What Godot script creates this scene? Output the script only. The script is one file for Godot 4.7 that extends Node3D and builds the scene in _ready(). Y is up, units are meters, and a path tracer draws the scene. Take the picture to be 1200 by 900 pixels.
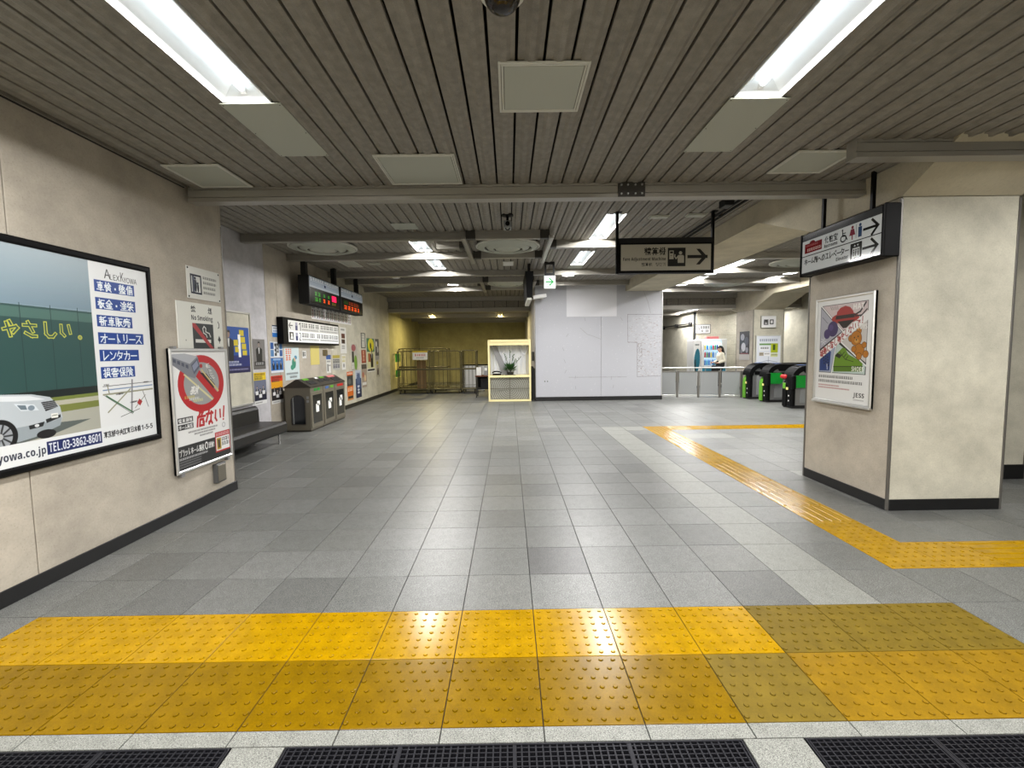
extends Node3D

# ---------------------------------------------------------------- geometry
class Geo:
	var v := PackedVector3Array()
	var n := PackedVector3Array()
	var uv := PackedVector2Array()
	var c := PackedColorArray()
	var col := Color.WHITE
	func _p(a: Vector3, nn: Vector3, t := Vector2.ZERO) -> void:
		v.append(a); n.append(nn); uv.append(t); c.append(col)
	func tri(a: Vector3, b: Vector3, d: Vector3, h: Vector3) -> void:
		var nn := (b - a).cross(d - a)
		if nn.length_squared() < 1e-18:
			return
		nn = nn.normalized()
		if nn.dot(h) < 0.0:
			nn = -nn
			_p(a, nn); _p(b, nn); _p(d, nn)
		else:
			_p(a, nn); _p(d, nn); _p(b, nn)
	func quad(a: Vector3, b: Vector3, d: Vector3, e: Vector3, h: Vector3) -> void:
		tri(a, b, d, h); tri(a, d, e, h)
	func stri(a: Vector3, na: Vector3, b: Vector3, nb: Vector3, d: Vector3, nd: Vector3) -> void:
		var f := (b - a).cross(d - a)
		if f.length_squared() < 1e-20:
			return
		if f.dot(na + nb + nd) < 0.0:
			_p(a, na); _p(b, nb); _p(d, nd)
		else:
			_p(a, na); _p(d, nd); _p(b, nb)
	func squad(a: Vector3, na: Vector3, b: Vector3, nb: Vector3, d: Vector3, nd: Vector3, e: Vector3, ne: Vector3) -> void:
		stri(a, na, b, nb, d, nd); stri(a, na, d, nd, e, ne)
	# picture corners: top left, top right, bottom right, bottom left as seen from the front
	func pic(a: Vector3, b: Vector3, d: Vector3, e: Vector3) -> void:
		var nn := (d - a).cross(b - a).normalized()
		_p(a, nn, Vector2(0, 0)); _p(b, nn, Vector2(1, 0)); _p(d, nn, Vector2(1, 1))
		_p(a, nn, Vector2(0, 0)); _p(d, nn, Vector2(1, 1)); _p(e, nn, Vector2(0, 1))
	func box(x0: float, y0: float, z0: float, x1: float, y1: float, z1: float, b := 0.0) -> void:
		var lo := Vector3(minf(x0, x1), minf(y0, y1), minf(z0, z1))
		var hi := Vector3(maxf(x0, x1), maxf(y0, y1), maxf(z0, z1))
		b = minf(b, 0.49 * minf(hi.x - lo.x, minf(hi.y - lo.y, hi.z - lo.z)))
		for ax in 3:
			var u := (ax + 1) % 3
			var w := (ax + 2) % 3
			for s in [0, 1]:
				var q: Array[Vector3] = []
				for k in [[0, 0], [1, 0], [1, 1], [0, 1]]:
					var p := Vector3()
					p[ax] = hi[ax] if s else lo[ax]
					p[u] = hi[u] - b if k[0] else lo[u] + b
					p[w] = hi[w] - b if k[1] else lo[w] + b
					q.append(p)
				var h := Vector3()
				h[ax] = 1.0 if s else -1.0
				quad(q[0], q[1], q[2], q[3], h)
			if b > 0.0:
				for su in [0, 1]:
					for sw in [0, 1]:
						var q2: Array[Vector3] = []
						for e in [0, 1]:
							var p1 := Vector3()
							p1[ax] = hi[ax] - b if e else lo[ax] + b
							p1[u] = hi[u] if su else lo[u]
							p1[w] = hi[w] - b if sw else lo[w] + b
							var p2 := p1
							p2[u] = hi[u] - b if su else lo[u] + b
							p2[w] = hi[w] if sw else lo[w]
							if e:
								q2.append(p2); q2.append(p1)
							else:
								q2.append(p1); q2.append(p2)
						var h2 := Vector3()
						h2[u] = 1.0 if su else -1.0
						h2[w] = 1.0 if sw else -1.0
						quad(q2[0], q2[1], q2[2], q2[3], h2)
		if b > 0.0:
			for sx in [0, 1]:
				for sy in [0, 1]:
					for sz in [0, 1]:
						var f := Vector3(hi.x if sx else lo.x, hi.y if sy else lo.y, hi.z if sz else lo.z)
						var d := Vector3(-1.0 if sx else 1.0, -1.0 if sy else 1.0, -1.0 if sz else 1.0) * b
						tri(f + Vector3(0, d.y, d.z), f + Vector3(d.x, 0, d.z), f + Vector3(d.x, d.y, 0), -d)
	# polygon in two axes, extruded along the third ("x": points are (z, y); "y": (x, z); "z": (x, y))
	func prism(p: PackedVector2Array, ax: String, d0: float, d1: float) -> void:
		var idx := Geometry2D.triangulate_polygon(p)
		var hh := Vector3.ZERO
		hh["xyz".find(ax)] = 1.0
		for k in [0, 1]:
			var d := d1 if k else d0
			var h := hh * (1.0 if (d1 > d0) == (k == 1) else -1.0)
			for i in range(0, idx.size(), 3):
				tri(at(p[idx[i]], ax, d), at(p[idx[i + 1]], ax, d), at(p[idx[i + 2]], ax, d), h)
		var area := 0.0
		for i in p.size():
			area += p[i].cross(p[(i + 1) % p.size()])
		for i in p.size():
			var a := p[i]
			var b := p[(i + 1) % p.size()]
			var e := b - a
			var o := Vector2(e.y, -e.x) * signf(area)
			quad(at(a, ax, d0), at(b, ax, d0), at(b, ax, d1), at(a, ax, d1), at(o, ax, 0.0))
	func at(p: Vector2, ax: String, d: float) -> Vector3:
		return Vector3(d, p.y, p.x) if ax == "x" else Vector3(p.x, d, p.y) if ax == "y" else Vector3(p.x, p.y, d)
	func rod(a: Vector3, b: Vector3, r0: float, r1 := -1.0, k := 8, caps := true) -> void:
		if r1 < 0.0:
			r1 = r0
		var w := (b - a).normalized()
		var u := w.cross(Vector3.UP if absf(w.y) < 0.9 else Vector3.RIGHT).normalized()
		var t := w.cross(u)
		for i in k:
			var a0 := TAU * i / k
			var a1 := TAU * (i + 1) / k
			var n0 := u * cos(a0) + t * sin(a0)
			var n1 := u * cos(a1) + t * sin(a1)
			squad(a + n0 * r0, n0, a + n1 * r0, n1, b + n1 * r1, n1, b + n0 * r1, n0)
			if caps:
				tri(a, a + n0 * r0, a + n1 * r0, -w)
				tri(b, b + n0 * r1, b + n1 * r1, w)
	func tube(pts: Array, r: float, k := 6) -> void:
		for i in pts.size() - 1:
			rod(pts[i], pts[i + 1], r, r, k, true)
	# profile of (radius, height) about the axis y through o
	func lathe(pr: PackedVector2Array, k: int, o := Vector3.ZERO) -> void:
		for i in pr.size() - 1:
			var e := pr[i + 1] - pr[i]
			var m := Vector2(e.y, -e.x).normalized()
			for j in k:
				var a0 := TAU * j / k
				var a1 := TAU * (j + 1) / k
				var d0 := Vector3(cos(a0), 0, sin(a0))
				var d1 := Vector3(cos(a1), 0, sin(a1))
				var n0 := d0 * m.x + Vector3.UP * m.y
				var n1 := d1 * m.x + Vector3.UP * m.y
				squad(o + d0 * pr[i].x + Vector3.UP * pr[i].y, n0, o + d1 * pr[i].x + Vector3.UP * pr[i].y, n1, o + d1 * pr[i + 1].x + Vector3.UP * pr[i + 1].y, n1, o + d0 * pr[i + 1].x + Vector3.UP * pr[i + 1].y, n0)
	func add_to(m: ArrayMesh, mt: Material) -> void:
		var a := []
		a.resize(Mesh.ARRAY_MAX)
		a[Mesh.ARRAY_VERTEX] = v
		a[Mesh.ARRAY_NORMAL] = n
		a[Mesh.ARRAY_TEX_UV] = uv
		a[Mesh.ARRAY_COLOR] = c
		m.add_surface_from_arrays(Mesh.PRIMITIVE_TRIANGLES, a)
		m.surface_set_material(m.get_surface_count() - 1, mt)

# ---------------------------------------------------------------- flat print
class Ink:
	var im: Image
	var w: float
	var h: float
	const S := 2.0
	static var glyphs := {}
	static var fonts := {}
	func _init(ww: int, hh: int, bg: Color) -> void:
		w = ww; h = hh
		im = Image.create_empty(int(ww * S), int(hh * S), false, Image.FORMAT_RGBA8)
		im.fill(bg)
	func rect(x: float, y: float, rw: float, rh: float, c: Color) -> void:
		im.fill_rect(Rect2i(roundi(x * S), roundi(y * S), maxi(1, roundi(rw * S)), maxi(1, roundi(rh * S))), c)
	func poly(p: PackedVector2Array, c: Color) -> void:
		var y0 := 1e9
		var y1 := -1e9
		for q in p:
			y0 = minf(y0, q.y); y1 = maxf(y1, q.y)
		for yy in range(maxi(0, floori(y0 * S)), mini(im.get_height(), ceili(y1 * S))):
			var y := (yy + 0.5) / S
			var xs := PackedFloat32Array()
			for i in p.size():
				var a := p[i]
				var b := p[(i + 1) % p.size()]
				if (a.y <= y) != (b.y <= y):
					xs.append(a.x + (y - a.y) / (b.y - a.y) * (b.x - a.x))
			xs.sort()
			for i in range(0, xs.size() - 1, 2):
				var xa := roundi(xs[i] * S)
				var xb := roundi(xs[i + 1] * S)
				if xb > xa:
					im.fill_rect(Rect2i(xa, yy, xb - xa, 1), c)
	func pl(c: Color, s: Array) -> void:
		var p := PackedVector2Array()
		for i in range(0, s.size(), 2):
			p.append(Vector2(s[i], s[i + 1]))
		poly(p, c)
	func seg(a: Vector2, b: Vector2, t: float, c: Color) -> void:
		var d := (b - a).normalized() * t * 0.5
		if d == Vector2.ZERO:
			d = Vector2(t * 0.5, 0)
		var o := Vector2(-d.y, d.x)
		poly(PackedVector2Array([a - d + o, b + d + o, b + d - o, a - d - o]), c)
	func ln(c: Color, t: float, s: Array) -> void:
		for i in range(0, s.size() - 2, 2):
			seg(Vector2(s[i], s[i + 1]), Vector2(s[i + 2], s[i + 3]), t, c)
	func oval(x: float, y: float, rx: float, ry: float, c: Color, k := 40) -> void:
		var p := PackedVector2Array()
		for i in k:
			p.append(Vector2(x + rx * cos(TAU * i / k), y + ry * sin(TAU * i / k)))
		poly(p, c)
	# strokes of Japanese characters on a ten by ten grid
	func kan(s: String, x: float, y: float, kw: float, kh: float, t: float, c: Color, skew := 0.0) -> void:
		var step := kw / s.length()
		for i in s.length():
			if not glyphs.has(s[i]):
				continue
			for stroke: String in glyphs[s[i]].split(" "):
				var last := Vector2.INF
				for k in range(0, stroke.length() - 1, 2):
					var q := Vector2(x + step * (i + 0.06 + 0.88 * (stroke[k].to_int() + 0.3) / 9.6) + skew * (9 - stroke[k + 1].to_int()), y + kh * (stroke[k + 1].to_int() + 0.3) / 9.6)
					if last != Vector2.INF:
						seg(last, q, t, c)
					last = q
	func word(s: String, x: float, y: float, tw: float, th: float, c: Color, bold := false, serif := false) -> void:
		var key := ("Droid Serif" if serif else "Droid Sans") + ("b" if bold else "")
		if not fonts.has(key):
			var f := SystemFont.new()
			f.font_names = PackedStringArray(["Droid Serif" if serif else "Droid Sans"])
			f.font_weight = 700 if bold else 400
			fonts[key] = f
		var tm := TextMesh.new()
		tm.font = fonts[key]
		tm.text = s
		tm.font_size = 48
		tm.depth = 0.0
		tm.curve_step = 2.0
		var a := tm.get_mesh_arrays()
		if a.is_empty():
			return
		var vs: PackedVector3Array = a[Mesh.ARRAY_VERTEX]
		var ix: PackedInt32Array = a[Mesh.ARRAY_INDEX] if a[Mesh.ARRAY_INDEX] else PackedInt32Array(range(vs.size()))
		var lo := Vector2(1e9, 1e9)
		var hi := -lo
		for p in vs:
			lo = lo.min(Vector2(p.x, p.y)); hi = hi.max(Vector2(p.x, p.y))
		var sc := Vector2(tw, th) / (hi - lo)
		for i in range(0, ix.size(), 3):
			var q := PackedVector2Array()
			for k in 3:
				var p := vs[ix[i + k]]
				q.append(Vector2(x + (p.x - lo.x) * sc.x, y + (hi.y - p.y) * sc.y))
			poly(q, c)
	# a line of print too small to read: dashes of uneven length
	func fine(x: float, y: float, fw: float, fh: float, c: Color, rng: RandomNumberGenerator) -> void:
		var p := x
		while p < x + fw:
			var l := minf(rng.randf_range(0.6, 1.1) * fh, x + fw - p)
			rect(p, y, l * 0.8, fh * 0.22, c)
			rect(p, y + fh * 0.45, l * 0.8, fh * 0.18, c)
			rect(p, y + fh * 0.78, l * 0.8, fh * 0.22, c)
			rect(p + l * rng.randf_range(0.1, 0.6), y, maxf(0.5, fh * 0.16), fh, c)
			p += l + fh * 0.12
	func tex() -> ImageTexture:
		var o: Image = im.duplicate()
		o.resize(int(w), int(h), Image.INTERPOLATE_BILINEAR)
		return ImageTexture.create_from_image(o)

const KANJI := {
	"ー": "0595", "ト": "3039 3368", "リ": "2026 70766849", "オ": "0393 606949 5308", "ス": "11815509 5599", "レ": "202994", "ン": "1133 196792",
	"タ": "3005 22826619 3567", "カ": "03838869 404419", "に": "1019 4282 475989", "や": "05839467 4052 2149", "さ": "0282 3066 175989",
	"し": "2027497997", "い": "111638 7186", "。": "1727281817", "な": "0242 3007 6182 61656749486789", "の": "5147290631719569", "へ": "063398",
	"ホ": "0292 5059 3407 6497", "ム": "401887 6598", "エ": "1181 5158 0898", "ベ": "063398 6172 8091", "を": "1282 40154565 8354374989",
	"で": "0191 91535869 8394", "っ": "2575877969", "ッ": "1325 4354 836719", "プ": "02726749 8090918180", "ラ": "2171 13836849", "・": "4555564645",
	"!": "5056 5859", "東": "0191 2272752522 2474 5059 5608 5698", "京": "5001 0191 2373752523 555949 2719 7799",
	"車": "1181 2373762623 2474 0898 5059", "検": "0333 2029 2305 2335 6043 6093 5383 4585874745 6439 6799", "整": "0141 0343450503 2006 6044 6282 8346 5396 1787 5759 2729 5888 0999",
	"備": "3004 2229 4292 5052 7072 49449499 6469 4696", "板": "0333 2029 2306 2345 4191 414539 448449 5599", "金": "5004 5094 2474 1676 5459 2738 8768 0999",
	"塗": "1122 0415 6033 6093 4383 3595 6366 2787 5759 0999", "装": "2005 0112 0422 4292 6004 4484 0595 4609 3839 5699 3649", "新": "2021 0141 1122 0343 2029 0545 2506 2546 8051 515749 5494 7479",
	"販": "0030360600 0232 0434 1609 2638 4191 414539 448449 5599", "売": "1191 5003 2373 06049496 353709 65698987", "損": "0232 202918 0625 5080825250 4484874744 4686 5739 7799",
	"害": "5001 03019193 2383 2474 0696 5106 2777792927", "保": "3004 2229 5080835350 3595 6469 6539 6599", "険": "0009 0030223405 6043 6093 5383 4585874745 6439 6899",
	"禁": "0242 2005 2204 2244 5292 7005 7254 7294 2686 0898 5859 3819 7899", "煙": "1304 4324 202609 2639 4191 5383855553 6165 7175 5797 7569 4999", "危": "3004 2060 6043 0393 0309 357577 36398987",
	"精": "2029 0343 0112 4132 2306 2346 5191 5292 4393 7003 59558589 5686 5787", "算": "2002 1141 6042 5191 2373762623 2474 2575 0797 3629 6669",
	"機": "0333 2029 2306 2335 504153 807193 3595 7089 5548 8569", "化": "3004 2229 50586998 8354", "粧": "2029 0343 0112 4132 2306 2346 6061 4292 4239 5585 7379 4999",
	"室": "5001 03019193 2373 432575 2777 5559 0999", "階": "0009 0030223405 4045 4252 4564 7074 9162 7494 5585895955 5787", "線": "200224 4226 0444 2629 0608 4648 5080845450 5282 7479 466649 9568 7699",
	"路": "0030330300 2338 2535 0538 0939 6044 5282 8246 5295 5686895956", "落": "0191 3002 6002 0304 0506 0928 5333 4474 7436 4487 4777794947", "物": "1003 0242 2029 0646 6044 52929969 7247 8268",
	"西": "0191 0393990903 313626 616686", "口": "1181881811", "都": "0242 2004 0454 5107 1545491915 1747 7079 7090839576", "中": "1282861612 5059", "央": "25227275 0595 505509 5599",
	"区": "91010999 7238 3278", "日": "2080882820 2484", "本": "0292 5059 5208 5298 3767", "橋": "0333 2029 2306 2335 8041 4292 6144 6194 5585 49469699 5878 6063",
	"電": "1181 04029294 5005 2434 6474 2676692926 2787 555999", "接": "0232 202918 0635 6061 4191 5263 8273 4494 644889 8559 4696", "触": "1003 1141 0343 0309 4349 0646 5383865653 7079 4999",
	"転": "0040 0242460602 0444 0747 2009 5191 4494 644888 7699", "事": "0191 2272742422 15858818 0696 505939", "故": "0343 2005 0545490905 6044 5292 8249 5399",
	"運": "0011 032327 2709 1999 32309092 4484774744 3393 6138", "動": "0141 0343460603 0444 0747 2009 0949 52929979 706249", "番": "7111 0393 5056 3143 7163 5306 5396 1686891916 1787 5669",
	"结": "200224 4226 0434 0949 4292 7004 5484 5686895956", "机": "0333 2029 2306 2335 515539 51818799", "정": "0141 2105 2245 6383 8086 3777793937", "산": "2005 2045 7076 7393 272989", "기": "115139 8089",
}

# ---------------------------------------------------------------- things, parts, tags
var M := {}
var used := {}
var rng := RandomNumberGenerator.new()

func numbered(parent: Node, called: String) -> String:
	var key := str(parent.get_instance_id()) + called
	var k: int = used.get(key, 0)
	used[key] = k + 1
	return called if k == 0 else "%s_%03d" % [called, k]

func tag(o: Node, label: String, category: String, group := "", kind := "") -> Node:
	if label: o.set_meta("label", label)
	if category: o.set_meta("category", category)
	if group: o.set_meta("group", group)
	if kind: o.set_meta("kind", kind)
	return o

func thing(called: String, label: String, category: String, where := Vector3.ZERO, turn := 0.0, group := "") -> Node3D:
	var o := Node3D.new()
	o.name = numbered(self, called)
	add_child(o, true)
	o.position = where
	o.rotation.y = turn
	tag(o, label, category, group)
	return o

func structure(called: String, label := "", category := "") -> Node3D:
	var o := thing(called, label, category)
	o.set_meta("kind", "structure")
	return o

func mesh_of(g: Geo, m: Material) -> ArrayMesh:
	var a := ArrayMesh.new()
	g.add_to(a, m)
	return a

func put(parent: Node, called: String, me: Mesh, where := Vector3.ZERO) -> MeshInstance3D:
	var o := MeshInstance3D.new()
	o.name = numbered(parent, called)
	o.mesh = me
	o.position = where
	o.cast_shadow = GeometryInstance3D.SHADOW_CASTING_SETTING_ON
	parent.add_child(o, true)
	return o

func part(parent: Node, called: String, g: Geo, m: Material) -> MeshInstance3D:
	return put(parent, called, mesh_of(g, m))

func bpart(parent: Node, called: String, m: Material, x0: float, y0: float, z0: float, x1: float, y1: float, z1: float, b := 0.0) -> MeshInstance3D:
	var g := Geo.new()
	g.box(x0, y0, z0, x1, y1, z1, b)
	return part(parent, called, g, m)

func copy(o: Node3D, where: Vector3, label := "", group := "") -> Node3D:
	var base := String(o.name).rstrip("0123456789").rstrip("_")
	var r: Node3D = o.duplicate()
	r.name = numbered(self, base)
	add_child(r, true)
	r.position = where
	if label: r.set_meta("label", label)
	if group: r.set_meta("group", group)
	return r

# ---------------------------------------------------------------- materials
func mat(c: Color, rough := 0.6, metal := 0.0, t: Texture2D = null, scale := 1.0) -> StandardMaterial3D:
	var m := StandardMaterial3D.new()
	m.albedo_color = c
	m.roughness = rough
	m.metallic = metal
	if t:
		m.albedo_texture = t
		m.uv1_triplanar = true
		m.uv1_world_triplanar = true
		m.uv1_scale = Vector3.ONE * scale
	return m

func glow(c: Color, e: float) -> StandardMaterial3D:
	var m := mat(c, 0.4)
	m.emission_enabled = true
	m.emission = c
	m.emission_energy_multiplier = e
	return m

func print_mat(t: Texture2D, rough := 0.45) -> StandardMaterial3D:
	var m := StandardMaterial3D.new()
	m.albedo_color = Color(0.93, 0.93, 0.93)
	m.albedo_texture = t
	m.roughness = rough
	m.texture_repeat = false
	return m

# grey multipliers: layers of [frequency, octaves, amount, seed], then random specks [share, amount]
func grain(size: int, layers: Array, specks: Array, sd: int) -> ImageTexture:
	var acc := PackedFloat32Array()
	acc.resize(size * size)
	acc.fill(1.0)
	for l: Array in layers:
		var f := FastNoiseLite.new()
		f.noise_type = FastNoiseLite.TYPE_SIMPLEX_SMOOTH
		f.frequency = l[0]
		f.fractal_octaves = l[1]
		f.seed = l[3]
		var d := f.get_seamless_image(size, size).get_data()
		var k: float = l[2] / 127.5
		for i in acc.size():
			acc[i] += (d[i] - 127.5) * k
	var r := RandomNumberGenerator.new()
	r.seed = sd
	for s: Array in specks:
		for q in int(s[0] * size * size):
			var i := r.randi() % acc.size()
			var n: int = s[2] if s.size() > 2 else 1
			for dy in n:
				for dx in n:
					if n < 3 or (dx + dy) % 4 != 0 or r.randf() < 0.4:
						acc[(i + dy * size + dx) % acc.size()] *= s[1]
	var b := PackedByteArray()
	b.resize(size * size)
	for i in acc.size():
		b[i] = clampi(int(acc[i] * 200.0), 0, 255)
	return ImageTexture.create_from_image(Image.create_from_data(size, size, false, Image.FORMAT_L8, b))

const EYE := 1.47
const NEAR := 3.02          # height of the near ceiling
const FAR := 3.40           # height of the ceiling past the first crossbeam
const ROW := 2.457          # depth of the far edge of the yellow band
const C7 := 0.1146          # a joint between two columns of tiles
const T := 0.4

func col_x(c: float) -> float:
	return C7 + (c - 7.0) * T

func row_z(r: float) -> float:
	return -(ROW + r * T)

func _ready() -> void:
	rng.seed = 7
	Ink.glyphs = KANJI
	var cam := Camera3D.new()
	cam.name = "camera"
	cam.position = Vector3(0, EYE, 0)
	cam.rotation = Vector3(-0.0738, -0.00505, -0.0131)
	cam.fov = 81.07
	cam.near = 0.05
	cam.far = 100.0
	add_child(cam)
	cam.current = true
	var env := Environment.new()
	env.background_mode = Environment.BG_COLOR
	env.background_color = Color(0, 0, 0)
	env.tonemap_mode = Environment.TONE_MAPPER_LINEAR
	env.tonemap_exposure = 1.4
	env.sdfgi_enabled = true
	env.ssao_enabled = true
	env.ssil_enabled = true
	var we := WorldEnvironment.new()
	we.name = "environment"
	we.environment = env
	add_child(we)
	make_materials()
	build_lights()
	build_shell()
	build_floor()
	build_ceiling()
	build_left_wall()
	build_signs()
	build_alcove()
	build_right()
	build_small()

const LAMP := 6.0           # energy of one metre of tube
const ALCOVE := 1.0
const GLOW := 2.2           # what the eye sees of a tube

func make_materials() -> void:
	var conc := grain(512, [[0.005, 4, 0.075, 3], [0.03, 3, 0.035, 4], [0.2, 2, 0.03, 5]], [[0.02, 0.9]], 1)
	var gran := grain(512, [[0.01, 3, 0.05, 6], [0.14, 2, 0.40, 8]], [[0.030, 0.66, 3], [0.026, 1.26, 3], [0.03, 0.74, 2], [0.02, 1.2, 2]], 2)
	var white_gran := grain(512, [[0.01, 2, 0.04, 9], [0.14, 2, 0.26, 10]], [[0.012, 0.60, 3], [0.02, 0.74, 2], [0.01, 1.12, 3]], 3)
	var dirt := grain(512, [[0.008, 4, 0.08, 13], [0.08, 3, 0.05, 14]], [[0.01, 0.6]], 5)
	var slat := grain(512, [[0.02, 4, 0.10, 23], [0.2, 2, 0.06, 24]], [[0.02, 0.85]], 6)
	M.conc = mat(Color(0.86, 0.82, 0.75), 0.75, 0, conc, 0.45)
	M.conc_pale = mat(Color(0.92, 0.90, 0.82), 0.7, 0, conc, 0.5)
	M.conc_grey = mat(Color(0.90, 0.89, 0.90), 0.7, 0, conc, 0.6)
	M.soffit = mat(Color(0.93, 0.89, 0.78), 0.8, 0, conc, 0.3)
	M.white_wall = mat(Color(0.82, 0.82, 0.85), 0.75, 0, conc, 0.7)
	M.cream = mat(Color(0.92, 0.90, 0.82), 0.7, 0, dirt, 0.3)
	M.ochre = mat(Color(0.82, 0.79, 0.58), 0.75, 0, conc, 0.4)
	M.base = mat(Color(0.09, 0.09, 0.095), 0.45, 0, dirt, 1.0)
	M.slab = mat(Color(0.11, 0.11, 0.105), 0.95)
	M.void = mat(Color(0.05, 0.05, 0.05), 0.95)
	M.tile = []
	for k in [Color(0.585, 0.592, 0.575), Color(0.605, 0.612, 0.597), Color(0.57, 0.577, 0.56), Color(0.625, 0.63, 0.615), Color(0.595, 0.60, 0.58), Color(0.54, 0.545, 0.53)]:
		M.tile.append(mat(k * 0.885, 0.40, 0, gran, 2.2))
	M.tile_dark = mat(Color(0.40, 0.40, 0.395), 0.4, 0, gran, 2.2)
	M.tile_white = mat(Color(0.64, 0.645, 0.615), 0.42, 0, white_gran, 2.2)
	M.tact = mat(Color(0.78, 0.60, 0.0), 0.20, 0, dirt, 1.5)
	M.tact2 = mat(Color(0.575, 0.44, 0.0), 0.27, 0, dirt, 1.5)
	M.tact3 = mat(Color(0.52, 0.43, 0.11), 0.5, 0, dirt, 1.5)
	M.tact4 = mat(Color(0.62, 0.475, 0.03), 0.45, 0, dirt, 1.5)
	for k in ["tact", "tact2", "tact3", "tact4"]:
		M[k].metallic_specular = 0.3
	M.slat = mat(Color(0.655, 0.63, 0.58), 0.55, 0, slat, 1.2)
	M.slat2 = mat(Color(0.625, 0.60, 0.55), 0.55, 0, slat, 1.2)
	M.beam = mat(Color(0.60, 0.585, 0.55), 0.36, 0.3)
	M.panel = mat(Color(0.66, 0.67, 0.62), 0.5)
	M.plate = mat(Color(0.78, 0.78, 0.74), 0.45)
	M.white = mat(Color(0.88, 0.88, 0.87), 0.5)
	M.reflector = mat(Color(0.93, 0.94, 0.94), 0.35)
	M.tube = glow(Color(0.93, 0.97, 1.0), GLOW)
	M.warm_tube = glow(Color(1.0, 0.93, 0.72), 4.0)
	M.black = mat(Color(0.035, 0.035, 0.038), 0.5)
	M.black.metallic_specular = 0.25
	M.matt_black = mat(Color(0.05, 0.05, 0.05), 0.8)
	M.dark = mat(Color(0.17, 0.17, 0.16), 0.5, 0.2)
	M.bracket = mat(Color(0.22, 0.21, 0.19), 0.5, 0.3)
	M.alu = mat(Color(0.80, 0.80, 0.79), 0.32, 0.75)
	M.steel = mat(Color(0.60, 0.60, 0.60), 0.35, 0.7)
	M.chrome = mat(Color(0.8, 0.8, 0.8), 0.18, 0.95)
	M.grey = mat(Color(0.55, 0.56, 0.56), 0.45, 0.25)
	M.grey_dark = mat(Color(0.33, 0.33, 0.33), 0.5, 0.2)
	M.trim = mat(Color(0.42, 0.41, 0.39), 0.4, 0.5)
	M.leather = mat(Color(0.075, 0.068, 0.062), 0.38)
	M.bin = mat(Color(0.44, 0.42, 0.37), 0.38, 0.3)
	M.bin_dark = mat(Color(0.24, 0.225, 0.20), 0.4, 0.4)
	M.smoke_glass = mat(Color(0.10, 0.11, 0.12), 0.12)
	M.cage = mat(Color(0.36, 0.34, 0.24), 0.4, 0.5)
	M.wire = mat(Color(0.30, 0.28, 0.20), 0.5)
	M.grate = mat(Color(0.17, 0.17, 0.19), 0.4, 0.6)
	M.cream_paint = mat(Color(0.93, 0.88, 0.66), 0.45)
	M.wood = mat(Color(0.48, 0.27, 0.15), 0.5, 0, dirt, 2.0)
	M.rubber = mat(Color(0.04, 0.04, 0.04), 0.7)
	M.green = mat(Color(0.02, 0.52, 0.16), 0.4)
	M.lime = mat(Color(0.36, 0.62, 0.14), 0.35)
	M.red = mat(Color(0.70, 0.08, 0.10), 0.4)
	M.blue = mat(Color(0.25, 0.38, 0.62), 0.4)
	M.pink = mat(Color(0.78, 0.45, 0.45), 0.5)
	M.yellow_paper = mat(Color(0.90, 0.85, 0.52), 0.7)
	M.paper = mat(Color(0.90, 0.90, 0.88), 0.7)

# ---------------------------------------------------------------- lamps
func area(parent: Node3D, where: Vector3, sx: float, sz: float, e: float, c: Color) -> void:
	var l := AreaLight3D.new()
	l.name = "light"
	l.area_size = Vector2(sx, sz)
	l.area_normalize_energy = true
	l.light_energy = e
	l.light_color = c
	l.area_range = 30.0
	l.area_attenuation = 2.0
	l.shadow_enabled = true
	parent.add_child(l, true)
	l.position = where
	l.rotation.x = -PI / 2

# a recessed trough of two slats' width with one tube, its opening at height y
func trough(x0: float, z0: float, z1: float, y: float, label: String, group := "", power := 1.0) -> void:
	var w := 0.3
	var len := absf(z1 - z0)
	var o := thing("ceiling_light", label, "light", Vector3(x0 + w / 2, y, (z0 + z1) / 2), 0, group)
	var h := w / 2 - 0.004
	var l := len / 2
	var g := Geo.new()
	for s in [-1.0, 1.0]:
		g.quad(Vector3(s * h, 0.0, -l), Vector3(s * h, 0.0, l), Vector3(s * 0.045, 0.085, l), Vector3(s * 0.045, 0.085, -l), Vector3(-s, -1, 0))
		g.quad(Vector3(s * h, 0.0, s * l), Vector3(-s * h, 0.0, s * l), Vector3(-s * 0.045, 0.085, s * (l - 0.06)), Vector3(s * 0.045, 0.085, s * (l - 0.06)), Vector3(0, -1, -s))
		g.box(s * h - 0.003, -0.006, -l, s * h + 0.003, 0.10, l)
		g.box(-h, -0.006, s * l - 0.003, h, 0.10, s * l + 0.003)
	g.box(-0.05, 0.085, -l, 0.05, 0.10, l)
	part(o, "reflector", g, M.reflector)
	var t := Geo.new()
	t.rod(Vector3(0, 0.05, -l + 0.05), Vector3(0, 0.05, l - 0.05), 0.019, -1, 12)
	part(o, "tube", t, M.tube)
	for s in [-1.0, 1.0]:
		bpart(o, "lamp_holder", M.white, -0.018, 0.03, s * (l - 0.05), 0.018, 0.09, s * (l - 0.02), 0.004)
	area(o, Vector3(0, 0.022, 0), 0.05, len - 0.12, LAMP * len * power, Color(1.0, 0.992, 0.985))

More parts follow.
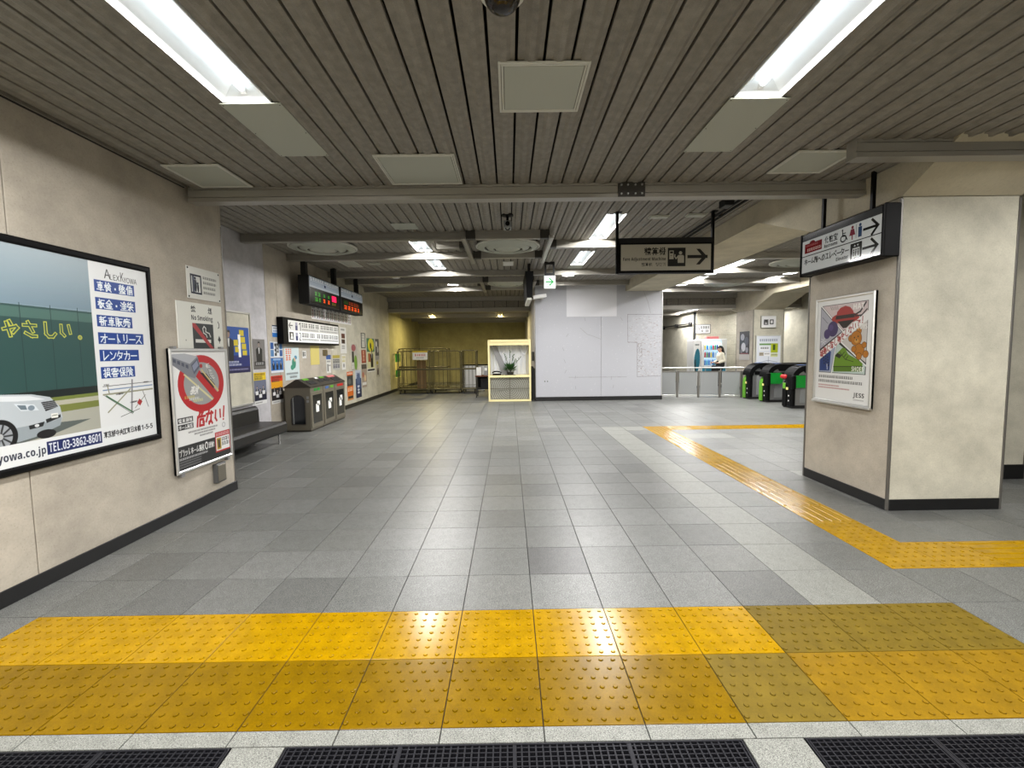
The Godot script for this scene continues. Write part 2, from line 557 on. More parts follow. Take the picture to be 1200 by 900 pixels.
func build_lights() -> void:
	trough(-1.742, -0.42, -2.89, NEAR, "long recessed tube light in the near ceiling at upper left", "", 0.5)
	trough(1.408, -0.42, -2.89, NEAR, "long recessed tube light in the near ceiling at upper right", "", 0.5)
	trough(-1.742, 2.30, -0.36, NEAR, "recessed tube light behind the viewpoint on the left", "", 0.75)
	trough(1.408, 2.30, -0.36, NEAR, "recessed tube light behind the viewpoint on the right", "", 0.75)
	trough(4.558, -0.42, -2.89, NEAR, "recessed tube light outside the frame on the right, before the near pillar", "", 0.5)
	trough(1.408, -6.55, -7.97, FAR, "recessed tube light just past the first crossbeam, above the hanging fare sign")
	trough(1.408, -8.95, -10.35, FAR, "second recessed tube light past the first crossbeam on the right, over the fare sign")
	trough(1.408, -11.15, -11.9, FAR, "short recessed light in front of the white wall", "", 0.5)
	trough(-1.742, -7.6, -8.8, FAR, "recessed tube light to the left of the central round air diffuser")
	trough(-1.742, -9.25, -10.65, FAR, "recessed tube light behind the second crossbeam, left of centre")
	trough(-1.742, -12.25, -13.3, FAR, "small far recessed light left of centre, before the yellow back wall")
	trough(5.108, -9.3, -11.9, FAR, "recessed tube light beside the concrete beam, over the ticket gates' hall", "", 0.75)
	trough(5.108, -12.2, -13.9, FAR, "far recessed tube light beside the concrete beam, next to the white wall", "", 0.65)
	trough(7.208, -10.95, -12.0, FAR, "recessed tube light above the ticket gates, beside the far pillar's beam")
	trough(7.208, -12.3, -13.5, FAR, "farther recessed tube light above the ticket gates")
	trough(6.008, -4.9, -7.5, FAR, "recessed tube light behind the near pillar")
	trough(6.9, -16.9, -19.8, 2.95, "recessed tube light in the low ceiling left of the drinks machine", "", 0.7)
	trough(9.6, -16.8, -17.9, 2.95, "short recessed light behind the far pillar", "", 0.6)

# ---------------------------------------------------------------- walls, pillars, concrete beams
func pts(s: Array) -> PackedVector2Array:
	var p := PackedVector2Array()
	for i in range(0, s.size(), 2):
		p.append(Vector2(s[i], s[i + 1]))
	return p

# a run of wall panels on a plane across x ("x") or z ("z"), joints a few millimetres deep
func clad(o: Node3D, ax: String, plane: float, out: float, cuts: Array, y0: float, y1: float, mats: Array) -> void:
	for i in cuts.size() - 1:
		var a: float = minf(cuts[i], cuts[i + 1]) + 0.003
		var b: float = maxf(cuts[i], cuts[i + 1]) - 0.003
		var m: Material = mats[i % mats.size()]
		if ax == "x":
			bpart(o, "wall_panel", m, plane - out * 0.02, y0, a, plane, y1, b, 0.003)
		else:
			bpart(o, "wall_panel", m, a, y0, plane - out * 0.02, b, y1, plane, 0.003)

func build_shell() -> void:
	var w := structure("wall_left", "beige concrete-look wall with the large car advertisement", "wall")
	bpart(w, "core", M.slab, -4.62, 0, -4.80, -3.02, 3.6, 2.7)
	clad(w, "x", -3.0, 1.0, [2.7, 1.23, -0.77, -2.77, -4.80], 0.0, NEAR + 0.05, [M.conc])
	bpart(w, "end_panel", M.conc, -4.5, 0, -4.822, -3.0, 3.5, -4.80)
	w = structure("wall_recess", "long pale wall behind the bench, covered with posters", "wall")
	bpart(w, "core", M.slab, -4.62, 0, -21.9, -4.32, 3.6, -4.822)
	clad(w, "x", -4.3, 1.0, [-4.83, -8.05, -8.45, -10.9, -13.1, -16.2], 0.0, FAR + 0.05, [M.conc_grey, M.conc, M.conc, M.conc_pale, M.conc_pale])
	bpart(w, "side_panel", M.ochre, -4.32, 0, -21.7, -4.3, 3.4, -16.2)
	for b in [["baseboard_left", -3.0, 2.7, -4.822], ["baseboard_recess", -4.3, -4.822, -21.7]]:
		var bo := structure(b[0], "black baseboard along the " + ("near left wall" if b[1] > -4 else "poster wall"), "baseboard")
		bpart(bo, "board", M.base, b[1], 0, b[3], b[1] + 0.012, 0.10, b[2], 0.003)
	bpart(get_node("baseboard_left"), "return", M.base, -4.3, 0, -4.834, -2.988, 0.10, -4.822, 0.003)
	bpart(structure("wall_back", "wall behind the viewpoint", "wall"), "wall_panel", M.conc_pale, -4.6, 0, 2.7, 10.7, 3.6, 2.9)
	bpart(structure("wall_right", "outer wall on the right", "wall"), "wall_panel", M.conc_pale, 10.5, 0, -23.2, 10.7, 3.6, 2.7)
	# the wall beyond the near pillar, with the edge of a doorway
	w = structure("wall_side", "cream wall to the right of the near pillar, with a dark base", "wall")
	bpart(w, "wall_panel", M.conc_pale, 5.1, 0, -5.0, 5.62, 3.6, -4.8, 0.004)
	bpart(w, "wall_panel", M.conc_pale, 5.62, 2.12, -5.0, 10.5, 3.6, -4.8)
	bpart(w, "wall_panel", M.conc_pale, 6.62, 0, -5.0, 10.5, 2.12, -4.8)
	bpart(w, "baseboard", M.base, 5.1, 0, -4.8, 5.6, 0.16, -4.785, 0.003)
	var d := structure("door_1", "brown door frame at the right edge, past the near pillar", "door")
	bpart(d, "frame", M.trim, 5.60, 0, -4.83, 5.66, 2.12, -4.775, 0.004)
	bpart(d, "frame", M.trim, 6.58, 0, -4.83, 6.64, 2.12, -4.775, 0.004)
	bpart(d, "frame", M.trim, 5.60, 2.10, -4.83, 6.64, 2.16, -4.775, 0.004)
	bpart(d, "leaf", M.cream, 5.66, 0.01, -4.90, 6.58, 2.10, -4.86, 0.003)
	# white wall
	w = structure("wall_white", "scuffed white wall in the middle distance", "wall")
	bpart(w, "core", M.conc_grey, 0.77, 0, -21.7, 4.42, 3.6, -13.03)
	var seam := 2.655
	var face := white_wall_print()
	var pm := print_mat(face, 0.75)
	for k in [[0.76, seam - 0.003, 0.0], [seam + 0.003, 4.42, 1.0]]:
		var g := Geo.new()
		g.box(k[0], 0, -13.03, k[1], 3.42, -13.012, 0.003)
		var p := part(w, "wall_panel", g, M.white_wall)
		var f := Geo.new()
		f.pic(Vector3(k[0] + 0.003, 3.417, -13.0115), Vector3(k[1] - 0.003, 3.417, -13.0115), Vector3(k[1] - 0.003, 0.003, -13.0115), Vector3(k[0] + 0.003, 0.003, -13.0115))
		for i in f.uv.size():
			var x := f.v[i].x
			f.uv[i] = Vector2((x - 0.76) / 3.66, 1.0 - f.v[i].y / 3.42)
		part(p, "painted_face", f, pm)
	bpart(w, "patch", mat(Color(0.80, 0.80, 0.815), 0.6), 1.66, 2.42, -13.012, 3.10, 3.41, -13.005, 0.002)
	bpart(w, "corner_trim", M.alu, 4.41, 0, -13.02, 4.43, 3.42, -13.0, 0.003)
	bpart(w, "corner_trim", M.grey, 0.75, 0, -13.02, 0.765, 3.42, -13.0, 0.003)
	bpart(structure("baseboard_white_wall", "black baseboard below the white wall", "baseboard"), "board", M.base, 0.75, 0, -13.012, 4.43, 0.115, -12.99, 0.003)
	# alcove and the hall past the gates
	bpart(structure("wall_alcove", "ochre wall at the far back of the alcove", "wall"), "wall_panel", M.ochre, -4.6, 0, -21.9, 0.9, 3.6, -21.7)
	bpart(structure("wall_far", "far wall behind the hall past the gates", "wall"), "wall_panel", M.cream, 4.4, 0, -23.2, 10.7, 3.6, -23.0)
	w = structure("wall_hall", "cream wall with level joints behind the drinks machine", "wall")
	bpart(w, "core", M.slab, 7.6, 0, -18.6, 10.5, 3.6, -18.33)
	for k in 9:
		bpart(w, "wall_panel", M.cream, 7.6, k * 0.4 + 0.002, -18.33, 10.5, k * 0.4 + 0.398, -18.3, 0.004)
	bpart(w, "side_panel", M.cream, 7.6, 0, -23.0, 7.75, 3.6, -18.6)
	var rf := structure("roof", "concrete floor slab overhead, hidden by the ceiling", "roof")
	bpart(rf, "slab", M.slab, -4.7, 3.6, -23.3, 10.8, 3.8, 3.0)
	# pillars
	pillar(3.35, 4.38, -3.9, -5.05, "near concrete-look pillar with a poster frame and a direction sign")
	pillar(8.13, 9.16, -15.0, -16.1, "far pillar behind the ticket gates, with a map and an exit name sign")
	var b1 := structure("concrete_beam", "concrete beam over the near pillar, sloping up on both sides and running to the white wall", "beam")
	var g1 := Geo.new()
	g1.prism(pts([-3.38, NEAR + 0.02, -3.9, 2.735, -5.05, 2.735, -6.12, 3.13, -13.0, 3.13, -13.0, 3.6, -3.38, 3.6]), "x", 3.352, 4.378)
	part(b1, "beam", g1, M.soffit)
	var b2 := structure("concrete_beam", "concrete beam over the far pillar behind the gates", "beam")
	var g2 := Geo.new()
	g2.prism(pts([-5.0, 3.13, -13.9, 3.13, -15.0, 2.735, -16.1, 2.735, -17.2, 3.13, -18.3, 3.13, -18.3, 3.6, -5.0, 3.6]), "x", 8.132, 9.158)
	part(b2, "beam", g2, M.soffit)

func pillar(x0: float, x1: float, z0: float, z1: float, label: String) -> void:
	var p := structure("pillar", label, "pillar")
	bpart(p, "core", M.slab, x0 + 0.02, 0, z1 + 0.02, x1 - 0.02, 2.735, z0 - 0.02)
	bpart(p, "panel", M.conc_pale, x0 + 0.02, 0.10, z0 - 0.02, x1 - 0.02, 2.73, z0 - 0.002, 0.003)
	bpart(p, "panel", M.conc_pale, x0 + 0.02, 0.10, z1 + 0.002, x1 - 0.02, 2.73, z1 + 0.02, 0.003)
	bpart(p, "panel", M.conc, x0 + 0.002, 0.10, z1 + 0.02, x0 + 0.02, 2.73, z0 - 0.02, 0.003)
	bpart(p, "panel", M.conc_pale, x1 - 0.02, 0.10, z1 + 0.02, x1 - 0.002, 2.73, z0 - 0.02, 0.003)
	for x in [x0, x1]:
		for z in [z0, z1]:
			var sx := 1.0 if x == x0 else -1.0
			var sz := 1.0 if z == z1 else -1.0
			bpart(p, "corner_trim", M.trim, x - sx * 0.002, 0, z - sz * 0.002, x + sx * 0.02, 2.72, z + sz * 0.02, 0.003)
	var g := Geo.new()
	g.box(x0 + 0.02, 0, z0 - 0.02, x1 - 0.02, 0.10, z0 + 0.003, 0.002)
	g.box(x0 + 0.02, 0, z1 - 0.003, x1 - 0.02, 0.10, z1 + 0.02, 0.002)
	g.box(x0 - 0.003, 0, z1 + 0.02, x0 + 0.02, 0.10, z0 - 0.02, 0.002)
	g.box(x1 - 0.02, 0, z1 + 0.02, x1 + 0.003, 0.10, z0 - 0.02, 0.002)
	part(p, "base", g, M.base)

func white_wall_print() -> ImageTexture:
	var r := RandomNumberGenerator.new()
	r.seed = 11
	var k := Ink.new(732, 684, Color(0.74, 0.742, 0.765))
	for i in 900:
		var c := Color(0.72, 0.72, 0.74) if i % 3 else Color(0.84, 0.84, 0.85)
		k.oval(r.randf() * 732, r.randf() * 684, r.randf_range(1, 4), r.randf_range(1, 3), c.lerp(Color(0.74, 0.742, 0.765), 0.5), 9)
	var X := func(x: float) -> float: return (x - 0.76) * 200.0
	var Y := func(y: float) -> float: return (3.42 - y) * 200.0
	var d := Color(0.44, 0.42, 0.41)
	# the outline of a machine that stood here, with torn plaster inside
	k.ln(d, 1.6, [X.call(4.40), Y.call(2.46), X.call(3.42), Y.call(2.47), X.call(3.43), Y.call(1.68), X.call(3.70), Y.call(1.66), X.call(3.71), Y.call(0.67), X.call(4.38), Y.call(0.69)])
	for i in 420:
		var x := r.randf_range(3.45, 4.38)
		var y := r.randf_range(0.7, 2.4)
		if y < 1.66 and x < 3.72:
			continue
		k.oval(X.call(x), Y.call(y), r.randf_range(1, 7), r.randf_range(0.8, 2.5), Color(0.66, 0.63, 0.62) if r.randf() < 0.55 else Color(0.81, 0.81, 0.82), 9)
	for i in 60:
		k.oval(X.call(r.randf_range(3.70, 3.85)), Y.call(r.randf_range(0.9, 1.64)), r.randf_range(1, 4), r.randf_range(1, 4), Color(0.60, 0.58, 0.57), 9)
	k.ln(d, 0.9, [X.call(3.86), Y.call(3.2), X.call(3.92), Y.call(3.0), X.call(4.0), Y.call(2.82), X.call(4.08), Y.call(2.5)])
	k.ln(d, 0.8, [X.call(2.05), Y.call(2.1), X.call(2.25), Y.call(1.92), X.call(2.45), Y.call(1.85), X.call(2.65), Y.call(1.77)])
	k.ln(d, 1.1, [X.call(1.72), Y.call(0.68), X.call(3.4), Y.call(0.67)])
	for q in [[1.65, 1.85], [1.58, 1.45], [1.62, 1.1], [1.6, 0.8], [2.2, 2.3], [3.27, 2.3], [1.9, 0.63], [1.92, 0.33], [2.95, 0.6], [3.0, 0.35]]:
		k.seg(Vector2(X.call(q[0]), Y.call(q[1])), Vector2(X.call(q[0] + r.randf_range(-0.06, 0.06)), Y.call(q[1] + 0.09)), 1.6, Color(0.58, 0.57, 0.58))
	for q in [1.02, 1.10]:
		k.oval(X.call(q), Y.call(0.57), 3.2, 3.2, Color(0.16, 0.26, 0.12), 12)
	return k.tex()

# ---------------------------------------------------------------- floor
func tile_geo(w: float, d: float) -> Geo:
	var g := Geo.new()
	var a := w / 2 - 0.0021
	var e := d / 2 - 0.0021
	var b := 0.0011
	var q := [Vector3(-a, 0, -e), Vector3(a, 0, -e), Vector3(a, 0, e), Vector3(-a, 0, e)]
	for i in 4:
		var p0: Vector3 = q[i]
		var p1: Vector3 = q[(i + 1) % 4]
		var o := (p0 + p1).normalized()
		g.quad(p0 + Vector3(0, -0.012, 0), p1 + Vector3(0, -0.012, 0), p1 + Vector3(0, -b, 0), p0 + Vector3(0, -b, 0), o)
		g.quad(p0 + Vector3(0, -b, 0), p1 + Vector3(0, -b, 0), p1 * ((a - b) / a), p0 * ((a - b) / a), o + Vector3.UP)
	var s := (a - b) / a
	g.quad(q[0] * s, q[1] * s, q[2] * s, q[3] * s, Vector3.UP)
	return g

func dots(g: Geo, n: int, stagger: bool) -> Geo:
	var p := T / n
	for i in n:
		for j in n:
			var x := -T / 2 + (i + 0.5 + (0.25 if j % 2 else -0.25) * (1.0 if stagger else 0.0)) * p
			var z := -T / 2 + (j + 0.5) * p
			g.rod(Vector3(x, 0, z), Vector3(x, 0.0032, z), 0.0115, 0.0095, 8, false)
			for k in 8:
				var a := Vector3(cos(TAU * k / 8), 0, sin(TAU * k / 8))
				var b := Vector3(cos(TAU * (k + 1) / 8), 0, sin(TAU * (k + 1) / 8))
				var c := Vector3(x, 0.0032, z)
				var t := Vector3(x, 0.0048, z)
				var na := (a * 0.45 + Vector3.UP).normalized()
				var nb := (b * 0.45 + Vector3.UP).normalized()
				g.squad(c + a * 0.0095, na, c + b * 0.0095, nb, t + b * 0.006, Vector3.UP, t + a * 0.006, Vector3.UP)
				g.stri(t, Vector3.UP, t + a * 0.006, Vector3.UP, t + b * 0.006, Vector3.UP)
	return g

func bars(g: Geo, along_z: bool) -> Geo:
	for i in 5:
		var c := -T / 2 + (i + 0.5) * T / 5
		var h := 0.185
		var poly := pts([c - 0.0155, 0.0, c + 0.0155, 0.0, c + 0.0095, 0.0048, c - 0.0095, 0.0048])
		if along_z:
			g.prism(poly, "z", -h, h)
		else:
			g.prism(poly, "x", -h, h)
	return g

func build_floor() -> void:
	var f := structure("floor", "grey granite tile floor with a pale strip and yellow tactile paving", "floor")
	var g := Geo.new()
	for k in [[-5.0, 11.0, -23.3, -1.587], [-5.0, 11.0, -1.283, 3.0], [-1.06, -0.86, -1.587, -1.283], [0.86, 1.09, -1.587, -1.283], [-5.0, -2.96, -1.587, -1.283], [3.0, 11.0, -1.587, -1.283]]:
		g.box(k[0], -0.2, k[2], k[1], -0.0045, k[3])
	g.box(-5, -0.25, -1.7, 11, -0.2, -1.2)
	part(f, "mortar_bed", g, M.slab)
	# tactile blocks
	var base := tile_geo(T, T)
	var shapes := {}
	for k in ["d7", "d7s", "d6", "bz", "bx"]:
		var t := Geo.new()
		t.v = base.v.duplicate(); t.n = base.n.duplicate(); t.uv = base.uv.duplicate(); t.c = base.c.duplicate()
		shapes[k] = dots(t, 7, false) if k == "d7" else dots(t, 7, true) if k == "d7s" else dots(t, 6, false) if k == "d6" else bars(t, k == "bz")
	var meshes := {}
	var taken := {}
	var block := func(c: float, r: int, shape: String, m: Material) -> void:
		var key := shape + str(m.get_instance_id())
		if not meshes.has(key):
			meshes[key] = mesh_of(shapes[shape], m)
		put(f, "tactile_block", meshes[key], Vector3(col_x(c + 0.5), 0.0005, row_z(r + 0.5)))
		taken[Vector2i(int(c), r)] = true
	for c in range(0, 13):
		block.call(c, -1, "d7" if c < 10 else "d7s", M.tact if c < 10 else M.tact3)
		block.call(c, -2, "d7s", M.tact2 if c < 9 else M.tact3 if c == 9 else M.tact4 if c < 13 else M.tact2)
	for r in range(3, 13):
		block.call(13, r, "bz", M.tact)
	for r in [1, 2, 13, 14]:
		block.call(13, r, "d6", M.tact)
	block.call(14, 1, "d6", M.tact)
	for c in range(15, 21):
		block.call(c, 1, "bx", M.tact)
	for c in range(14, 24):
		block.call(c, 14, "d6" if c == 14 or c > 21 else "bx", M.tact3 if c > 21 else M.tact)
	# the drain strip: narrow pale tiles, gratings set between them
	for c in range(0, 14):
		put(f, "border_tile", mesh_of(tile_geo(T, 0.072), M.tile_white), Vector3(col_x(c + 0.5), 0, -1.621))
	for k in [[-1.06, -0.86], [0.86, 1.09]]:
		put(f, "border_tile", mesh_of(tile_geo(k[1] - k[0], 0.302), M.tile_white), Vector3((k[0] + k[1]) / 2, 0, -1.435))
	# granite tiles: nearest in view one by one, the rest together
	var all := []
	var tr := RandomNumberGenerator.new()
	tr.seed = 21
	for r in range(-13, 52):
		if r == -3:
			continue
		for c in range(-5, 27):
			if taken.has(Vector2i(c, r)) and not (c == 27):
				continue
			var x0 := col_x(c)
			var x1 := col_x(c + 1)
			var z := row_z(r + 0.5)
			if z > -4.8:
				x0 = maxf(x0, -2.998)
			else:
				x0 = maxf(x0, -4.298)
			x1 = minf(x1, 10.5)
			if x1 - x0 < 0.02:
				continue
			if z < -13.2 and x0 > 0.5 and x1 < 4.5:
				continue
			var m: Material = M.tile[tr.randi() % 5 if tr.randf() < 0.86 else 5]
			if c == 11 and r >= 0 and r <= 14:
				m = M.tile_white
			elif r == 14 and c == 12 or r == 12 and c in [14, 15] or r == 6 and c == 15:
				m = M.tile_white
			elif c == 7 and r == 1:
				m = M.tile_dark
			all.append([x0, x1, z, m, r])
	var seen := []
	var rest := []
	for a in all:
		var x: float = (a[0] + a[1]) / 2
		var depth: float = -a[2]
		if depth > 1.7 and absf(x / depth) < 1.16 and (x > -3.0 or x / depth > -0.62) and not (x > 3.4 and depth > 3.9 and x / depth < 1.12 and x / depth > 0.66):
			seen.append(a)
		else:
			rest.append(a)
	seen.sort_custom(func(p: Array, q: Array) -> bool: return p[2] > q[2])
	var cache := {}
	for i in seen.size():
		var a: Array = seen[i]
		if i >= 300:
			rest.append(a)
			continue
		var w: float = a[1] - a[0]
		var key := "%.3f%d" % [w, a[3].get_instance_id()]
		if not cache.has(key):
			cache[key] = mesh_of(tile_geo(w, T), a[3])
		put(f, "tile", cache[key], Vector3((a[0] + a[1]) / 2, 0, a[2]))
	var by := {}
	for a in rest:
		if not by.has(a[3]):
			by[a[3]] = Geo.new()
		var q := tile_geo(a[1] - a[0], T)
		var o := Vector3((a[0] + a[1]) / 2, 0, a[2])
		for i in q.v.size():
			q.v[i] += o
		by[a[3]].v.append_array(q.v); by[a[3]].n.append_array(q.n); by[a[3]].uv.append_array(q.uv); by[a[3]].c.append_array(q.c)
	var am := ArrayMesh.new()
	for m in by:
		by[m].add_to(am, m)
	put(f, "farther_tiles", am).set_meta("kind", "stuff")
	# expansion joint across the floor before the alcove
	bpart(f, "joint_strip", M.dark, -4.3, -0.004, -12.88, 0.75, 0.002, -12.85)
	# gratings
	grating(-2.96, -1.062, "dark steel drain grating at the bottom left of the floor")
	grating(-0.858, 0.858, "dark steel drain grating in the middle of the bottom edge")
	grating(1.092, 3.0, "dark steel drain grating at the bottom right of the floor")

func grating(x0: float, x1: float, label: String) -> void:
	var o := thing("drain_grate", label, "grating", Vector3((x0 + x1) / 2, -0.03, -1.435))
	var h := (x1 - x0) / 2 - 0.002
	var fr := Geo.new()
	for s in [-1.0, 1.0]:
		fr.box(-h, 0, s * 0.148, h, 0.03, s * 0.142)
		fr.box(s * h, 0, -0.142, s * (h - 0.006), 0.03, 0.142)
	part(o, "frame", fr, M.grate)
	var g := Geo.new()
	var n := int((2 * h) / 0.0262)
	for i in n:
		var x := -h + (i + 0.5) * 2 * h / n
		g.box(x - 0.003, 0.004, -0.142, x + 0.003, 0.028, 0.142)
	for j in 15:
		var z := -0.142 + (j + 0.5) * 0.284 / 15
		g.box(-h, 0.010, z - 0.002, h, 0.0265, z + 0.002)
	part(o, "bars", g, M.grate).set_meta("kind", "stuff")
	var k := int(round(2 * h / 0.48))
	for i in range(1, k):
		var x := -h + 2 * h * i / k
		bpart(o, "panel_edge", M.grate, x - 0.007, 0, -0.142, x + 0.007, 0.029, 0.142)
	bpart(o, "tray", M.void, -h, -0.16, -0.145, h, -0.15, 0.145)

# ---------------------------------------------------------------- ceiling
func slat_geo(l: float) -> Geo:
	var g := Geo.new()
	g.prism(pts([-0.067, 0.03, -0.067, 0.0015, -0.064, 0.0, -0.03, -0.002, -0.008, -0.013, 0.022, -0.013, 0.044, -0.002, 0.064, 0.0, 0.067, 0.0015, 0.067, 0.03]), "z", -l / 2, l / 2)
	return g

func slats(o: Node3D, x0: float, x1: float, z0: float, z1: float, y: float, cuts: Array, single: bool) -> void:
	var cache := {}
	var joined := Geo.new()
	var k := int(floor((x0 - 0.058) / 0.15))
	while 0.058 + 0.15 * k < x1 - 0.01:
		var cx := 0.058 + 0.15 * k + 0.075
		k += 1
		if cx - 0.06 < x0 - 0.02 or cx + 0.06 > x1 + 0.02:
			continue
		var runs := [[z1, z0]]
		for c in cuts:
			if cx > c[0] and cx < c[1]:
				var next := []
				for r in runs:
					if c[3] >= r[1] or c[2] <= r[0]:
						next.append(r)
						continue
					if c[3] - r[0] > 0.02 and c[3] < r[1]:
						pass
					if c[2] < r[1]:
						next.append([c[2], r[1]])
					if c[3] > r[0]:
						next.append([r[0], c[3]])
				runs = next
		for r in runs:
			var l: float = r[1] - r[0]
			if l < 0.01:
				continue
			var at := Vector3(cx, y, (r[0] + r[1]) / 2)
			if single:
				var key := "%.3f%d" % [l, k % 3]
				if not cache.has(key):
					cache[key] = mesh_of(slat_geo(l), M.slat2 if k % 3 == 1 else M.slat)
				put(o, "slat", cache[key], at)
			else:
				var q := slat_geo(l)
				for i in q.v.size():
					q.v[i] += at
				joined.v.append_array(q.v); joined.n.append_array(q.n); joined.uv.append_array(q.uv); joined.c.append_array(q.c)
	if not single and joined.v.size():
		part(o, "farther_slats", joined, M.slat).set_meta("kind", "stuff")

func beam(o: Node3D, x0: float, x1: float, z: float, y: float, called := "crossbeam") -> MeshInstance3D:
	var g := Geo.new()
	var h := 0.135
	var p := pts([z, y, z, y - 0.022, z - 0.008, y - 0.024, z - 0.008, y - 0.030, z + 0.004, y - 0.032, z + 0.004, y - 0.092, z - 0.004, y - 0.094, z - 0.004, y - 0.099, z + 0.010, y - 0.101, z + 0.010, y - h, z - 0.10, y - h, z - 0.10, y])
	g.prism(p, "x", x0, x1)
	var m := part(o, called, g, M.beam)
	return m

func build_ceiling() -> void:
	# cut = [x0, x1, z nearer, z farther] as (z0 > z1)
	var c := structure("ceiling", "near ceiling of long grey slats running away from the viewer", "ceiling")
	bpart(c, "backing", M.void, -3.0, NEAR + 0.12, -4.36, 10.5, NEAR + 0.14, 2.7)
	bpart(c, "step_board", M.slat2, -3.0, NEAR - 0.02, -4.44, 3.35, FAR + 0.1, -4.41)
	bpart(c, "step_board", M.slat2, 4.38, NEAR - 0.02, -4.44, 10.5, FAR + 0.1, -4.41)
	var lamps := []
	for x in [-1.742, 1.408]:
		lamps.append([x, x + 0.3, 2.30, -0.36])
		lamps.append([x, x + 0.3, -0.42, -2.89])
	var near_cuts := []
	for l in lamps:
		near_cuts.append([l[0], l[1], l[2], l[3]])
	slats(c, -3.0, 4.5, 2.7, -4.30, NEAR, near_cuts, true)
	slats(c, 4.5, 10.4, 2.7, -4.30, NEAR, [[4.558, 4.858, -0.42, -2.89]], false)
	bpart(c, "edge_moulding", M.matt_black, -3.0, NEAR - 0.006, -4.3, -2.985, NEAR + 0.03, 2.7)
	bpart(c, "edge_moulding", M.slat2, -2.98, NEAR - 0.004, -4.3, -2.965, NEAR + 0.03, 2.7)
	var c2 := structure("ceiling", "higher ceiling of grey slats past the first crossbeam", "ceiling")
	bpart(c2, "backing", M.void, -4.3, FAR + 0.12, -16.3, 10.5, FAR + 0.14, -4.42)
	var cuts2 := [[1.408, 1.708, -6.55, -7.97], [1.408, 1.708, -8.95, -10.35], [1.408, 1.708, -11.15, -11.9], [-1.742, -1.442, -7.6, -8.8], [-1.742, -1.442, -9.25, -10.65], [-1.742, -1.442, -12.25, -13.3],
		[5.108, 5.408, -9.3, -11.9], [5.108, 5.408, -12.2, -13.9], [7.208, 7.508, -10.95, -12.0], [7.208, 7.508, -12.3, -13.5], [6.008, 6.308, -4.9, -7.5]]
	slats(c2, -4.3, 3.34, -4.45, -7.40, FAR, cuts2, true)
	slats(c2, -4.3, 3.34, -7.40, -8.95, FAR, cuts2, true)
	slats(c2, -4.3, 3.34, -8.95, -16.2, FAR, cuts2, false)
	var c3 := structure("ceiling", "slatted ceiling over the hall past the gates", "ceiling")
	slats(c3, 4.4, 8.1, -4.45, -16.2, FAR, cuts2, false)
	slats(c3, 9.2, 10.5, -4.45, -16.2, FAR, [], false)
	# lower ceilings behind the shutter box
	var c4 := structure("ceiling", "low plain ceiling of the alcove and the far hall, behind the shutter boxes", "ceiling")
	for k in [[-4.3, 0.77], [4.42, 6.9], [7.2, 9.6], [9.9, 10.5]]:
		bpart(c4, "board", M.slat2, k[0], 2.95, -23.0 if k[0] > 0 else -21.7, k[1], 2.99, -16.3)
	for k in [[6.9, -16.9, -19.8], [9.6, -16.8, -17.9]]:
		bpart(c4, "board", M.slat2, k[0], 2.95, k[1], k[0] + 0.3, 2.99, -16.3)
		bpart(c4, "board", M.slat2, k[0], 2.95, -23.0, k[0] + 0.3, 2.99, k[2])
	for k in [[-4.3, 0.77], [4.42, 8.13], [9.16, 10.5]]:
		var s := structure("shutter_box", "grey panelled shutter box across the ceiling, " + ("before the yellow-lit alcove" if k[0] < 0 else "before the hall with the drinks machine" if k[0] < 5 else "right of the far pillar"), "shutter box")
		bpart(s, "frame", M.beam, k[0], 3.26, -16.3, k[1], FAR + 0.02, -16.10, 0.004)
		bpart(s, "core", M.matt_black, k[0], 3.02, -16.3, k[1], 3.26, -16.22)
		var n := int(round((k[1] - k[0]) / 0.434))
		for i in n:
			bpart(s, "panel", M.slat2, k[0] + (k[1] - k[0]) * i / n + 0.008, 3.03, -16.22, k[0] + (k[1] - k[0]) * (i + 1) / n - 0.008, 3.255, -16.19, 0.004)
		bpart(s, "lower_rail", M.beam, k[0], 2.88, -16.42, k[1], 3.02, -16.16, 0.006)
	for z in [-18.0, -20.0, -21.4]:
		beam(structure("ceiling_beam", "metal beam under the alcove ceiling, " + ("nearest of the three" if z > -19 else "middle of the three" if z > -21 else "against the yellow back wall"), "beam"), -4.3, 0.77, z, 2.952)
	for z in [-18.2, -20.5]:
		beam(structure("ceiling_beam", "metal beam under the low ceiling of the far hall, " + ("nearer one" if z > -19 else "farther one"), "beam"), 4.42, 6.88, z, 2.952)
	# crossbeams of the slatted ceilings
	var first := structure("ceiling_beam", "grey metal crossbeam where the near ceiling steps up, with a dark bolted joint plate", "beam")
	beam(first, -2.96, 3.36, -4.30, NEAR - 0.002)
	var jp := bpart(first, "joint_plate", M.bracket, 1.03, NEAR - 0.135, -4.30, 1.28, NEAR - 0.005, -4.278, 0.003)
	for x in [1.06, 1.12, 1.19, 1.25]:
		for y in [NEAR - 0.03, NEAR - 0.11]:
			var bg := Geo.new()
			bg.rod(Vector3(x, y, -4.279), Vector3(x, y, -4.268), 0.010, 0.008, 6)
			part(jp, "bolt", bg, M.alu)
	beam(structure("ceiling_beam", "grey metal crossbeam at upper right, in front of the near pillar's sloping beam", "beam"), 2.62, 10.4, -3.47, NEAR - 0.002)
	var names := {
		-7.38: "left of the central round diffuser, nearer of its pair", -8.88: "left of the central round diffuser, farther of its pair", -10.85: "in the middle distance over the green exit sign",
		-12.0: "in front of the small far lights", -13.55: "behind the small far lights"}
	for z in names:
		var xr := -0.66 if z > -9 or z < -11 else 3.34
		beam(structure("ceiling_beam", "grey metal crossbeam under the slats, " + names[z], "beam"), -4.29, xr, z, FAR - 0.002)
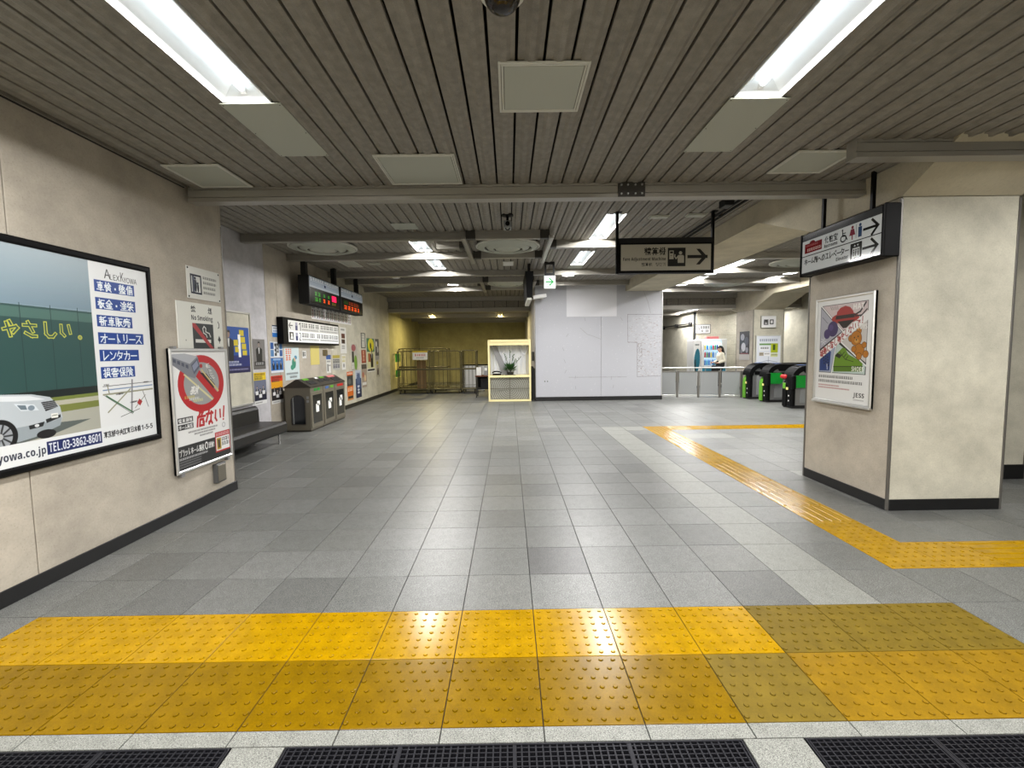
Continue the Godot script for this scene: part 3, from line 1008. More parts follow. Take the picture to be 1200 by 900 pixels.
	for k in [[-1.25, -0.68, "short one between the left lamp and the central diffuser"], [0.72, 3.34, "to the right of the central diffuser, behind the fare sign"]]:
		beam(structure("ceiling_beam", "grey metal crossbeam under the slats, " + k[2], "beam"), k[0], k[1], -8.02, FAR - 0.002)
	beam(structure("ceiling_beam", "grey metal crossbeam under the slats, just before the white wall", "beam"), 0.72, 3.34, -12.6, FAR - 0.002)
	for z in [-7.38, -9.2, -10.85, -12.6, -14.3]:
		beam(structure("ceiling_beam", "grey metal crossbeam over the ticket hall, " + {-7.38: "nearest one, behind the near pillar", -9.2: "second one from the near pillar", -10.85: "third one, at the long lamp", -12.6: "fourth one, over the gates", -14.3: "fifth one, before the far pillar"}[z], "beam"), 4.40, 8.1, z, FAR - 0.002)
	# frames that carry a round diffuser between the crossbeams
	for zc in [-8.25, -12.75]:
		var f := thing("diffuser_frame", "dark jointed metal frame hung round the central diffuser" if zc > -10 else "farther jointed metal frame under the ceiling", "frame", Vector3(0, FAR - 0.14, zc))
		for s in [-1.0, 1.0]:
			var g := Geo.new()
			g.box(s * 0.70 - 0.03, -0.02, -1.05, s * 0.70 + 0.03, 0.02, 1.0, 0.004)
			g.box(s * 0.70 - 0.045, -0.02, -1.05, s * 0.70 - 0.035, 0.03, 1.0)
			part(f, "side_bar", g, M.beam)
			for z in [-0.62, 0.88]:
				bpart(f, "joint_block", M.bracket, s * 0.70 - s * 0.18, 0.0, z - 0.06, s * 0.70 - s * 0.03, 0.136, z + 0.05, 0.004)
			bpart(f, "joint_block", M.bracket, s * 0.70 + s * 0.03, 0.0, 0.14, s * 0.70 + s * 0.15, 0.136, 0.26, 0.004)
		for z in [-0.62, 0.88]:
			var g2 := Geo.new()
			g2.box(-0.52, 0.0, z - 0.05, 0.52, 0.10, z + 0.03, 0.004)
			g2.box(-0.52, 0.10, z - 0.03, 0.52, 0.138, z + 0.03)
			part(f, "cross_bar", g2, M.beam)
	# round air diffusers
	for d in [[-3.3, -8.2, "round air diffuser near the poster wall, beyond the left corner"], [0.0, -8.28, "round air diffuser in the middle, inside the metal frame"], [-3.3, -12.6, "far round air diffuser above the departure boards"], [0.0, -12.75, "far round air diffuser inside the second metal frame"], [6.45, -10.1, "round air diffuser over the ticket hall by the near pillar"], [6.35, -13.3, "farther round air diffuser over the ticket hall"]]:
		var o := thing("air_diffuser", d[2], "diffuser", Vector3(d[0], FAR - 0.04, d[1]))
		for k in [[0.56, 0.42, 0.0, -0.055], [0.40, 0.26, -0.012, -0.075], [0.24, 0.0, -0.035, -0.085]]:
			var g := Geo.new()
			g.lathe(pts([k[0], k[2], k[0] - 0.02, k[2] - 0.025, k[1] + 0.02, k[3], maxf(k[1], 0.0), k[3] + 0.02]), 40)
			part(o, "cone", g, M.panel)
		var rim := Geo.new()
		rim.lathe(pts([0.58, 0.006, 0.58, -0.016, 0.555, -0.02]), 40)
		part(o, "rim", rim, M.plate)
	# flat access panels and lamp cover plates
	access(0.21, -2.765, 0.25, 0.25, NEAR, "square white access panel in the middle of the near ceiling")
	access(-0.73, -3.94, 0.32, 0.31, NEAR, "square white access panel just before the first crossbeam, left of centre")
	access(-2.57, -4.02, 0.235, 0.25, NEAR, "white access panel at the left end of the first crossbeam, by the wall")
	access(2.53, -3.86, 0.235, 0.225, NEAR, "white access panel near the right end of the first crossbeam")
	access(-3.4, -9.9, 0.17, 0.33, FAR, "small pale access panel behind the departure boards")
	access(0.0, -9.35, 0.25, 0.08, FAR, "narrow pale panel behind the central diffuser")
	for k in [[-1.575, -3.265, 0.19, 0.375, NEAR, "plain cover plate at the far end of the left ceiling lamp"], [1.575, -3.265, 0.19, 0.375, NEAR, "plain cover plate at the far end of the right ceiling lamp"], [-1.575, -7.04, 0.185, 0.17, FAR, "cover plate before the second crossbeam, left of centre"], [1.56, -10.6, 0.165, 0.2, FAR, "cover plate at the end of the second lamp on the right"]]:
		var o := thing("cover_plate", k[5], "cover", Vector3(k[0], k[4] - 0.014, k[1]))
		bpart(o, "plate", M.panel, -k[2], 0, -k[3], k[2], 0.006, k[3], 0.002)
		for sx in [-1.0, 1.0]:
			for sz in [-0.95, 0.0, 0.95]:
				var g := Geo.new()
				g.rod(Vector3(sx * (k[2] - 0.015), -0.002, sz * k[3]), Vector3(sx * (k[2] - 0.015), 0.0, sz * k[3]), 0.004, -1, 6)
				part(o, "screw", g, M.dark)

func access(x: float, z: float, hx: float, hz: float, y: float, label: String) -> void:
	var o := thing("access_panel", label, "panel", Vector3(x, y - 0.02, z))
	bpart(o, "door", M.panel, -hx + 0.032, 0.001, -hz + 0.032, hx - 0.032, 0.012, hz - 0.032, 0.002)
	var g := Geo.new()
	for s in [-1.0, 1.0]:
		g.box(-hx, 0, s * hz, hx, 0.012, s * (hz - 0.013), 0.002)
		g.box(-hx + 0.015, 0, s * (hz - 0.017), hx - 0.015, 0.010, s * (hz - 0.028), 0.002)
		g.box(s * hx, 0, -hz + 0.013, s * (hx - 0.013), 0.012, hz - 0.013, 0.002)
		g.box(s * (hx - 0.017), 0, -hz + 0.028, s * (hx - 0.028), 0.010, hz - 0.028, 0.002)
	part(o, "frame", g, M.plate)
	bpart(o, "rebate", M.bracket, -hx + 0.01, 0.010, -hz + 0.01, hx - 0.01, 0.0125, hz - 0.01)

# ---------------------------------------------------------------- posters and boards
# a sheet or board whose base stands at where; its face looks along the turned z axis
func poster(called: String, label: String, cat: String, where: Vector3, turn: float, w: float, h: float, t: Texture2D, group := "", frame := 0.0, fm: Material = null, depth := 0.003, gloss := 0.5) -> Node3D:
	var o := thing(called, label, cat, where, turn, group)
	var back: Material = M.paper if frame == 0.0 else M.grey
	bpart(o, "backing" if frame > 0.0 else "sheet", back, -w / 2, 0, 0, w / 2, h, depth, 0.0005)
	var g := Geo.new()
	var i := frame * 0.9
	g.pic(Vector3(-w / 2 + i, h - i, depth + 0.0008), Vector3(w / 2 - i, h - i, depth + 0.0008), Vector3(w / 2 - i, i, depth + 0.0008), Vector3(-w / 2 + i, i, depth + 0.0008))
	part(o, "print", g, print_mat(t, gloss))
	if frame > 0.0:
		var f := Geo.new()
		var d := depth + 0.012
		var prof := [[0.0, 0.0], [0.0, d * 0.7], [frame * 0.25, d], [frame * 0.75, d], [frame, d * 0.8], [frame, 0.0]]
		var corners := [Vector2(-w / 2, 0), Vector2(w / 2, 0), Vector2(w / 2, h), Vector2(-w / 2, h)]
		for k in 4:
			var a: Vector2 = corners[k]
			var b: Vector2 = corners[(k + 1) % 4]
			var along := (b - a).normalized()
			var inn := Vector2(-along.y, along.x)
			for q in prof.size() - 1:
				var p0: Array = prof[q]
				var p1: Array = prof[q + 1]
				var a0: Vector2 = a + (inn + along) * p0[0]
				var b0: Vector2 = b + (inn - along) * p0[0]
				var a1: Vector2 = a + (inn + along) * p1[0]
				var b1: Vector2 = b + (inn - along) * p1[0]
				var nrm: Vector2 = Vector2(p0[1] - p1[1], p1[0] - p0[0])
				f.quad(Vector3(a0.x, a0.y, p0[1]), Vector3(b0.x, b0.y, p0[1]), Vector3(b1.x, b1.y, p1[1]), Vector3(a1.x, a1.y, p1[1]), Vector3(inn.x * nrm.x, inn.y * nrm.x, nrm.y))
		part(o, "frame", f, fm)
	return o

# on a wall seen from the right: spans given as depths (near, far) and heights
func on_left(called: String, label: String, cat: String, x: float, z0: float, z1: float, y0: float, y1: float, t: Texture2D, group := "", frame := 0.0, fm: Material = null, depth := 0.003, gloss := 0.5) -> Node3D:
	return poster(called, label, cat, Vector3(x, y0, (z0 + z1) / 2), PI / 2, absf(z1 - z0), y1 - y0, t, group, frame, fm, depth, gloss)

func arrow(k: Ink, x: float, y: float, s: float, c: Color, t: float, left := false) -> void:
	var f := -1.0 if left else 1.0
	k.ln(c, t, [x - f * s, y, x + f * s * 0.85, y])
	k.ln(c, t, [x + f * s * 0.15, y - s * 0.82, x + f * s * 0.95, y, x + f * s * 0.15, y + s * 0.82])

func print_car_board() -> ImageTexture:
	var k := Ink.new(1380, 670, Color(0.90, 0.91, 0.91))
	var r := RandomNumberGenerator.new()
	r.seed = 3
	k.rect(0, 0, 1125, 600, Color(0.52, 0.60, 0.65))
	for i in 30:
		k.rect(0, i * 6, 1125, 6, Color(0.62, 0.68, 0.71).lerp(Color(0.47, 0.56, 0.61), i / 30.0))
	# hall of dark green sheeting
	k.pl(Color(0.17, 0.30, 0.29), [0, 170, 1125, 186, 1125, 478, 0, 478])
	k.pl(Color(0.29, 0.42, 0.39), [0, 176, 1125, 192, 1125, 222, 0, 214])
	for i in 13:
		k.ln(Color(0.10, 0.20, 0.20), 2, [60 + i * 92, 176, 60 + i * 92, 476])
	k.rect(520, 262, 270, 206, Color(0.06, 0.12, 0.12))
	k.rect(0, 262, 330, 206, Color(0.08, 0.16, 0.16))
	k.pl(Color(0.08, 0.12, 0.11), [0, 458, 1125, 446, 1125, 474, 0, 486])
	k.pl(Color(0.45, 0.50, 0.22), [0, 486, 1125, 470, 1125, 486, 0, 500])
	k.pl(Color(0.72, 0.71, 0.64), [0, 498, 1125, 482, 1125, 498, 0, 514])
	k.pl(Color(0.47, 0.50, 0.24), [0, 512, 1125, 498, 1125, 522, 0, 548])
	k.pl(Color(0.68, 0.68, 0.63), [0, 546, 1125, 520, 1125, 604, 0, 604])
	k.pl(Color(0.36, 0.39, 0.38), [300, 590, 830, 604, 960, 590, 1090, 560, 980, 556, 500, 566])
	for i in 60:
		k.oval(450 + r.randf() * 250, 95 + r.randf() * 60, 5, 3, Color(0.30, 0.40, 0.22), 7)
	# silver saloon car, nose to the right
	var body := Color(0.74, 0.77, 0.79)
	k.pl(body, [150, 500, 175, 470, 330, 455, 420, 400, 470, 382, 620, 378, 690, 398, 770, 446, 900, 456, 955, 470, 985, 505, 990, 540, 980, 566, 900, 590, 850, 596, 840, 585, 690, 596, 200, 590, 160, 560])
	k.pl(Color(0.20, 0.26, 0.29), [360, 455, 436, 408, 480, 394, 612, 390, 676, 408, 748, 450, 600, 456])
	k.ln(body, 7, [540, 388, 560, 456])
	k.pl(Color(0.88, 0.90, 0.91), [760, 450, 895, 461, 940, 476, 860, 474, 780, 466])
	k.pl(Color(0.60, 0.64, 0.66), [690, 560, 960, 548, 988, 540, 980, 566, 900, 590, 840, 596])
	k.pl(Color(0.85, 0.88, 0.90), [848, 480, 905, 488, 918, 508, 866, 504])
	k.pl(Color(0.42, 0.48, 0.52), [856, 485, 880, 488, 884, 502, 866, 500])
	k.oval(896, 498, 10, 8, Color(0.50, 0.56, 0.60))
	k.pl(Color(0.13, 0.14, 0.15), [926, 484, 968, 482, 978, 504, 938, 514])
	for i in 4:
		k.ln(Color(0.75, 0.77, 0.79), 1.6, [929 + i * 2, 489 + i * 6, 972 + i, 487 + i * 5.5])
	k.pl(Color(0.12, 0.13, 0.14), [936, 540, 984, 530, 984, 540, 938, 552])
	k.rect(954, 524, 22, 15, Color(0.93, 0.93, 0.90))
	k.ln(Color(0.25, 0.30, 0.25), 2, [957, 531, 973, 530])
	k.pl(Color(0.14, 0.15, 0.16), [884, 552, 932, 546, 926, 560, 886, 564])
	k.oval(908, 555, 7, 5, Color(0.85, 0.86, 0.86))
	for wx in [285.0, 805.0]:
		k.oval(wx, 572, 47, 50, Color(0.07, 0.07, 0.08))
		k.oval(wx, 572, 33, 36, Color(0.62, 0.64, 0.66))
		for i in 10:
			k.seg(Vector2(wx, 572), Vector2(wx + 31 * cos(i * TAU / 10), 572 + 34 * sin(i * TAU / 10)), 5, Color(0.20, 0.21, 0.22))
		k.oval(wx, 572, 8, 9, Color(0.70, 0.71, 0.72))
	k.oval(935, 586, 30, 14, Color(0.08, 0.08, 0.09))
	# line of yellow outlined letters
	for p in [["に", 798.0], ["や", 858.0], ["さ", 914.0], ["し", 970.0], ["い", 1025.0]]:
		k.kan(p[0], p[1] - 22, 232, 46, 46, 11, Color(0.75, 0.75, 0.28))
		k.kan(p[0], p[1] - 22, 232, 46, 46, 5, Color(0.17, 0.30, 0.29))
	k.oval(1074, 276, 8, 8, Color(0.75, 0.75, 0.28))
	k.oval(1074, 276, 5, 5, Color(0.55, 0.58, 0.34))
	# the column on the right
	k.rect(1125, 0, 255, 670, Color(0.91, 0.92, 0.92))
	var ink := Color(0.12, 0.12, 0.13)
	k.word("A", 1186, 22, 26, 34, ink, false)
	k.word("LEX", 1210, 38, 42, 20, ink, false)
	k.word("K", 1256, 24, 14, 34, ink, false)
	k.word("YOWA", 1270, 40, 60, 20, ink, false)
	var blue := Color(0.06, 0.24, 0.56)
	var rows := [["車検・整備", 172], ["板金・塗装", 172], ["新車販売", 152], ["オートリース", 200], ["レンタカー", 172], ["損害保険", 148]]
	for i in 6:
		var x := 1143.0
		var y := 66.0 + i * 63.0
		k.rect(x, y, rows[i][1], 42, blue)
		k.kan(rows[i][0], x + 8, y + 5, rows[i][1] - 16, 33, 4.2, Color(0.94, 0.96, 0.97))
	# little street map
	k.ln(Color(0.60, 0.60, 0.50), 6, [1146, 482, 1370, 478])
	k.ln(Color(0.60, 0.60, 0.50), 5, [1160, 548, 1262, 470])
	k.ln(Color(0.45, 0.55, 0.70), 4, [1146, 466, 1370, 462])
	k.ln(Color(0.20, 0.20, 0.20), 2, [1146, 452, 1370, 448])
	k.ln(Color(0.30, 0.30, 0.32), 6, [1274, 436, 1262, 560])
	k.ln(Color(0.85, 0.85, 0.85), 1.5, [1274, 436, 1262, 560])
	k.ln(Color(0.22, 0.42, 0.26), 5, [1158, 488, 1268, 562])
	k.ln(Color(0.22, 0.22, 0.22), 1.5, [1150, 486, 1266, 568])
	k.ln(Color(0.5, 0.5, 0.5), 3, [1322, 484, 1344, 548])
	k.ln(Color(0.55, 0.55, 0.5), 3, [1280, 546, 1332, 500])
	k.ln(Color(0.55, 0.55, 0.45), 4, [1170, 480, 1164, 448])
	k.ln(Color(0.3, 0.3, 0.3), 2, [1212, 572, 1300, 552])
	k.pl(Color(0.66, 0.16, 0.16), [1302, 512, 1316, 524, 1304, 540, 1290, 528])
	for i in 9:
		k.fine(1150 + (i * 61) % 190, 444 + (i * 37) % 110, 22, 5, Color(0.25, 0.25, 0.25), r)
	# bottom band
	k.rect(0, 600, 1380, 70, Color(0.92, 0.93, 0.93))
	k.word("www.alex-kyowa.co.jp", 640, 622, 288, 34, Color(0.12, 0.14, 0.22), true)
	k.rect(932, 612, 194, 42, Color(0.07, 0.13, 0.36))
	k.word("TEL.03-3862-8601", 938, 618, 182, 30, Color(0.93, 0.94, 0.96), true)
	k.kan("東京都中央区東日本橋", 1134, 618, 164, 22, 2.6, ink)
	k.word("1-5-5", 1302, 619, 56, 20, ink, true)
	return k.tex()

func print_danger() -> ImageTexture:
	var k := Ink.new(400, 560, Color(0.93, 0.93, 0.92))
	var r := RandomNumberGenerator.new()
	r.seed = 9
	var red := Color(0.74, 0.10, 0.12)
	k.oval(202, 160, 172, 142, red)
	k.oval(202, 160, 132, 106, Color(0.62, 0.63, 0.62))
	k.pl(red, [96, 66, 132, 44, 330, 226, 296, 252])
	k.pl(Color(0.22, 0.10, 0.10), [186, 104, 236, 112, 300, 172, 286, 192])
	k.pl(Color(0.85, 0.82, 0.62), [70, 110, 80, 106, 280, 246, 270, 252])
	k.pl(Color(0.80, 0.74, 0.50), [196, 92, 204, 88, 330, 205, 322, 212])
	# train coming in at the top left
	k.pl(Color(0.50, 0.51, 0.54), [0, 12, 90, 10, 178, 24, 196, 80, 150, 132, 100, 118, 0, 60])
	k.pl(Color(0.70, 0.71, 0.73), [0, 12, 90, 10, 178, 24, 120, 60, 0, 24])
	k.pl(Color(0.34, 0.36, 0.42), [128, 66, 176, 34, 190, 76, 146, 112])
	k.pl(Color(0.55, 0.58, 0.66), [136, 70, 172, 44, 182, 70, 146, 98])
	for i in 4:
		k.pl(Color(0.30, 0.32, 0.38), [10 + i * 27, 34 + i * 9, 28 + i * 27, 38 + i * 9, 28 + i * 27, 54 + i * 10, 10 + i * 27, 49 + i * 9])
	k.oval(200, 72, 10, 10, Color(0.70, 0.15, 0.15))
	for i in 9:
		k.ln(Color(0.86, 0.86, 0.84), 3, [238 + i * 3, 66 + i * 9, 252 + i * 5 + r.randf() * 12, 60 + i * 10 + r.randf() * 8])
	k.oval(244, 74, 8, 8, Color(0.86, 0.85, 0.82))
	k.ln(Color(0.2, 0.2, 0.2), 3, [250, 90, 262, 126, 286, 146])
	k.kan("事故", 104, 168, 62, 40, 5, Color(0.92, 0.92, 0.90), 2.0)
	for i in 3:
		k.fine(70 + i * 30, 214 + i * 10, 70, 12, [Color(0.86, 0.80, 0.35), Color(0.92, 0.92, 0.90), Color(0.90, 0.88, 0.60)][i], r)
	k.kan("危ない", 140, 300, 196, 70, 12, red, 1.2)
	k.ln(red, 12, [362, 296, 354, 346])
	k.oval(352, 362, 6, 6, red)
	for q in [["電車接触", 312.0], ["ホーム転落", 344.0]]:
		k.rect(14, q[1], 104, 26, Color(0.16, 0.15, 0.15))
		k.kan(q[0], 18, q[1] + 4, 96, 19, 2.6, Color(0.93, 0.93, 0.92))
	for i in 3:
		k.fine(80 + i * 40, 384 + i * 14, 220 - i * 60, 8, Color(0.35, 0.34, 0.34), r)
	k.oval(352, 392, 14, 13, Color(0.4, 0.4, 0.4))
	k.oval(352, 392, 12, 11, Color(0.9, 0.9, 0.9))
	k.rect(0, 446, 400, 114, Color(0.15, 0.15, 0.15))
	k.kan("プラットホーム事故", 10, 462, 176, 32, 3.4, Color(0.93, 0.93, 0.92))
	k.oval(204, 476, 13, 20, Color(0.93, 0.93, 0.92))
	k.oval(204, 476, 7, 13, Color(0.15, 0.15, 0.15))
	k.kan("運動", 220, 464, 44, 28, 3, Color(0.93, 0.93, 0.92))
	k.fine(10, 502, 200, 9, Color(0.9, 0.9, 0.9), r)
	for i in 3:
		k.fine(10, 518 + i * 12, 150, 6, Color(0.6, 0.6, 0.6), r)
	k.rect(274, 424, 126, 106, Color(0.72, 0.12, 0.14))
	k.fine(282, 430, 110, 14, Color(0.95, 0.85, 0.85), r)
	k.rect(280, 450, 114, 72, Color(0.94, 0.94, 0.93))
	k.rect(286, 456, 36, 60, Color(0.72, 0.60, 0.15))
	k.rect(294, 464, 20, 44, Color(0.3, 0.25, 0.15))
	k.fine(328, 458, 58, 18, Color(0.15, 0.15, 0.15), r)
	k.fine(328, 482, 58, 18, Color(0.15, 0.15, 0.15), r)
	return k.tex()

func print_no_smoking() -> ImageTexture:
	var k := Ink.new(320, 232, Color(0.88, 0.88, 0.84))
	k.kan("禁", 92, 14, 32, 30, 3.4, Color(0.12, 0.12, 0.12))
	k.kan("煙", 212, 14, 32, 30, 3.4, Color(0.12, 0.12, 0.12))
	k.word("No Smoking", 92, 57, 154, 32, Color(0.10, 0.10, 0.10), true)
	k.rect(96, 96, 150, 136, Color(0.09, 0.12, 0.12))
	k.rect(112, 172, 112, 16, Color(0.85, 0.85, 0.82))
	k.ln(Color(0.85, 0.85, 0.82), 6, [196, 160, 190, 148, 172, 140, 168, 120, 178, 108, 190, 118, 188, 134, 214, 142, 222, 158])
	k.pl(Color(0.66, 0.14, 0.15), [96, 96, 116, 96, 246, 218, 246, 232, 236, 232, 96, 112])
	k.ln(Color(0.15, 0.15, 0.15), 5, [286, 80, 294, 92, 292, 108, 286, 112])
	k.pl(Color(0.12, 0.12, 0.12), [290, 150, 302, 172, 292, 182, 292, 190, 288, 190, 288, 182, 278, 172])
	k.oval(48, 178, 3, 4, Color(0.5, 0.5, 0.48), 8)
	return k.tex()

func print_escort() -> ImageTexture:
	var k := Ink.new(240, 150, Color(0.90, 0.90, 0.87))
	var r := RandomNumberGenerator.new()
	r.seed = 4
	var d := Color(0.10, 0.10, 0.20)
	k.rect(22, 34, 78, 92, d)
	k.rect(30, 42, 62, 76, Color(0.88, 0.88, 0.86))
	k.rect(36, 42, 14, 76, Color(0.30, 0.30, 0.38))
	k.oval(56, 52, 6, 7, d)
	k.pl(d, [49, 60, 63, 60, 66, 90, 61, 116, 52, 116, 47, 90])
	k.oval(74, 74, 5, 6, d)
	k.pl(d, [69, 80, 79, 80, 81, 98, 78, 116, 71, 116, 68, 98])
	k.ln(d, 3, [62, 66, 72, 84])
	for i in 4:
		k.fine(112, 36 + i * 24, 100 - i * 4, 11, Color(0.35, 0.35, 0.35), r)
	for p in [[8, 8], [232, 8], [8, 142], [232, 142]]:
		k.oval(p[0], p[1], 4, 4, Color(0.12, 0.12, 0.12), 10)
	return k.tex()

# simple layouts for small far posters: bands of colour [height share, colour], then blobs and print lines
func small_print(w: int, h: int, bands: Array, marks: Array, sd: int, c := Color(0.2, 0.2, 0.2)) -> ImageTexture:
	var k := Ink.new(w, h, Color(0.92, 0.92, 0.90))
	var r := RandomNumberGenerator.new()
	r.seed = sd
	var y := 0.0
	for b in bands:
		k.rect(0, y, w, b[0] * h, b[1])
		y += b[0] * h
	for m in marks:
		if m[0] == "o":
			k.oval(m[1] * w, m[2] * h, m[3] * w, m[4] * h, m[5], 20)
		elif m[0] == "r":
			k.rect(m[1] * w, m[2] * h, m[3] * w, m[4] * h, m[5])
		elif m[0] == "t":
			k.fine(m[1] * w, m[2] * h, m[3] * w, m[4] * h, m[5] if m.size() > 5 else c, r)
		elif m[0] == "p":
			person_print(k, m[1] * w, m[2] * h, m[3] * h, m[4], m[5])
	return k.tex()

func person_print(k: Ink, x: float, y: float, s: float, coat: Color, skin: Color) -> void:
	k.pl(coat, [x - s * 0.2, y + s * 0.95, x - s * 0.24, y + s * 0.32, x - s * 0.08, y + s * 0.24, x + s * 0.08, y + s * 0.24, x + s * 0.24, y + s * 0.32, x + s * 0.2, y + s * 0.95])
	k.pl(Color(0.85, 0.85, 0.84), [x - s * 0.05, y + s * 0.25, x + s * 0.05, y + s * 0.25, x + s * 0.02, y + s * 0.5, x - s * 0.02, y + s * 0.5])
	k.oval(x, y + s * 0.13, s * 0.075, s * 0.105, skin, 16)
	k.pl(Color(0.08, 0.07, 0.07), [x - s * 0.09, y + s * 0.12, x - s * 0.07, y + s * 0.0, x + s * 0.07, y, x + s * 0.09, y + s * 0.12, x + s * 0.05, y + s * 0.06, x - s * 0.05, y + s * 0.06])

const ORD := ["first", "second", "third", "fourth", "fifth", "sixth", "seventh", "eighth", "ninth", "tenth"]

func build_left_wall() -> void:
	var NW := -3.0
	var ad := poster("advertising_board", "large black-framed poster board showing a silver car, blue service labels and a small map", "poster", Vector3(NW, 0.765, -2.38), PI / 2, 2.86, 1.435, print_car_board(), "", 0.048, M.black, 0.02, 0.3)
	ad.set_meta("category", "billboard")
	var es := on_left("wall_sign", "small white sign with an adult and child pictogram, above the no smoking sign", "sign", NW, -4.26, -4.735, 2.005, 2.305, print_escort(), "", 0, null, 0.006, 0.12)
	for s in [-1.0, 1.0]:
		for y in [0.02, 0.28]:
			var g := Geo.new()
			g.rod(Vector3(s * 0.222, y, 0.006), Vector3(s * 0.222, y, 0.012), 0.007, 0.005, 8)
			part(es, "screw", g, M.dark)
	on_left("no_smoking_sign", "white no smoking sign with a crossed-out cigarette on black, partly behind a framed poster", "sign", NW, -4.10, -4.735, 1.50, 1.965, print_no_smoking(), "", 0, null, 0.008, 0.4)
	var dg := on_left("framed_poster", "silver-framed warning poster with a big red prohibition ring, at the corner of the left wall", "poster", NW + 0.016, -3.93, -4.735, 0.40, 1.53, print_danger(), "", 0.03, M.alu, 0.02, 0.35)
	for s in [-1.0, 1.0]:
		bpart(dg, "bracket", M.steel, s * 0.33 - 0.02, -0.03, -0.010, s * 0.33 + 0.02, 0.02, 0.028, 0.003)
		bpart(dg, "bracket", M.steel, s * 0.33 - 0.02, 1.12, -0.010, s * 0.33 + 0.02, 1.15, 0.028, 0.003)
	var so := thing("socket_box", "small grey metal socket box low on the left wall, below the warning poster", "socket", Vector3(NW, 0.175, -4.53), PI / 2)
	bpart(so, "body", M.grey_dark, -0.075, 0, 0, 0.075, 0.195, 0.045, 0.006)
	bpart(so, "lid", M.bin, -0.062, 0.015, 0.045, 0.062, 0.18, 0.052, 0.004)
	# ---- posters on the long wall
	var W := -4.3
	var P := "posters on the long left wall"
	var r := RandomNumberGenerator.new()
	r.seed = 5
	var nb := thing("notice_board", "tall white notice board in a metal frame, above the black bench", "notice board", Vector3(W, 0.66, -7.0), PI / 2)
	bpart(nb, "backing", M.conc_pale, -0.5, 0, 0, 0.5, 1.47, 0.018)
	for s in [-1.0, 1.0]:
		bpart(nb, "frame_bar", M.alu, s * 0.5, -0.02, 0, s * 0.475, 1.49, 0.034, 0.004)
	bpart(nb, "frame_bar", M.alu, -0.475, -0.02, 0, 0.475, 0.012, 0.034, 0.004)
	bpart(nb, "frame_bar", M.alu, -0.475, 1.458, 0, 0.475, 1.49, 0.034, 0.004)
	var y1 := Color(0.85, 0.76, 0.15)
	on_left("poster", "blue poster with a dark figure and yellow blocks on the framed notice board", "poster", W + 0.019, -6.75, -7.44, 1.18, 1.90,
		small_print(140, 150, [[0.62, Color(0.08, 0.30, 0.62)], [0.25, Color(0.05, 0.12, 0.42)], [0.13, Color(0.10, 0.08, 0.30)]],
		[["p", 0.22, 0.08, 0.7, Color(0.06, 0.07, 0.12), Color(0.6, 0.5, 0.45)], ["r", 0.62, 0.06, 0.18, 0.13, y1], ["r", 0.66, 0.21, 0.18, 0.13, y1], ["r", 0.70, 0.36, 0.17, 0.13, y1], ["r", 0.72, 0.51, 0.17, 0.11, y1], ["r", 0.40, 0.28, 0.16, 0.13, y1], ["r", 0.44, 0.43, 0.16, 0.12, y1],
		["t", 0.56, 0.16, 0.06, 0.5, Color.WHITE], ["t", 0.06, 0.74, 0.5, 0.04, Color.WHITE], ["t", 0.06, 0.8, 0.6, 0.04, Color.WHITE], ["t", 0.06, 0.91, 0.85, 0.03, Color(0.8, 0.8, 0.9)]], 1), P)
	on_left("poster", "black and white poster of a standing man in a dark jacket", "poster", W, -7.57, -7.945, 1.21, 1.725,
		small_print(80, 110, [[0.75, Color(0.48, 0.47, 0.46)], [0.25, Color(0.40, 0.39, 0.38)]], [["p", 0.5, 0.08, 0.8, Color(0.12, 0.12, 0.12), Color(0.55, 0.50, 0.47)], ["r", 0.12, 0.74, 0.8, 0.14, Color(0.08, 0.08, 0.08)], ["t", 0.18, 0.77, 0.68, 0.08, Color(0.8, 0.8, 0.8)]], 2), P)
	var trio := [["p", 0.25, 0.42, 0.34, Color(0.08, 0.08, 0.10), Color(0.7, 0.6, 0.55)], ["p", 0.75, 0.42, 0.34, Color(0.08, 0.08, 0.10), Color(0.7, 0.6, 0.55)], ["p", 0.5, 0.5, 0.38, Color(0.06, 0.06, 0.08), Color(0.7, 0.6, 0.55)], ["r", 0.12, 0.58, 0.22, 0.12, Color(0.88, 0.88, 0.88)], ["r", 0.66, 0.58, 0.22, 0.12, Color(0.88, 0.88, 0.88)], ["r", 0.38, 0.68, 0.24, 0.12, Color(0.9, 0.9, 0.9)], ["t", 0.1, 0.03, 0.8, 0.06, Color(0.25, 0.1, 0.05)], ["t", 0.1, 0.12, 0.6, 0.1], ["t", 0.08, 0.93, 0.55, 0.03]]
	on_left("poster", "poster with a yellow head and three dark figures, below the man in the jacket", "poster", W, -7.54, -7.925, 0.61, 1.155,
		small_print(80, 114, [[0.24, Color(0.88, 0.76, 0.10)], [0.4, Color(0.42, 0.44, 0.52)], [0.24, Color(0.12, 0.12, 0.2)], [0.12, Color(0.88, 0.88, 0.87)]], trio, 3), P)
	on_left("poster", "poster with a red and yellow head and three dark figures, beside the grey bins", "poster", W, -8.09, -8.505, 0.56, 1.07,
		small_print(80, 104, [[0.2, Color(0.80, 0.20, 0.10)], [0.24, Color(0.88, 0.62, 0.08)], [0.44, Color(0.16, 0.14, 0.14)], [0.12, Color(0.88, 0.88, 0.87)]], trio, 4), P)
	on_left("poster", "small blue and white sticker left of the black direction sign", "sticker", W, -8.22, -8.435, 1.78, 1.995,
		small_print(48, 48, [[0.1, Color(0.15, 0.2, 0.3)], [0.55, Color(0.86, 0.88, 0.90)], [0.35, Color(0.15, 0.45, 0.75)]], [["t", 0.15, 0.2, 0.7, 0.1], ["t", 0.15, 0.42, 0.7, 0.14, Color(0.2, 0.35, 0.6)]], 5), P)
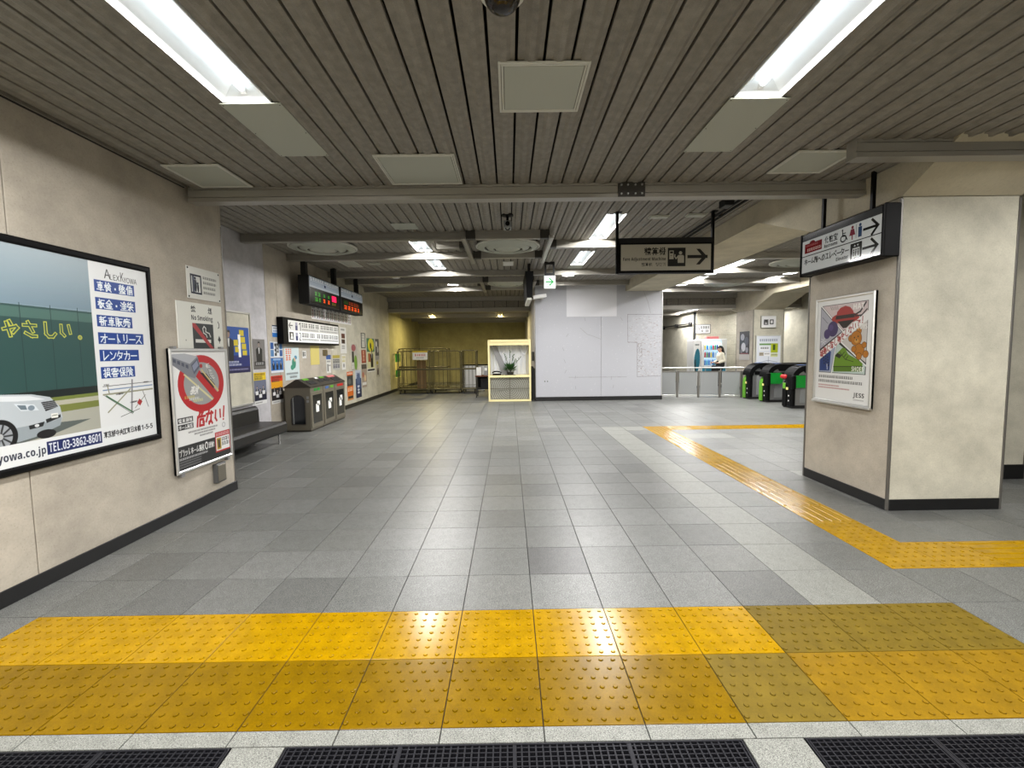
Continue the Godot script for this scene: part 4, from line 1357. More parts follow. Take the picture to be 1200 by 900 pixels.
	var b4 := Color(0.12, 0.32, 0.58)
	on_left("poster", "white poster with blue pictures at both sides, left of the direction sign", "poster", W, -8.12, -8.56, 1.405, 1.69,
		small_print(88, 60, [[1.0, Color(0.86, 0.88, 0.90)]], [["r", 0.02, 0.05, 0.25, 0.42, b4], ["r", 0.02, 0.52, 0.25, 0.42, Color(0.3, 0.5, 0.7)], ["r", 0.74, 0.05, 0.24, 0.42, Color(0.2, 0.45, 0.7)], ["r", 0.74, 0.52, 0.24, 0.42, b4], ["t", 0.34, 0.1, 0.14, 0.8], ["t", 0.54, 0.1, 0.12, 0.6]], 6), P)
	on_left("poster", "blue poster with a row of dark suited figures, under the white and blue one", "poster", W, -8.12, -8.56, 1.125, 1.395,
		small_print(88, 54, [[0.85, Color(0.16, 0.42, 0.70)], [0.15, Color(0.85, 0.87, 0.9)]], [["t", 0.2, 0.06, 0.6, 0.1, Color.WHITE], ["p", 0.2, 0.2, 0.62, Color(0.06, 0.08, 0.14), Color(0.6, 0.5, 0.5)], ["p", 0.5, 0.2, 0.62, Color(0.06, 0.08, 0.14), Color(0.6, 0.5, 0.5)], ["p", 0.8, 0.2, 0.62, Color(0.06, 0.08, 0.14), Color(0.6, 0.5, 0.5)]], 7), P)
	on_left("poster", "pale poster with orange lettering and a green figure, below the direction sign's near end", "poster", W, -8.62, -9.21, 0.955, 1.60,
		small_print(110, 120, [[1.0, Color(0.82, 0.88, 0.89)]], [["t", 0.08, 0.05, 0.4, 0.16, Color(0.88, 0.42, 0.28)], ["t", 0.08, 0.24, 0.36, 0.16, Color(0.88, 0.42, 0.28)], ["o", 0.62, 0.5, 0.14, 0.16, Color(0.22, 0.55, 0.45)], ["o", 0.75, 0.32, 0.1, 0.06, Color(0.30, 0.55, 0.70)], ["o", 0.5, 0.62, 0.12, 0.08, Color(0.25, 0.58, 0.48)], ["o", 0.68, 0.38, 0.06, 0.07, Color(0.8, 0.68, 0.58)], ["t", 0.08, 0.78, 0.8, 0.05], ["t", 0.3, 0.88, 0.5, 0.06]], 8), P)
	on_left("notice", "small black and white notice below the direction sign, left of the yellow sheet", "notice", W, -9.37, -9.55, 1.37, 1.53, small_print(40, 40, [[1.0, Color(0.86, 0.86, 0.85)]], [["r", 0.1, 0.15, 0.25, 0.6, Color(0.1, 0.1, 0.1)], ["t", 0.45, 0.2, 0.4, 0.5]], 9), P)
	on_left("notice", "plain yellow sheet of paper below the direction sign", "notice", W, -9.74, -10.2, 1.22, 1.64, small_print(40, 40, [[1.0, Color(0.86, 0.80, 0.48)]], [["r", 0.02, 0.02, 0.03, 0.96, Color(0.6, 0.55, 0.3)]], 10), P)
	var sw := thing("switch_box", "brass coloured wall switch plate right of the yellow sheet", "switch", Vector3(W, 1.41, -10.52), PI / 2)
	bpart(sw, "plate", mat(Color(0.45, 0.40, 0.28), 0.4, 0.5), -0.12, 0, 0, 0.12, 0.14, 0.014, 0.004)
	bpart(sw, "rocker", M.bin, -0.03, 0.03, 0.014, 0.03, 0.11, 0.022, 0.003)
	var wh := Color(0.88, 0.88, 0.86)
	var dk := Color(0.18, 0.18, 0.18)
	on_left("poster", "narrow white poster with a blue head above the bins", "poster", W, -10.57, -10.84, 1.0, 1.43, small_print(50, 80, [[0.25, Color(0.2, 0.35, 0.6)], [0.75, wh]], [["t", 0.1, 0.32, 0.8, 0.08], ["r", 0.2, 0.5, 0.2, 0.4, dk], ["t", 0.5, 0.55, 0.4, 0.06]], 11), P)
	on_left("poster", "poster with a yellow band over two rows of dark lettering", "poster", W, -10.95, -11.42, 1.05, 1.42, small_print(80, 64, [[0.2, Color(0.72, 0.66, 0.3)], [0.8, Color(0.72, 0.72, 0.70)]], [["t", 0.06, 0.28, 0.88, 0.24, dk], ["t", 0.06, 0.62, 0.88, 0.24, Color(0.25, 0.25, 0.35)]], 12), P)
	on_left("poster", "small pale poster with yellow lettering, right of the yellow-banded one", "poster", W, -11.55, -11.82, 1.04, 1.42, small_print(50, 70, [[1.0, wh]], [["t", 0.1, 0.08, 0.8, 0.16, Color(0.75, 0.68, 0.2)], ["t", 0.1, 0.32, 0.8, 0.16, Color(0.75, 0.68, 0.2)], ["o", 0.5, 0.72, 0.2, 0.14, Color(0.6, 0.6, 0.6)]], 13), P)
	on_left("poster", "tall white poster with two dark red pictures, right of the direction sign", "poster", W, -11.5, -11.93, 1.46, 2.13, small_print(64, 100, [[1.0, wh]], [["t", 0.15, 0.06, 0.6, 0.06], ["r", 0.2, 0.24, 0.56, 0.18, Color(0.35, 0.14, 0.12)], ["r", 0.2, 0.46, 0.56, 0.16, Color(0.22, 0.13, 0.11)], ["t", 0.2, 0.7, 0.5, 0.04], ["t", 0.2, 0.78, 0.5, 0.04]], 14), P)
	on_left("poster", "orange poster with a dark picture, low beside the bins", "poster", W, -11.86, -12.32, 0.20, 0.97, small_print(64, 110, [[0.14, Color(0.82, 0.38, 0.12)], [0.36, Color(0.25, 0.25, 0.24)], [0.34, Color(0.85, 0.42, 0.10)], [0.16, Color(0.80, 0.55, 0.3)]], [["t", 0.1, 0.03, 0.8, 0.07, Color.WHITE], ["o", 0.4, 0.35, 0.25, 0.1, Color(0.4, 0.4, 0.38)], ["t", 0.1, 0.56, 0.8, 0.12, Color(0.95, 0.9, 0.8)], ["r", 0.1, 0.86, 0.8, 0.08, dk]], 15), P)
	on_left("poster", "dark blue and white poster right of the low orange one", "poster", W, -12.52, -13.0, 0.20, 0.98, small_print(64, 110, [[0.3, Color(0.72, 0.76, 0.82)], [0.4, Color(0.22, 0.30, 0.46)], [0.3, Color(0.14, 0.18, 0.30)]], [["o", 0.5, 0.32, 0.3, 0.2, Color(0.35, 0.42, 0.55)], ["t", 0.2, 0.1, 0.6, 0.1, Color(0.3, 0.35, 0.5)], ["t", 0.3, 0.55, 0.5, 0.3, Color(0.85, 0.87, 0.9)]], 16), P)
	on_left("poster", "poster with pink flowers and a green shape, in the middle of the far cluster", "poster", W, -12.25, -12.75, 0.98, 1.71, small_print(70, 100, [[1.0, Color(0.70, 0.68, 0.64)]], [["o", 0.4, 0.14, 0.35, 0.13, Color(0.62, 0.35, 0.38)], ["r", 0.12, 0.28, 0.3, 0.4, dk], ["o", 0.68, 0.7, 0.24, 0.28, Color(0.45, 0.62, 0.22)], ["t", 0.08, 0.72, 0.3, 0.2, wh]], 17), P)
	on_left("poster", "brown framed notice hung above the red poster", "notice", W + 0.001, -13.12, -13.47, 1.61, 2.05, small_print(50, 64, [[1.0, Color(0.78, 0.78, 0.74)]], [["t", 0.15, 0.1, 0.7, 0.05], ["t", 0.15, 0.3, 0.7, 0.05], ["t", 0.15, 0.5, 0.6, 0.05]], 18), P, 0.02, M.grey_dark)
	on_left("poster", "small red poster with pale characters", "poster", W, -13.1, -13.5, 1.17, 1.55, small_print(50, 60, [[1.0, Color(0.62, 0.25, 0.16)]], [["t", 0.3, 0.08, 0.4, 0.22, Color(0.9, 0.8, 0.7)], ["t", 0.3, 0.36, 0.4, 0.22, Color(0.9, 0.8, 0.7)], ["t", 0.3, 0.64, 0.4, 0.22, Color(0.9, 0.8, 0.7)]], 19), P)
	on_left("poster", "poster with many small pictures under the small red one", "poster", W, -13.05, -13.52, 0.45, 1.13, small_print(64, 90, [[0.2, Color(0.35, 0.33, 0.30)], [0.8, Color(0.66, 0.60, 0.54)]], [["o", 0.3, 0.45, 0.2, 0.12, Color(0.7, 0.45, 0.35)], ["o", 0.65, 0.6, 0.2, 0.14, Color(0.85, 0.75, 0.6)], ["r", 0.1, 0.78, 0.8, 0.12, wh]], 20), P)
	on_left("poster", "large green and yellow poster with a dark seated figure, last big one before the alcove", "poster", W + 0.002, -13.6, -14.36, 0.88, 1.91, small_print(84, 110, [[0.4, Color(0.20, 0.48, 0.36)], [0.5, Color(0.85, 0.84, 0.66)], [0.1, wh]], [["o", 0.55, 0.2, 0.4, 0.2, Color(0.86, 0.82, 0.16)], ["o", 0.5, 0.22, 0.1, 0.09, dk], ["p", 0.62, 0.3, 0.6, Color(0.10, 0.10, 0.10), Color(0.4, 0.3, 0.25)], ["r", 0.14, 0.45, 0.28, 0.25, Color(0.65, 0.33, 0.2)], ["r", 0.05, 0.92, 0.9, 0.05, dk]], 21), P)
	on_left("poster", "dark poster at the far end of the wall, upper of two", "poster", W, -14.46, -14.87, 1.235, 1.91, small_print(50, 84, [[0.8, Color(0.30, 0.31, 0.33)], [0.2, Color(0.6, 0.6, 0.6)]], [["o", 0.35, 0.25, 0.2, 0.14, wh], ["o", 0.65, 0.5, 0.22, 0.16, Color(0.7, 0.7, 0.7)]], 22), P)
	on_left("poster", "pale poster with small figures at the far end of the wall, lower of two", "poster", W, -14.46, -14.9, 0.68, 1.215, small_print(50, 70, [[1.0, Color(0.70, 0.68, 0.60)]], [["o", 0.4, 0.15, 0.25, 0.1, Color(0.7, 0.65, 0.2)], ["p", 0.5, 0.3, 0.6, Color(0.3, 0.25, 0.25), Color(0.6, 0.5, 0.4)]], 23), P)
	# row of timetable sheets
	for i in 10:
		var z0 := -9.9 - i * 0.246
		on_left("timetable_sheet", ORD[i] + " white timetable sheet in the row above the direction sign, counted from the bench", "timetable", W, z0, z0 - 0.232, 2.225, 2.515, small_print(44, 56, [[1.0, Color(0.93, 0.93, 0.93)]], [["t", 0.12, 0.06, 0.6, 0.12], ["t", 0.1, 0.28, 0.34, 0.6, Color(0.6, 0.45, 0.45)], ["t", 0.55, 0.28, 0.34, 0.6, Color(0.5, 0.5, 0.55)]], 30) if i == 0 else sheet_tex(), "timetable sheets above the direction sign")
	bench()
	bins()
	# long direction sign
	var k := Ink.new(540, 100, Color(0.88, 0.89, 0.89))
	k.rect(0, 0, 540, 47, Color(0.80, 0.80, 0.79))
	arrow(k, 22, 24, 15, dk, 4.5, true)
	for i in 2:
		var y := 4.0 + 48 * i
		k.rect(62, y + 3, 20, 14, Color(0.55, 0.55, 0.62))
		k.rect(62, y + 18, 20, 22, Color(0.15, 0.17, 0.36))
		k.word("12"[i], 94, y + 2, 18, 38, Color(0.12, 0.12, 0.12), false)
		for q in ([[122, 58], [190, 62], [262, 40], [318, 32], [356, 28], [390, 36], [434, 36], [482, 50]] if i == 0 else [[122, 66], [202, 46], [274, 38], [322, 28], [356, 52], [420, 24], [456, 18], [482, 50]]):
			k.fine(q[0], y + 3, q[1], 20, Color(0.18, 0.18, 0.18), r)
		k.fine(122, y + 29, 170, 9, Color(0.35, 0.35, 0.35), r)
		k.fine(310, y + 29, 220, 8, Color(0.35, 0.35, 0.35), r)
	k.rect(8, 54, 36, 36, dk)
	k.oval(28, 66, 7, 7, wh)
	k.pl(wh, [16, 86, 22, 72, 36, 72, 40, 86])
	var ds := thing("direction_sign", "long black-framed direction sign with two lines of lettering on the poster wall", "sign", Vector3(-4.3, 1.655, -9.75), PI / 2)
	bpart(ds, "housing", M.black, -1.36, 0, 0, 1.36, 0.50, 0.12, 0.006)
	var g := Geo.new()
	g.pic(Vector3(-1.17, 0.455, 0.1215), Vector3(1.33, 0.455, 0.1215), Vector3(1.33, 0.04, 0.1215), Vector3(-1.17, 0.04, 0.1215))
	var dm := print_mat(k.tex(), 0.3)
	dm.emission_enabled = true
	dm.emission = Color.BLACK
	dm.emission_texture = dm.albedo_texture
	dm.emission_energy_multiplier = 0.3
	part(ds, "lit_sign_face", g, dm)
	departure_board(-8.93, -10.50, "1", "nearer hanging departure board with green and orange lights")
	departure_board(-10.60, -12.15, "2", "farther hanging departure board with orange lights")

var _sheet: ImageTexture
func sheet_tex() -> ImageTexture:
	if _sheet == null:
		_sheet = small_print(44, 56, [[1.0, Color(0.92, 0.92, 0.93)]], [["t", 0.2, 0.06, 0.5, 0.12], ["t", 0.1, 0.28, 0.34, 0.6, Color(0.5, 0.5, 0.5)], ["t", 0.55, 0.28, 0.34, 0.6, Color(0.6, 0.5, 0.5)]], 31)
	return _sheet

func departure_board(z0: float, z1: float, no: String, label: String) -> void:
	var o := thing("departure_board", label, "display", Vector3(-4.01, 2.45, (z0 + z1) / 2), PI / 2)
	var h := absf(z1 - z0) / 2
	bpart(o, "housing", M.matt_black, -h, 0, -0.11, h, 0.56, 0.105, 0.01)
	var r := RandomNumberGenerator.new()
	r.seed = 40 + no.to_int()
	var k := Ink.new(320, 110, Color(0.62, 0.66, 0.70))
	k.word(no, 8, 6, 14, 40, Color(0.95, 0.96, 0.97), true)
	for q in [[34, 44], [84, 60], [156, 18], [180, 56], [244, 66]]:
		k.fine(q[0], 8, q[1], 22, Color(0.92, 0.94, 0.95), r)
	k.fine(34, 36, 110, 8, Color(0.88, 0.90, 0.92), r)
	k.fine(160, 38, 150, 7, Color(0.88, 0.90, 0.92), r)
	k.rect(150, 50, 16, 26, Color(0.12, 0.16, 0.38))
	k.rect(0, 90, 320, 20, Color(0.70, 0.73, 0.76))
	var g := Geo.new()
	g.pic(Vector3(-h + 0.02, 0.545, 0.1065), Vector3(h - 0.02, 0.545, 0.1065), Vector3(h - 0.02, 0.335, 0.1065), Vector3(-h + 0.02, 0.335, 0.1065))
	part(o, "header", g, print_mat(k.tex(), 0.12))
	var d := Ink.new(320, 150, Color(0.012, 0.014, 0.012))
	var gr := Color(0.16, 0.42, 0.10)
	var og := Color(0.72, 0.24, 0.06)
	if no == "1":
		for i in 2:
			d.fine(50, 30 + i * 54, 62, 38, gr, r)
		d.fine(136, 34, 24, 30, gr, r)
		d.fine(186, 34, 24, 30, gr, r)
		d.fine(134, 84, 30, 36, og, r)
		d.fine(184, 84, 26, 36, og, r)
		d.rect(232, 22, 52, 62, Color(0.95, 0.08, 0.28))
		d.fine(232, 96, 46, 24, Color(0.35, 0.30, 0.08), r)
	else:
		d.fine(40, 34, 50, 34, Color(0.14, 0.26, 0.06), r)
		d.fine(104, 30, 150, 40, Color(0.42, 0.14, 0.05), r)
		d.fine(36, 84, 230, 44, og, r)
	var s := Geo.new()
	s.pic(Vector3(-h + 0.02, 0.325, 0.1065), Vector3(h - 0.02, 0.325, 0.1065), Vector3(h - 0.02, 0.02, 0.1065), Vector3(-h + 0.02, 0.02, 0.1065))
	var m := print_mat(d.tex(), 0.2)
	m.emission_enabled = true
	m.emission = Color.BLACK
	m.emission_texture = m.albedo_texture
	m.emission_energy_multiplier = 1.0
	part(o, "display_screen", s, m)
	for q in ([-h + 0.06, h - 0.02] if no == "1" else [h - 0.15]):
		var pg := Geo.new()
		pg.box(q - 0.05, 0.56, -0.05, q + 0.05, FAR - 2.45, 0.05, 0.004)
		part(o, "hanger", pg, M.matt_black)

func bench() -> void:
	var o := thing("bench", "black leather waiting bench with a low backrest against the left wall, before the bins", "bench", Vector3(-3.98, 0, -6.2), PI / 2)
	var g := Geo.new()
	g.box(-1.2, 0.17, -0.26, 1.23, 0.355, 0.28, 0.035)
	part(o, "seat", g, M.leather)
	var seam := Geo.new()
	seam.tube([Vector3(-1.16, 0.354, 0.247), Vector3(1.195, 0.354, 0.247)], 0.004, 6)
	part(o, "piping", seam, M.leather)
	var b := Geo.new()
	b.prism(pts([-0.30, 0.33, -0.17, 0.33, -0.175, 0.56, -0.195, 0.60, -0.225, 0.62, -0.265, 0.615, -0.295, 0.59]), "x", -1.2, 1.19)
	part(o, "backrest", b, M.leather)
	for x in [-1.05, 1.08]:
		for z in [-0.2, 0.2]:
			var l := Geo.new()
			l.rod(Vector3(x, 0, z), Vector3(x, 0.18, z), 0.016, -1, 10)
			l.rod(Vector3(x, 0, z), Vector3(x, 0.012, z), 0.024, 0.02, 10)
			part(o, "leg", l, M.chrome)

func bins() -> void:
	var labels := ["nearest of the three grey bins in a row, its arched side window towards the bench", "middle one of the three grey recycling bins by the poster wall", "farthest of the three grey recycling bins, with a red sticker"]
	var r := RandomNumberGenerator.new()
	r.seed = 6
	for i in 3:
		var z1 := -8.37 - i * 0.59
		var o := thing("recycling_bin", labels[i], "bin", Vector3(-3.975, 0, z1 - 0.295), PI / 2, "recycling bins by the poster wall")
		# local x runs away along the wall, z faces the hall
		var h := 0.288
		var g := Geo.new()
		g.prism(pts([-0.235, 0.03, 0.235, 0.03, 0.245, 0.83, -0.235, 0.83]), "x", -h, h)
		part(o, "body", g, M.bin)
		bpart(o, "plinth", M.bin_dark, -h + 0.01, 0, -0.225, h - 0.01, 0.03, 0.225)
		var roof := Geo.new()
		roof.prism(pts([-0.245, 0.83, 0.255, 0.83, 0.255, 0.845, 0.03, 0.985, -0.02, 0.985, -0.245, 0.845]), "x", -h - 0.004, h + 0.004)
		var rp := part(o, "roof", roof, M.bin_dark)
		var slope := func(t: float) -> Vector3: return Vector3(0, lerpf(0.985, 0.845, t) + 0.002, lerpf(0.03, 0.255, t))
		var up := Vector3(0, 0.225, 0.14).normalized() * 0.004
		for q in ([[-0.14, 0.15, 0.35, 0.75, M.matt_black, "opening"], [-0.16, 0.06, -0.0, 0.22, M.lime, "sticker"]] if i == 0 else [[-0.24, -0.05, 0.35, 0.62, M.matt_black, "opening"], [0.05, 0.23, 0.35, 0.62, M.matt_black, "opening"], [-0.22, -0.1, 0.02, 0.2, M.paper, "sticker"], [0.0, 0.2, 0.02, 0.2, M.lime, "sticker"]] if i == 1 else [[-0.17, 0.17, 0.35, 0.78, M.matt_black, "opening"], [-0.2, 0.16, 0.0, 0.24, M.pink, "sticker"]]):
			var f := Geo.new()
			var a: Vector3 = slope.call(q[2])
			var b: Vector3 = slope.call(q[3])
			f.quad(a + up + Vector3(q[0], 0, 0), a + up + Vector3(q[1], 0, 0), b + up + Vector3(q[1], 0, 0), b + up + Vector3(q[0], 0, 0), up)
			f.quad(a + up + Vector3(q[0], 0, 0), b + up + Vector3(q[0], 0, 0), b - up + Vector3(q[0], 0, 0), a - up + Vector3(q[0], 0, 0), Vector3(-1, 0, 0))
			f.quad(a + up + Vector3(q[1], 0, 0), b + up + Vector3(q[1], 0, 0), b - up + Vector3(q[1], 0, 0), a - up + Vector3(q[1], 0, 0), Vector3(1, 0, 0))
			f.quad(b + up + Vector3(q[0], 0, 0), b + up + Vector3(q[1], 0, 0), b - up + Vector3(q[1], 0, 0), b - up + Vector3(q[0], 0, 0), Vector3(0, -1, 1))
			part(rp, q[5], f, q[4])
		for q in ([[-0.12, -0.02, M.green], [0.03, 0.13, M.green]] if i == 0 else [[-0.18, -0.03, M.blue], [0.07, 0.22, M.lime]] if i == 1 else [[-0.15, 0.18, M.red]]):
			bpart(o, "label", q[2], q[0], 0.755, 0.243, q[1], 0.805, 0.2475)
		# front door with a clear window and notices inside
		bpart(o, "door", M.bin, -h + 0.02, 0.06, 0.238, h - 0.02, 0.74, 0.249, 0.004)
		var w := Geo.new()
		w.box(-0.2, 0.14, 0.249, 0.2, 0.68, 0.252, 0.001)
		part(o, "window", w, M.smoke_glass)
		for q in [[-0.08, 0.3, 0.05, 0.5], [-0.02, 0.42, 0.1, 0.55]]:
			var y: float = q[1] + 0.05 * r.randf()
			bpart(o, "notice", M.paper, q[0], y, 0.2525, q[2], q[3], 0.2545)
		if i == 0:
			# arched window on the side that faces the viewer
			var a := PackedVector2Array()
			for t in 13:
				a.append(Vector2(0.01 + 0.13 * cos(PI * t / 12), 0.58 + 0.11 * sin(PI * t / 12)))
			a.append(Vector2(-0.12, 0.14)); a.append(Vector2(0.14, 0.14))
			var sg := Geo.new()
			sg.prism(a, "x", -h - 0.006, -h + 0.002)
			for n in sg.v.size():
				sg.v[n].z = sg.v[n].z
			part(o, "side_window", sg, M.smoke_glass)
			bpart(o, "inner_bag", M.grey, -h - 0.009, 0.15, -0.09, -h - 0.006, 0.66, -0.07)
			for y in [0.55, 0.62]:
				bpart(o, "side_label", M.grey, -h - 0.004, y, 0.17, -h + 0.001, y + 0.05, 0.215)
			var fr := Geo.new()
			for n in a.size():
				var p := a[n]
				var q2 := a[(n + 1) % a.size()]
				fr.tube([Vector3(-h - 0.006, p.y, p.x), Vector3(-h - 0.006, q2.y, q2.x)], 0.008, 5)
			part(o, "window_seal", fr, M.bin_dark)

# ---------------------------------------------------------------- hanging signs and ceiling devices
func build_signs() -> void:
	var dk := Color(0.07, 0.07, 0.07)
	var wh := Color(0.74, 0.72, 0.66)
	# fare adjustment sign
	var k := Ink.new(973, 275, wh)
	k.kan("精算機", 250, 34, 236, 76, 9, dk)
	k.word("Fare Adjustment Machine", 24, 134, 461, 46, Color(0.08, 0.08, 0.08), true)
	k.kan("结算机", 222, 192, 118, 36, 4, Color(0.15, 0.15, 0.15))
	k.kan("정산기", 374, 192, 112, 36, 3.4, Color(0.22, 0.22, 0.22))
	k.rect(506, 37, 192, 196, dk)
	k.rect(522, 66, 48, 92, wh)
	k.rect(530, 76, 32, 20, dk)
	k.rect(534, 118, 18, 4, dk)
	k.oval(644, 92, 18, 18, wh)
	k.pl(wh, [612, 122, 620, 114, 670, 114, 682, 126, 682, 198, 614, 198])
	k.ln(wh, 12, [614, 130, 596, 152, 582, 130, 584, 112])
	k.ln(dk, 34, [736, 133, 920, 133])
	k.pl(dk, [814, 51, 854, 51, 933, 133, 854, 217, 814, 217, 886, 133])
	var o := thing("fare_sign", "black-framed fare adjustment machine sign with a right arrow, hung from two posts", "sign", Vector3(2.225, 2.54, -6.43))
	bpart(o, "housing", M.black, -0.66, 0, -0.11, 0.66, 0.42, 0.0, 0.004)
	bpart(o, "top_strip", M.matt_black, -0.66, 0.42, -0.10, 0.66, 0.49, -0.005, 0.003)
	for s in [-1.0, 1.0]:
		bpart(o, "post", M.black, s * 0.695, 0, -0.08, s * 0.66, FAR - 2.54, -0.03, 0.004)
		bpart(o, "foot_plate", M.black, s * 0.75, FAR - 2.548, -0.10, s * 0.61, FAR - 2.54, -0.01, 0.002)
	var g := Geo.new()
	g.pic(Vector3(-0.635, 0.395, 0.001), Vector3(0.635, 0.395, 0.001), Vector3(0.635, 0.035, 0.001), Vector3(-0.635, 0.035, 0.001))
	part(o, "face", g, print_mat(k.tex(), 0.35))
	# sign on the left face of the near pillar
	var q := Ink.new(630, 260, Color(0.84, 0.86, 0.87))
	var r := RandomNumberGenerator.new()
	r.seed = 8
	q.rect(0, 0, 630, 42, Color(0.22, 0.23, 0.24))
	q.fine(24, 14, 110, 16, Color(0.35, 0.36, 0.37), r)
	q.rect(24, 64, 160, 62, Color(0.46, 0.05, 0.09))
	q.oval(94, 64, 26, 14, Color(0.46, 0.05, 0.09))
	q.fine(34, 72, 110, 12, Color(0.75, 0.45, 0.45), r)
	q.fine(48, 98, 126, 18, Color(0.90, 0.80, 0.78), r)
	q.kan("化粧室", 206, 60, 112, 40, 4, dk)
	q.word("Restrooms", 206, 108, 110, 20, dk, true)
	var wc := Vector2(362, 98)
	q.oval(wc.x, wc.y + 10, 24, 22, dk)
	q.oval(wc.x, wc.y + 10, 17, 15, Color(0.84, 0.86, 0.87))
	q.oval(wc.x - 8, 58, 6, 6, dk)
	q.ln(dk, 6, [354, 66, 358, 94, 380, 96, 392, 120])
	q.ln(dk, 5, [356, 78, 378, 78])
	q.oval(430, 60, 9, 9, Color(0.50, 0.18, 0.24))
	q.pl(Color(0.50, 0.18, 0.24), [418, 70, 442, 70, 452, 106, 408, 106])
	q.ln(Color(0.50, 0.18, 0.24), 7, [430, 104, 430, 128])
	q.ln(Color(0.4, 0.4, 0.4), 3, [458, 52, 458, 128])
	q.oval(486, 60, 9, 9, Color(0.16, 0.26, 0.42))
	q.rect(473, 70, 26, 58, Color(0.16, 0.26, 0.42))
	arrow(q, 562, 96, 48, dk, 14)
	q.rect(0, 142, 630, 5, Color(0.15, 0.15, 0.15))
	q.kan("ホーム階へのエレベーター", 22, 164, 388, 38, 4.6, dk)
	q.word("Elevator", 310, 210, 96, 22, dk, true)
	q.rect(420, 156, 84, 92, dk)
	q.rect(436, 184, 52, 56, Color(0.80, 0.82, 0.83))
	for i in 3:
		q.oval(446 + i * 16, 196, 5, 5, dk)
		q.rect(441 + i * 16, 203, 10, 30, dk)
	q.pl(Color(0.8, 0.82, 0.83), [444, 176, 452, 164, 460, 176])
	q.pl(Color(0.8, 0.82, 0.83), [466, 166, 482, 166, 474, 178])
	arrow(q, 562, 202, 48, dk, 14)
	q.rect(0, 254, 630, 6, Color(0.25, 0.25, 0.26))
	var s := thing("hanging_sign", "double-line hanging sign with toilet and lift pictograms beside the near pillar", "sign", Vector3(3.20, 2.235, -4.43), -PI / 2)
	bpart(s, "housing", M.black, -0.535, 0, -0.13, 0.535, 0.44, 0.0, 0.012)
	bpart(s, "end_cap", M.black, 0.535, -0.005, -0.135, 0.56, 0.445, 0.006, 0.008)
	bpart(s, "end_cap", M.black, -0.56, -0.005, -0.135, -0.535, 0.445, 0.006, 0.008)
	var f := Geo.new()
	f.pic(Vector3(-0.52, 0.43, 0.002), Vector3(0.52, 0.43, 0.002), Vector3(0.52, 0.02, 0.002), Vector3(-0.52, 0.02, 0.002))
	part(s, "face", f, print_mat(q.tex(), 0.08))
	for x in [-0.30, 0.33]:
		bpart(s, "hanger", M.black, x - 0.014, 0.44, -0.08, x + 0.014, (FAR if x < 0 else NEAR) - 2.235, -0.05)
	# green exit sign
	var e := Ink.new(120, 130, Color(0.88, 0.92, 0.88))
	e.ln(Color(0.05, 0.50, 0.22), 15, [22, 62, 92, 62])
	e.ln(Color(0.05, 0.50, 0.22), 14, [60, 28, 97, 62, 60, 96])
	e.rect(24, 104, 30, 8, Color(0.5, 0.65, 0.55))
	var x1 := thing("exit_sign", "small white exit sign with a green arrow, hung under a black frame", "sign", Vector3(0.905, 2.82, -9.95))
	var em := print_mat(e.tex(), 0.3)
	em.emission_enabled = true
	em.emission = Color.BLACK
	em.emission_texture = em.albedo_texture
	em.emission_energy_multiplier = 0.35
	bpart(x1, "box", M.white, -0.125, 0, -0.08, 0.125, 0.275, 0, 0.004)
	var eg := Geo.new()
	eg.pic(Vector3(-0.12, 0.27, 0.001), Vector3(0.12, 0.27, 0.001), Vector3(0.12, 0.005, 0.001), Vector3(-0.12, 0.005, 0.001))
	part(x1, "glowing_sign_face", eg, em)
	var hg := Geo.new()
	hg.box(-0.11, 0.275, -0.06, -0.07, FAR - 2.82, -0.02)
	hg.box(0.07, 0.275, -0.06, 0.11, FAR - 2.82, -0.02)
	hg.box(-0.07, 0.275, -0.06, 0.07, 0.34, -0.02)
	hg.box(-0.07, FAR - 2.88, -0.06, 0.07, FAR - 2.82, -0.02)
	part(x1, "hanger", hg, M.matt_black)
	# black sign seen end on
	var b := thing("hanging_sign", "black hanging sign box seen from its narrow end, left of the exit sign", "sign", Vector3(0.46, 2.58, -10.7))
	var bg := Geo.new()
	bg.prism(pts([-0.06, 0.05, 0.06, 0.05, 0.09, 0.62, -0.09, 0.62]), "z", -0.75, 0.75)
	part(b, "housing", bg, M.black)
	bpart(b, "lower_edge", M.plate, -0.05, 0, -0.7, 0.05, 0.05, 0.74, 0.006)
	for z in [-0.55, 0.55]:
		bpart(b, "hanger", M.matt_black, -0.03, 0.62, z - 0.03, 0.03, FAR - 2.58, z + 0.03)
	# white bullet camera on the white wall
	var c := thing("security_camera", "white long security camera at the top left corner of the white wall", "camera", Vector3(0.95, 2.98, -12.99))
	bpart(c, "mount", M.plate, -0.05, -0.05, -0.02, 0.05, 0.05, 0.01, 0.004)
	var arm := Geo.new()
	arm.tube([Vector3(0, 0, 0.01), Vector3(0, 0, 0.12), Vector3(-0.04, 0.02, 0.2)], 0.018, 8)
	part(c, "arm", arm, M.plate)
	var cb := part(c, "body", box_geo(-0.24, -0.05, -0.075, 0.14, 0.05, 0.075, 0.012), M.white)
	cb.position = Vector3(-0.04, 0.0, 0.28)
	cb.rotation = Vector3(0, 0.15, 0.16)
	var lens := Geo.new()
	lens.rod(Vector3(-0.255, -0.005, 0), Vector3(-0.238, -0.005, 0), 0.035, -1, 14)
	part(cb, "lens", lens, M.black)
	# ceiling camera
	var cc := thing("security_camera", "small box camera on a black stem under the ceiling, above the round diffuser", "camera", Vector3(0.0, FAR - 0.19, -6.55))
	var base := Geo.new()
	base.lathe(pts([0.085, 0.19, 0.085, 0.175, 0.03, 0.165, 0.018, 0.16, 0.018, 0.085, 0.0, 0.085]), 20)
	part(cc, "stem", base, M.black)
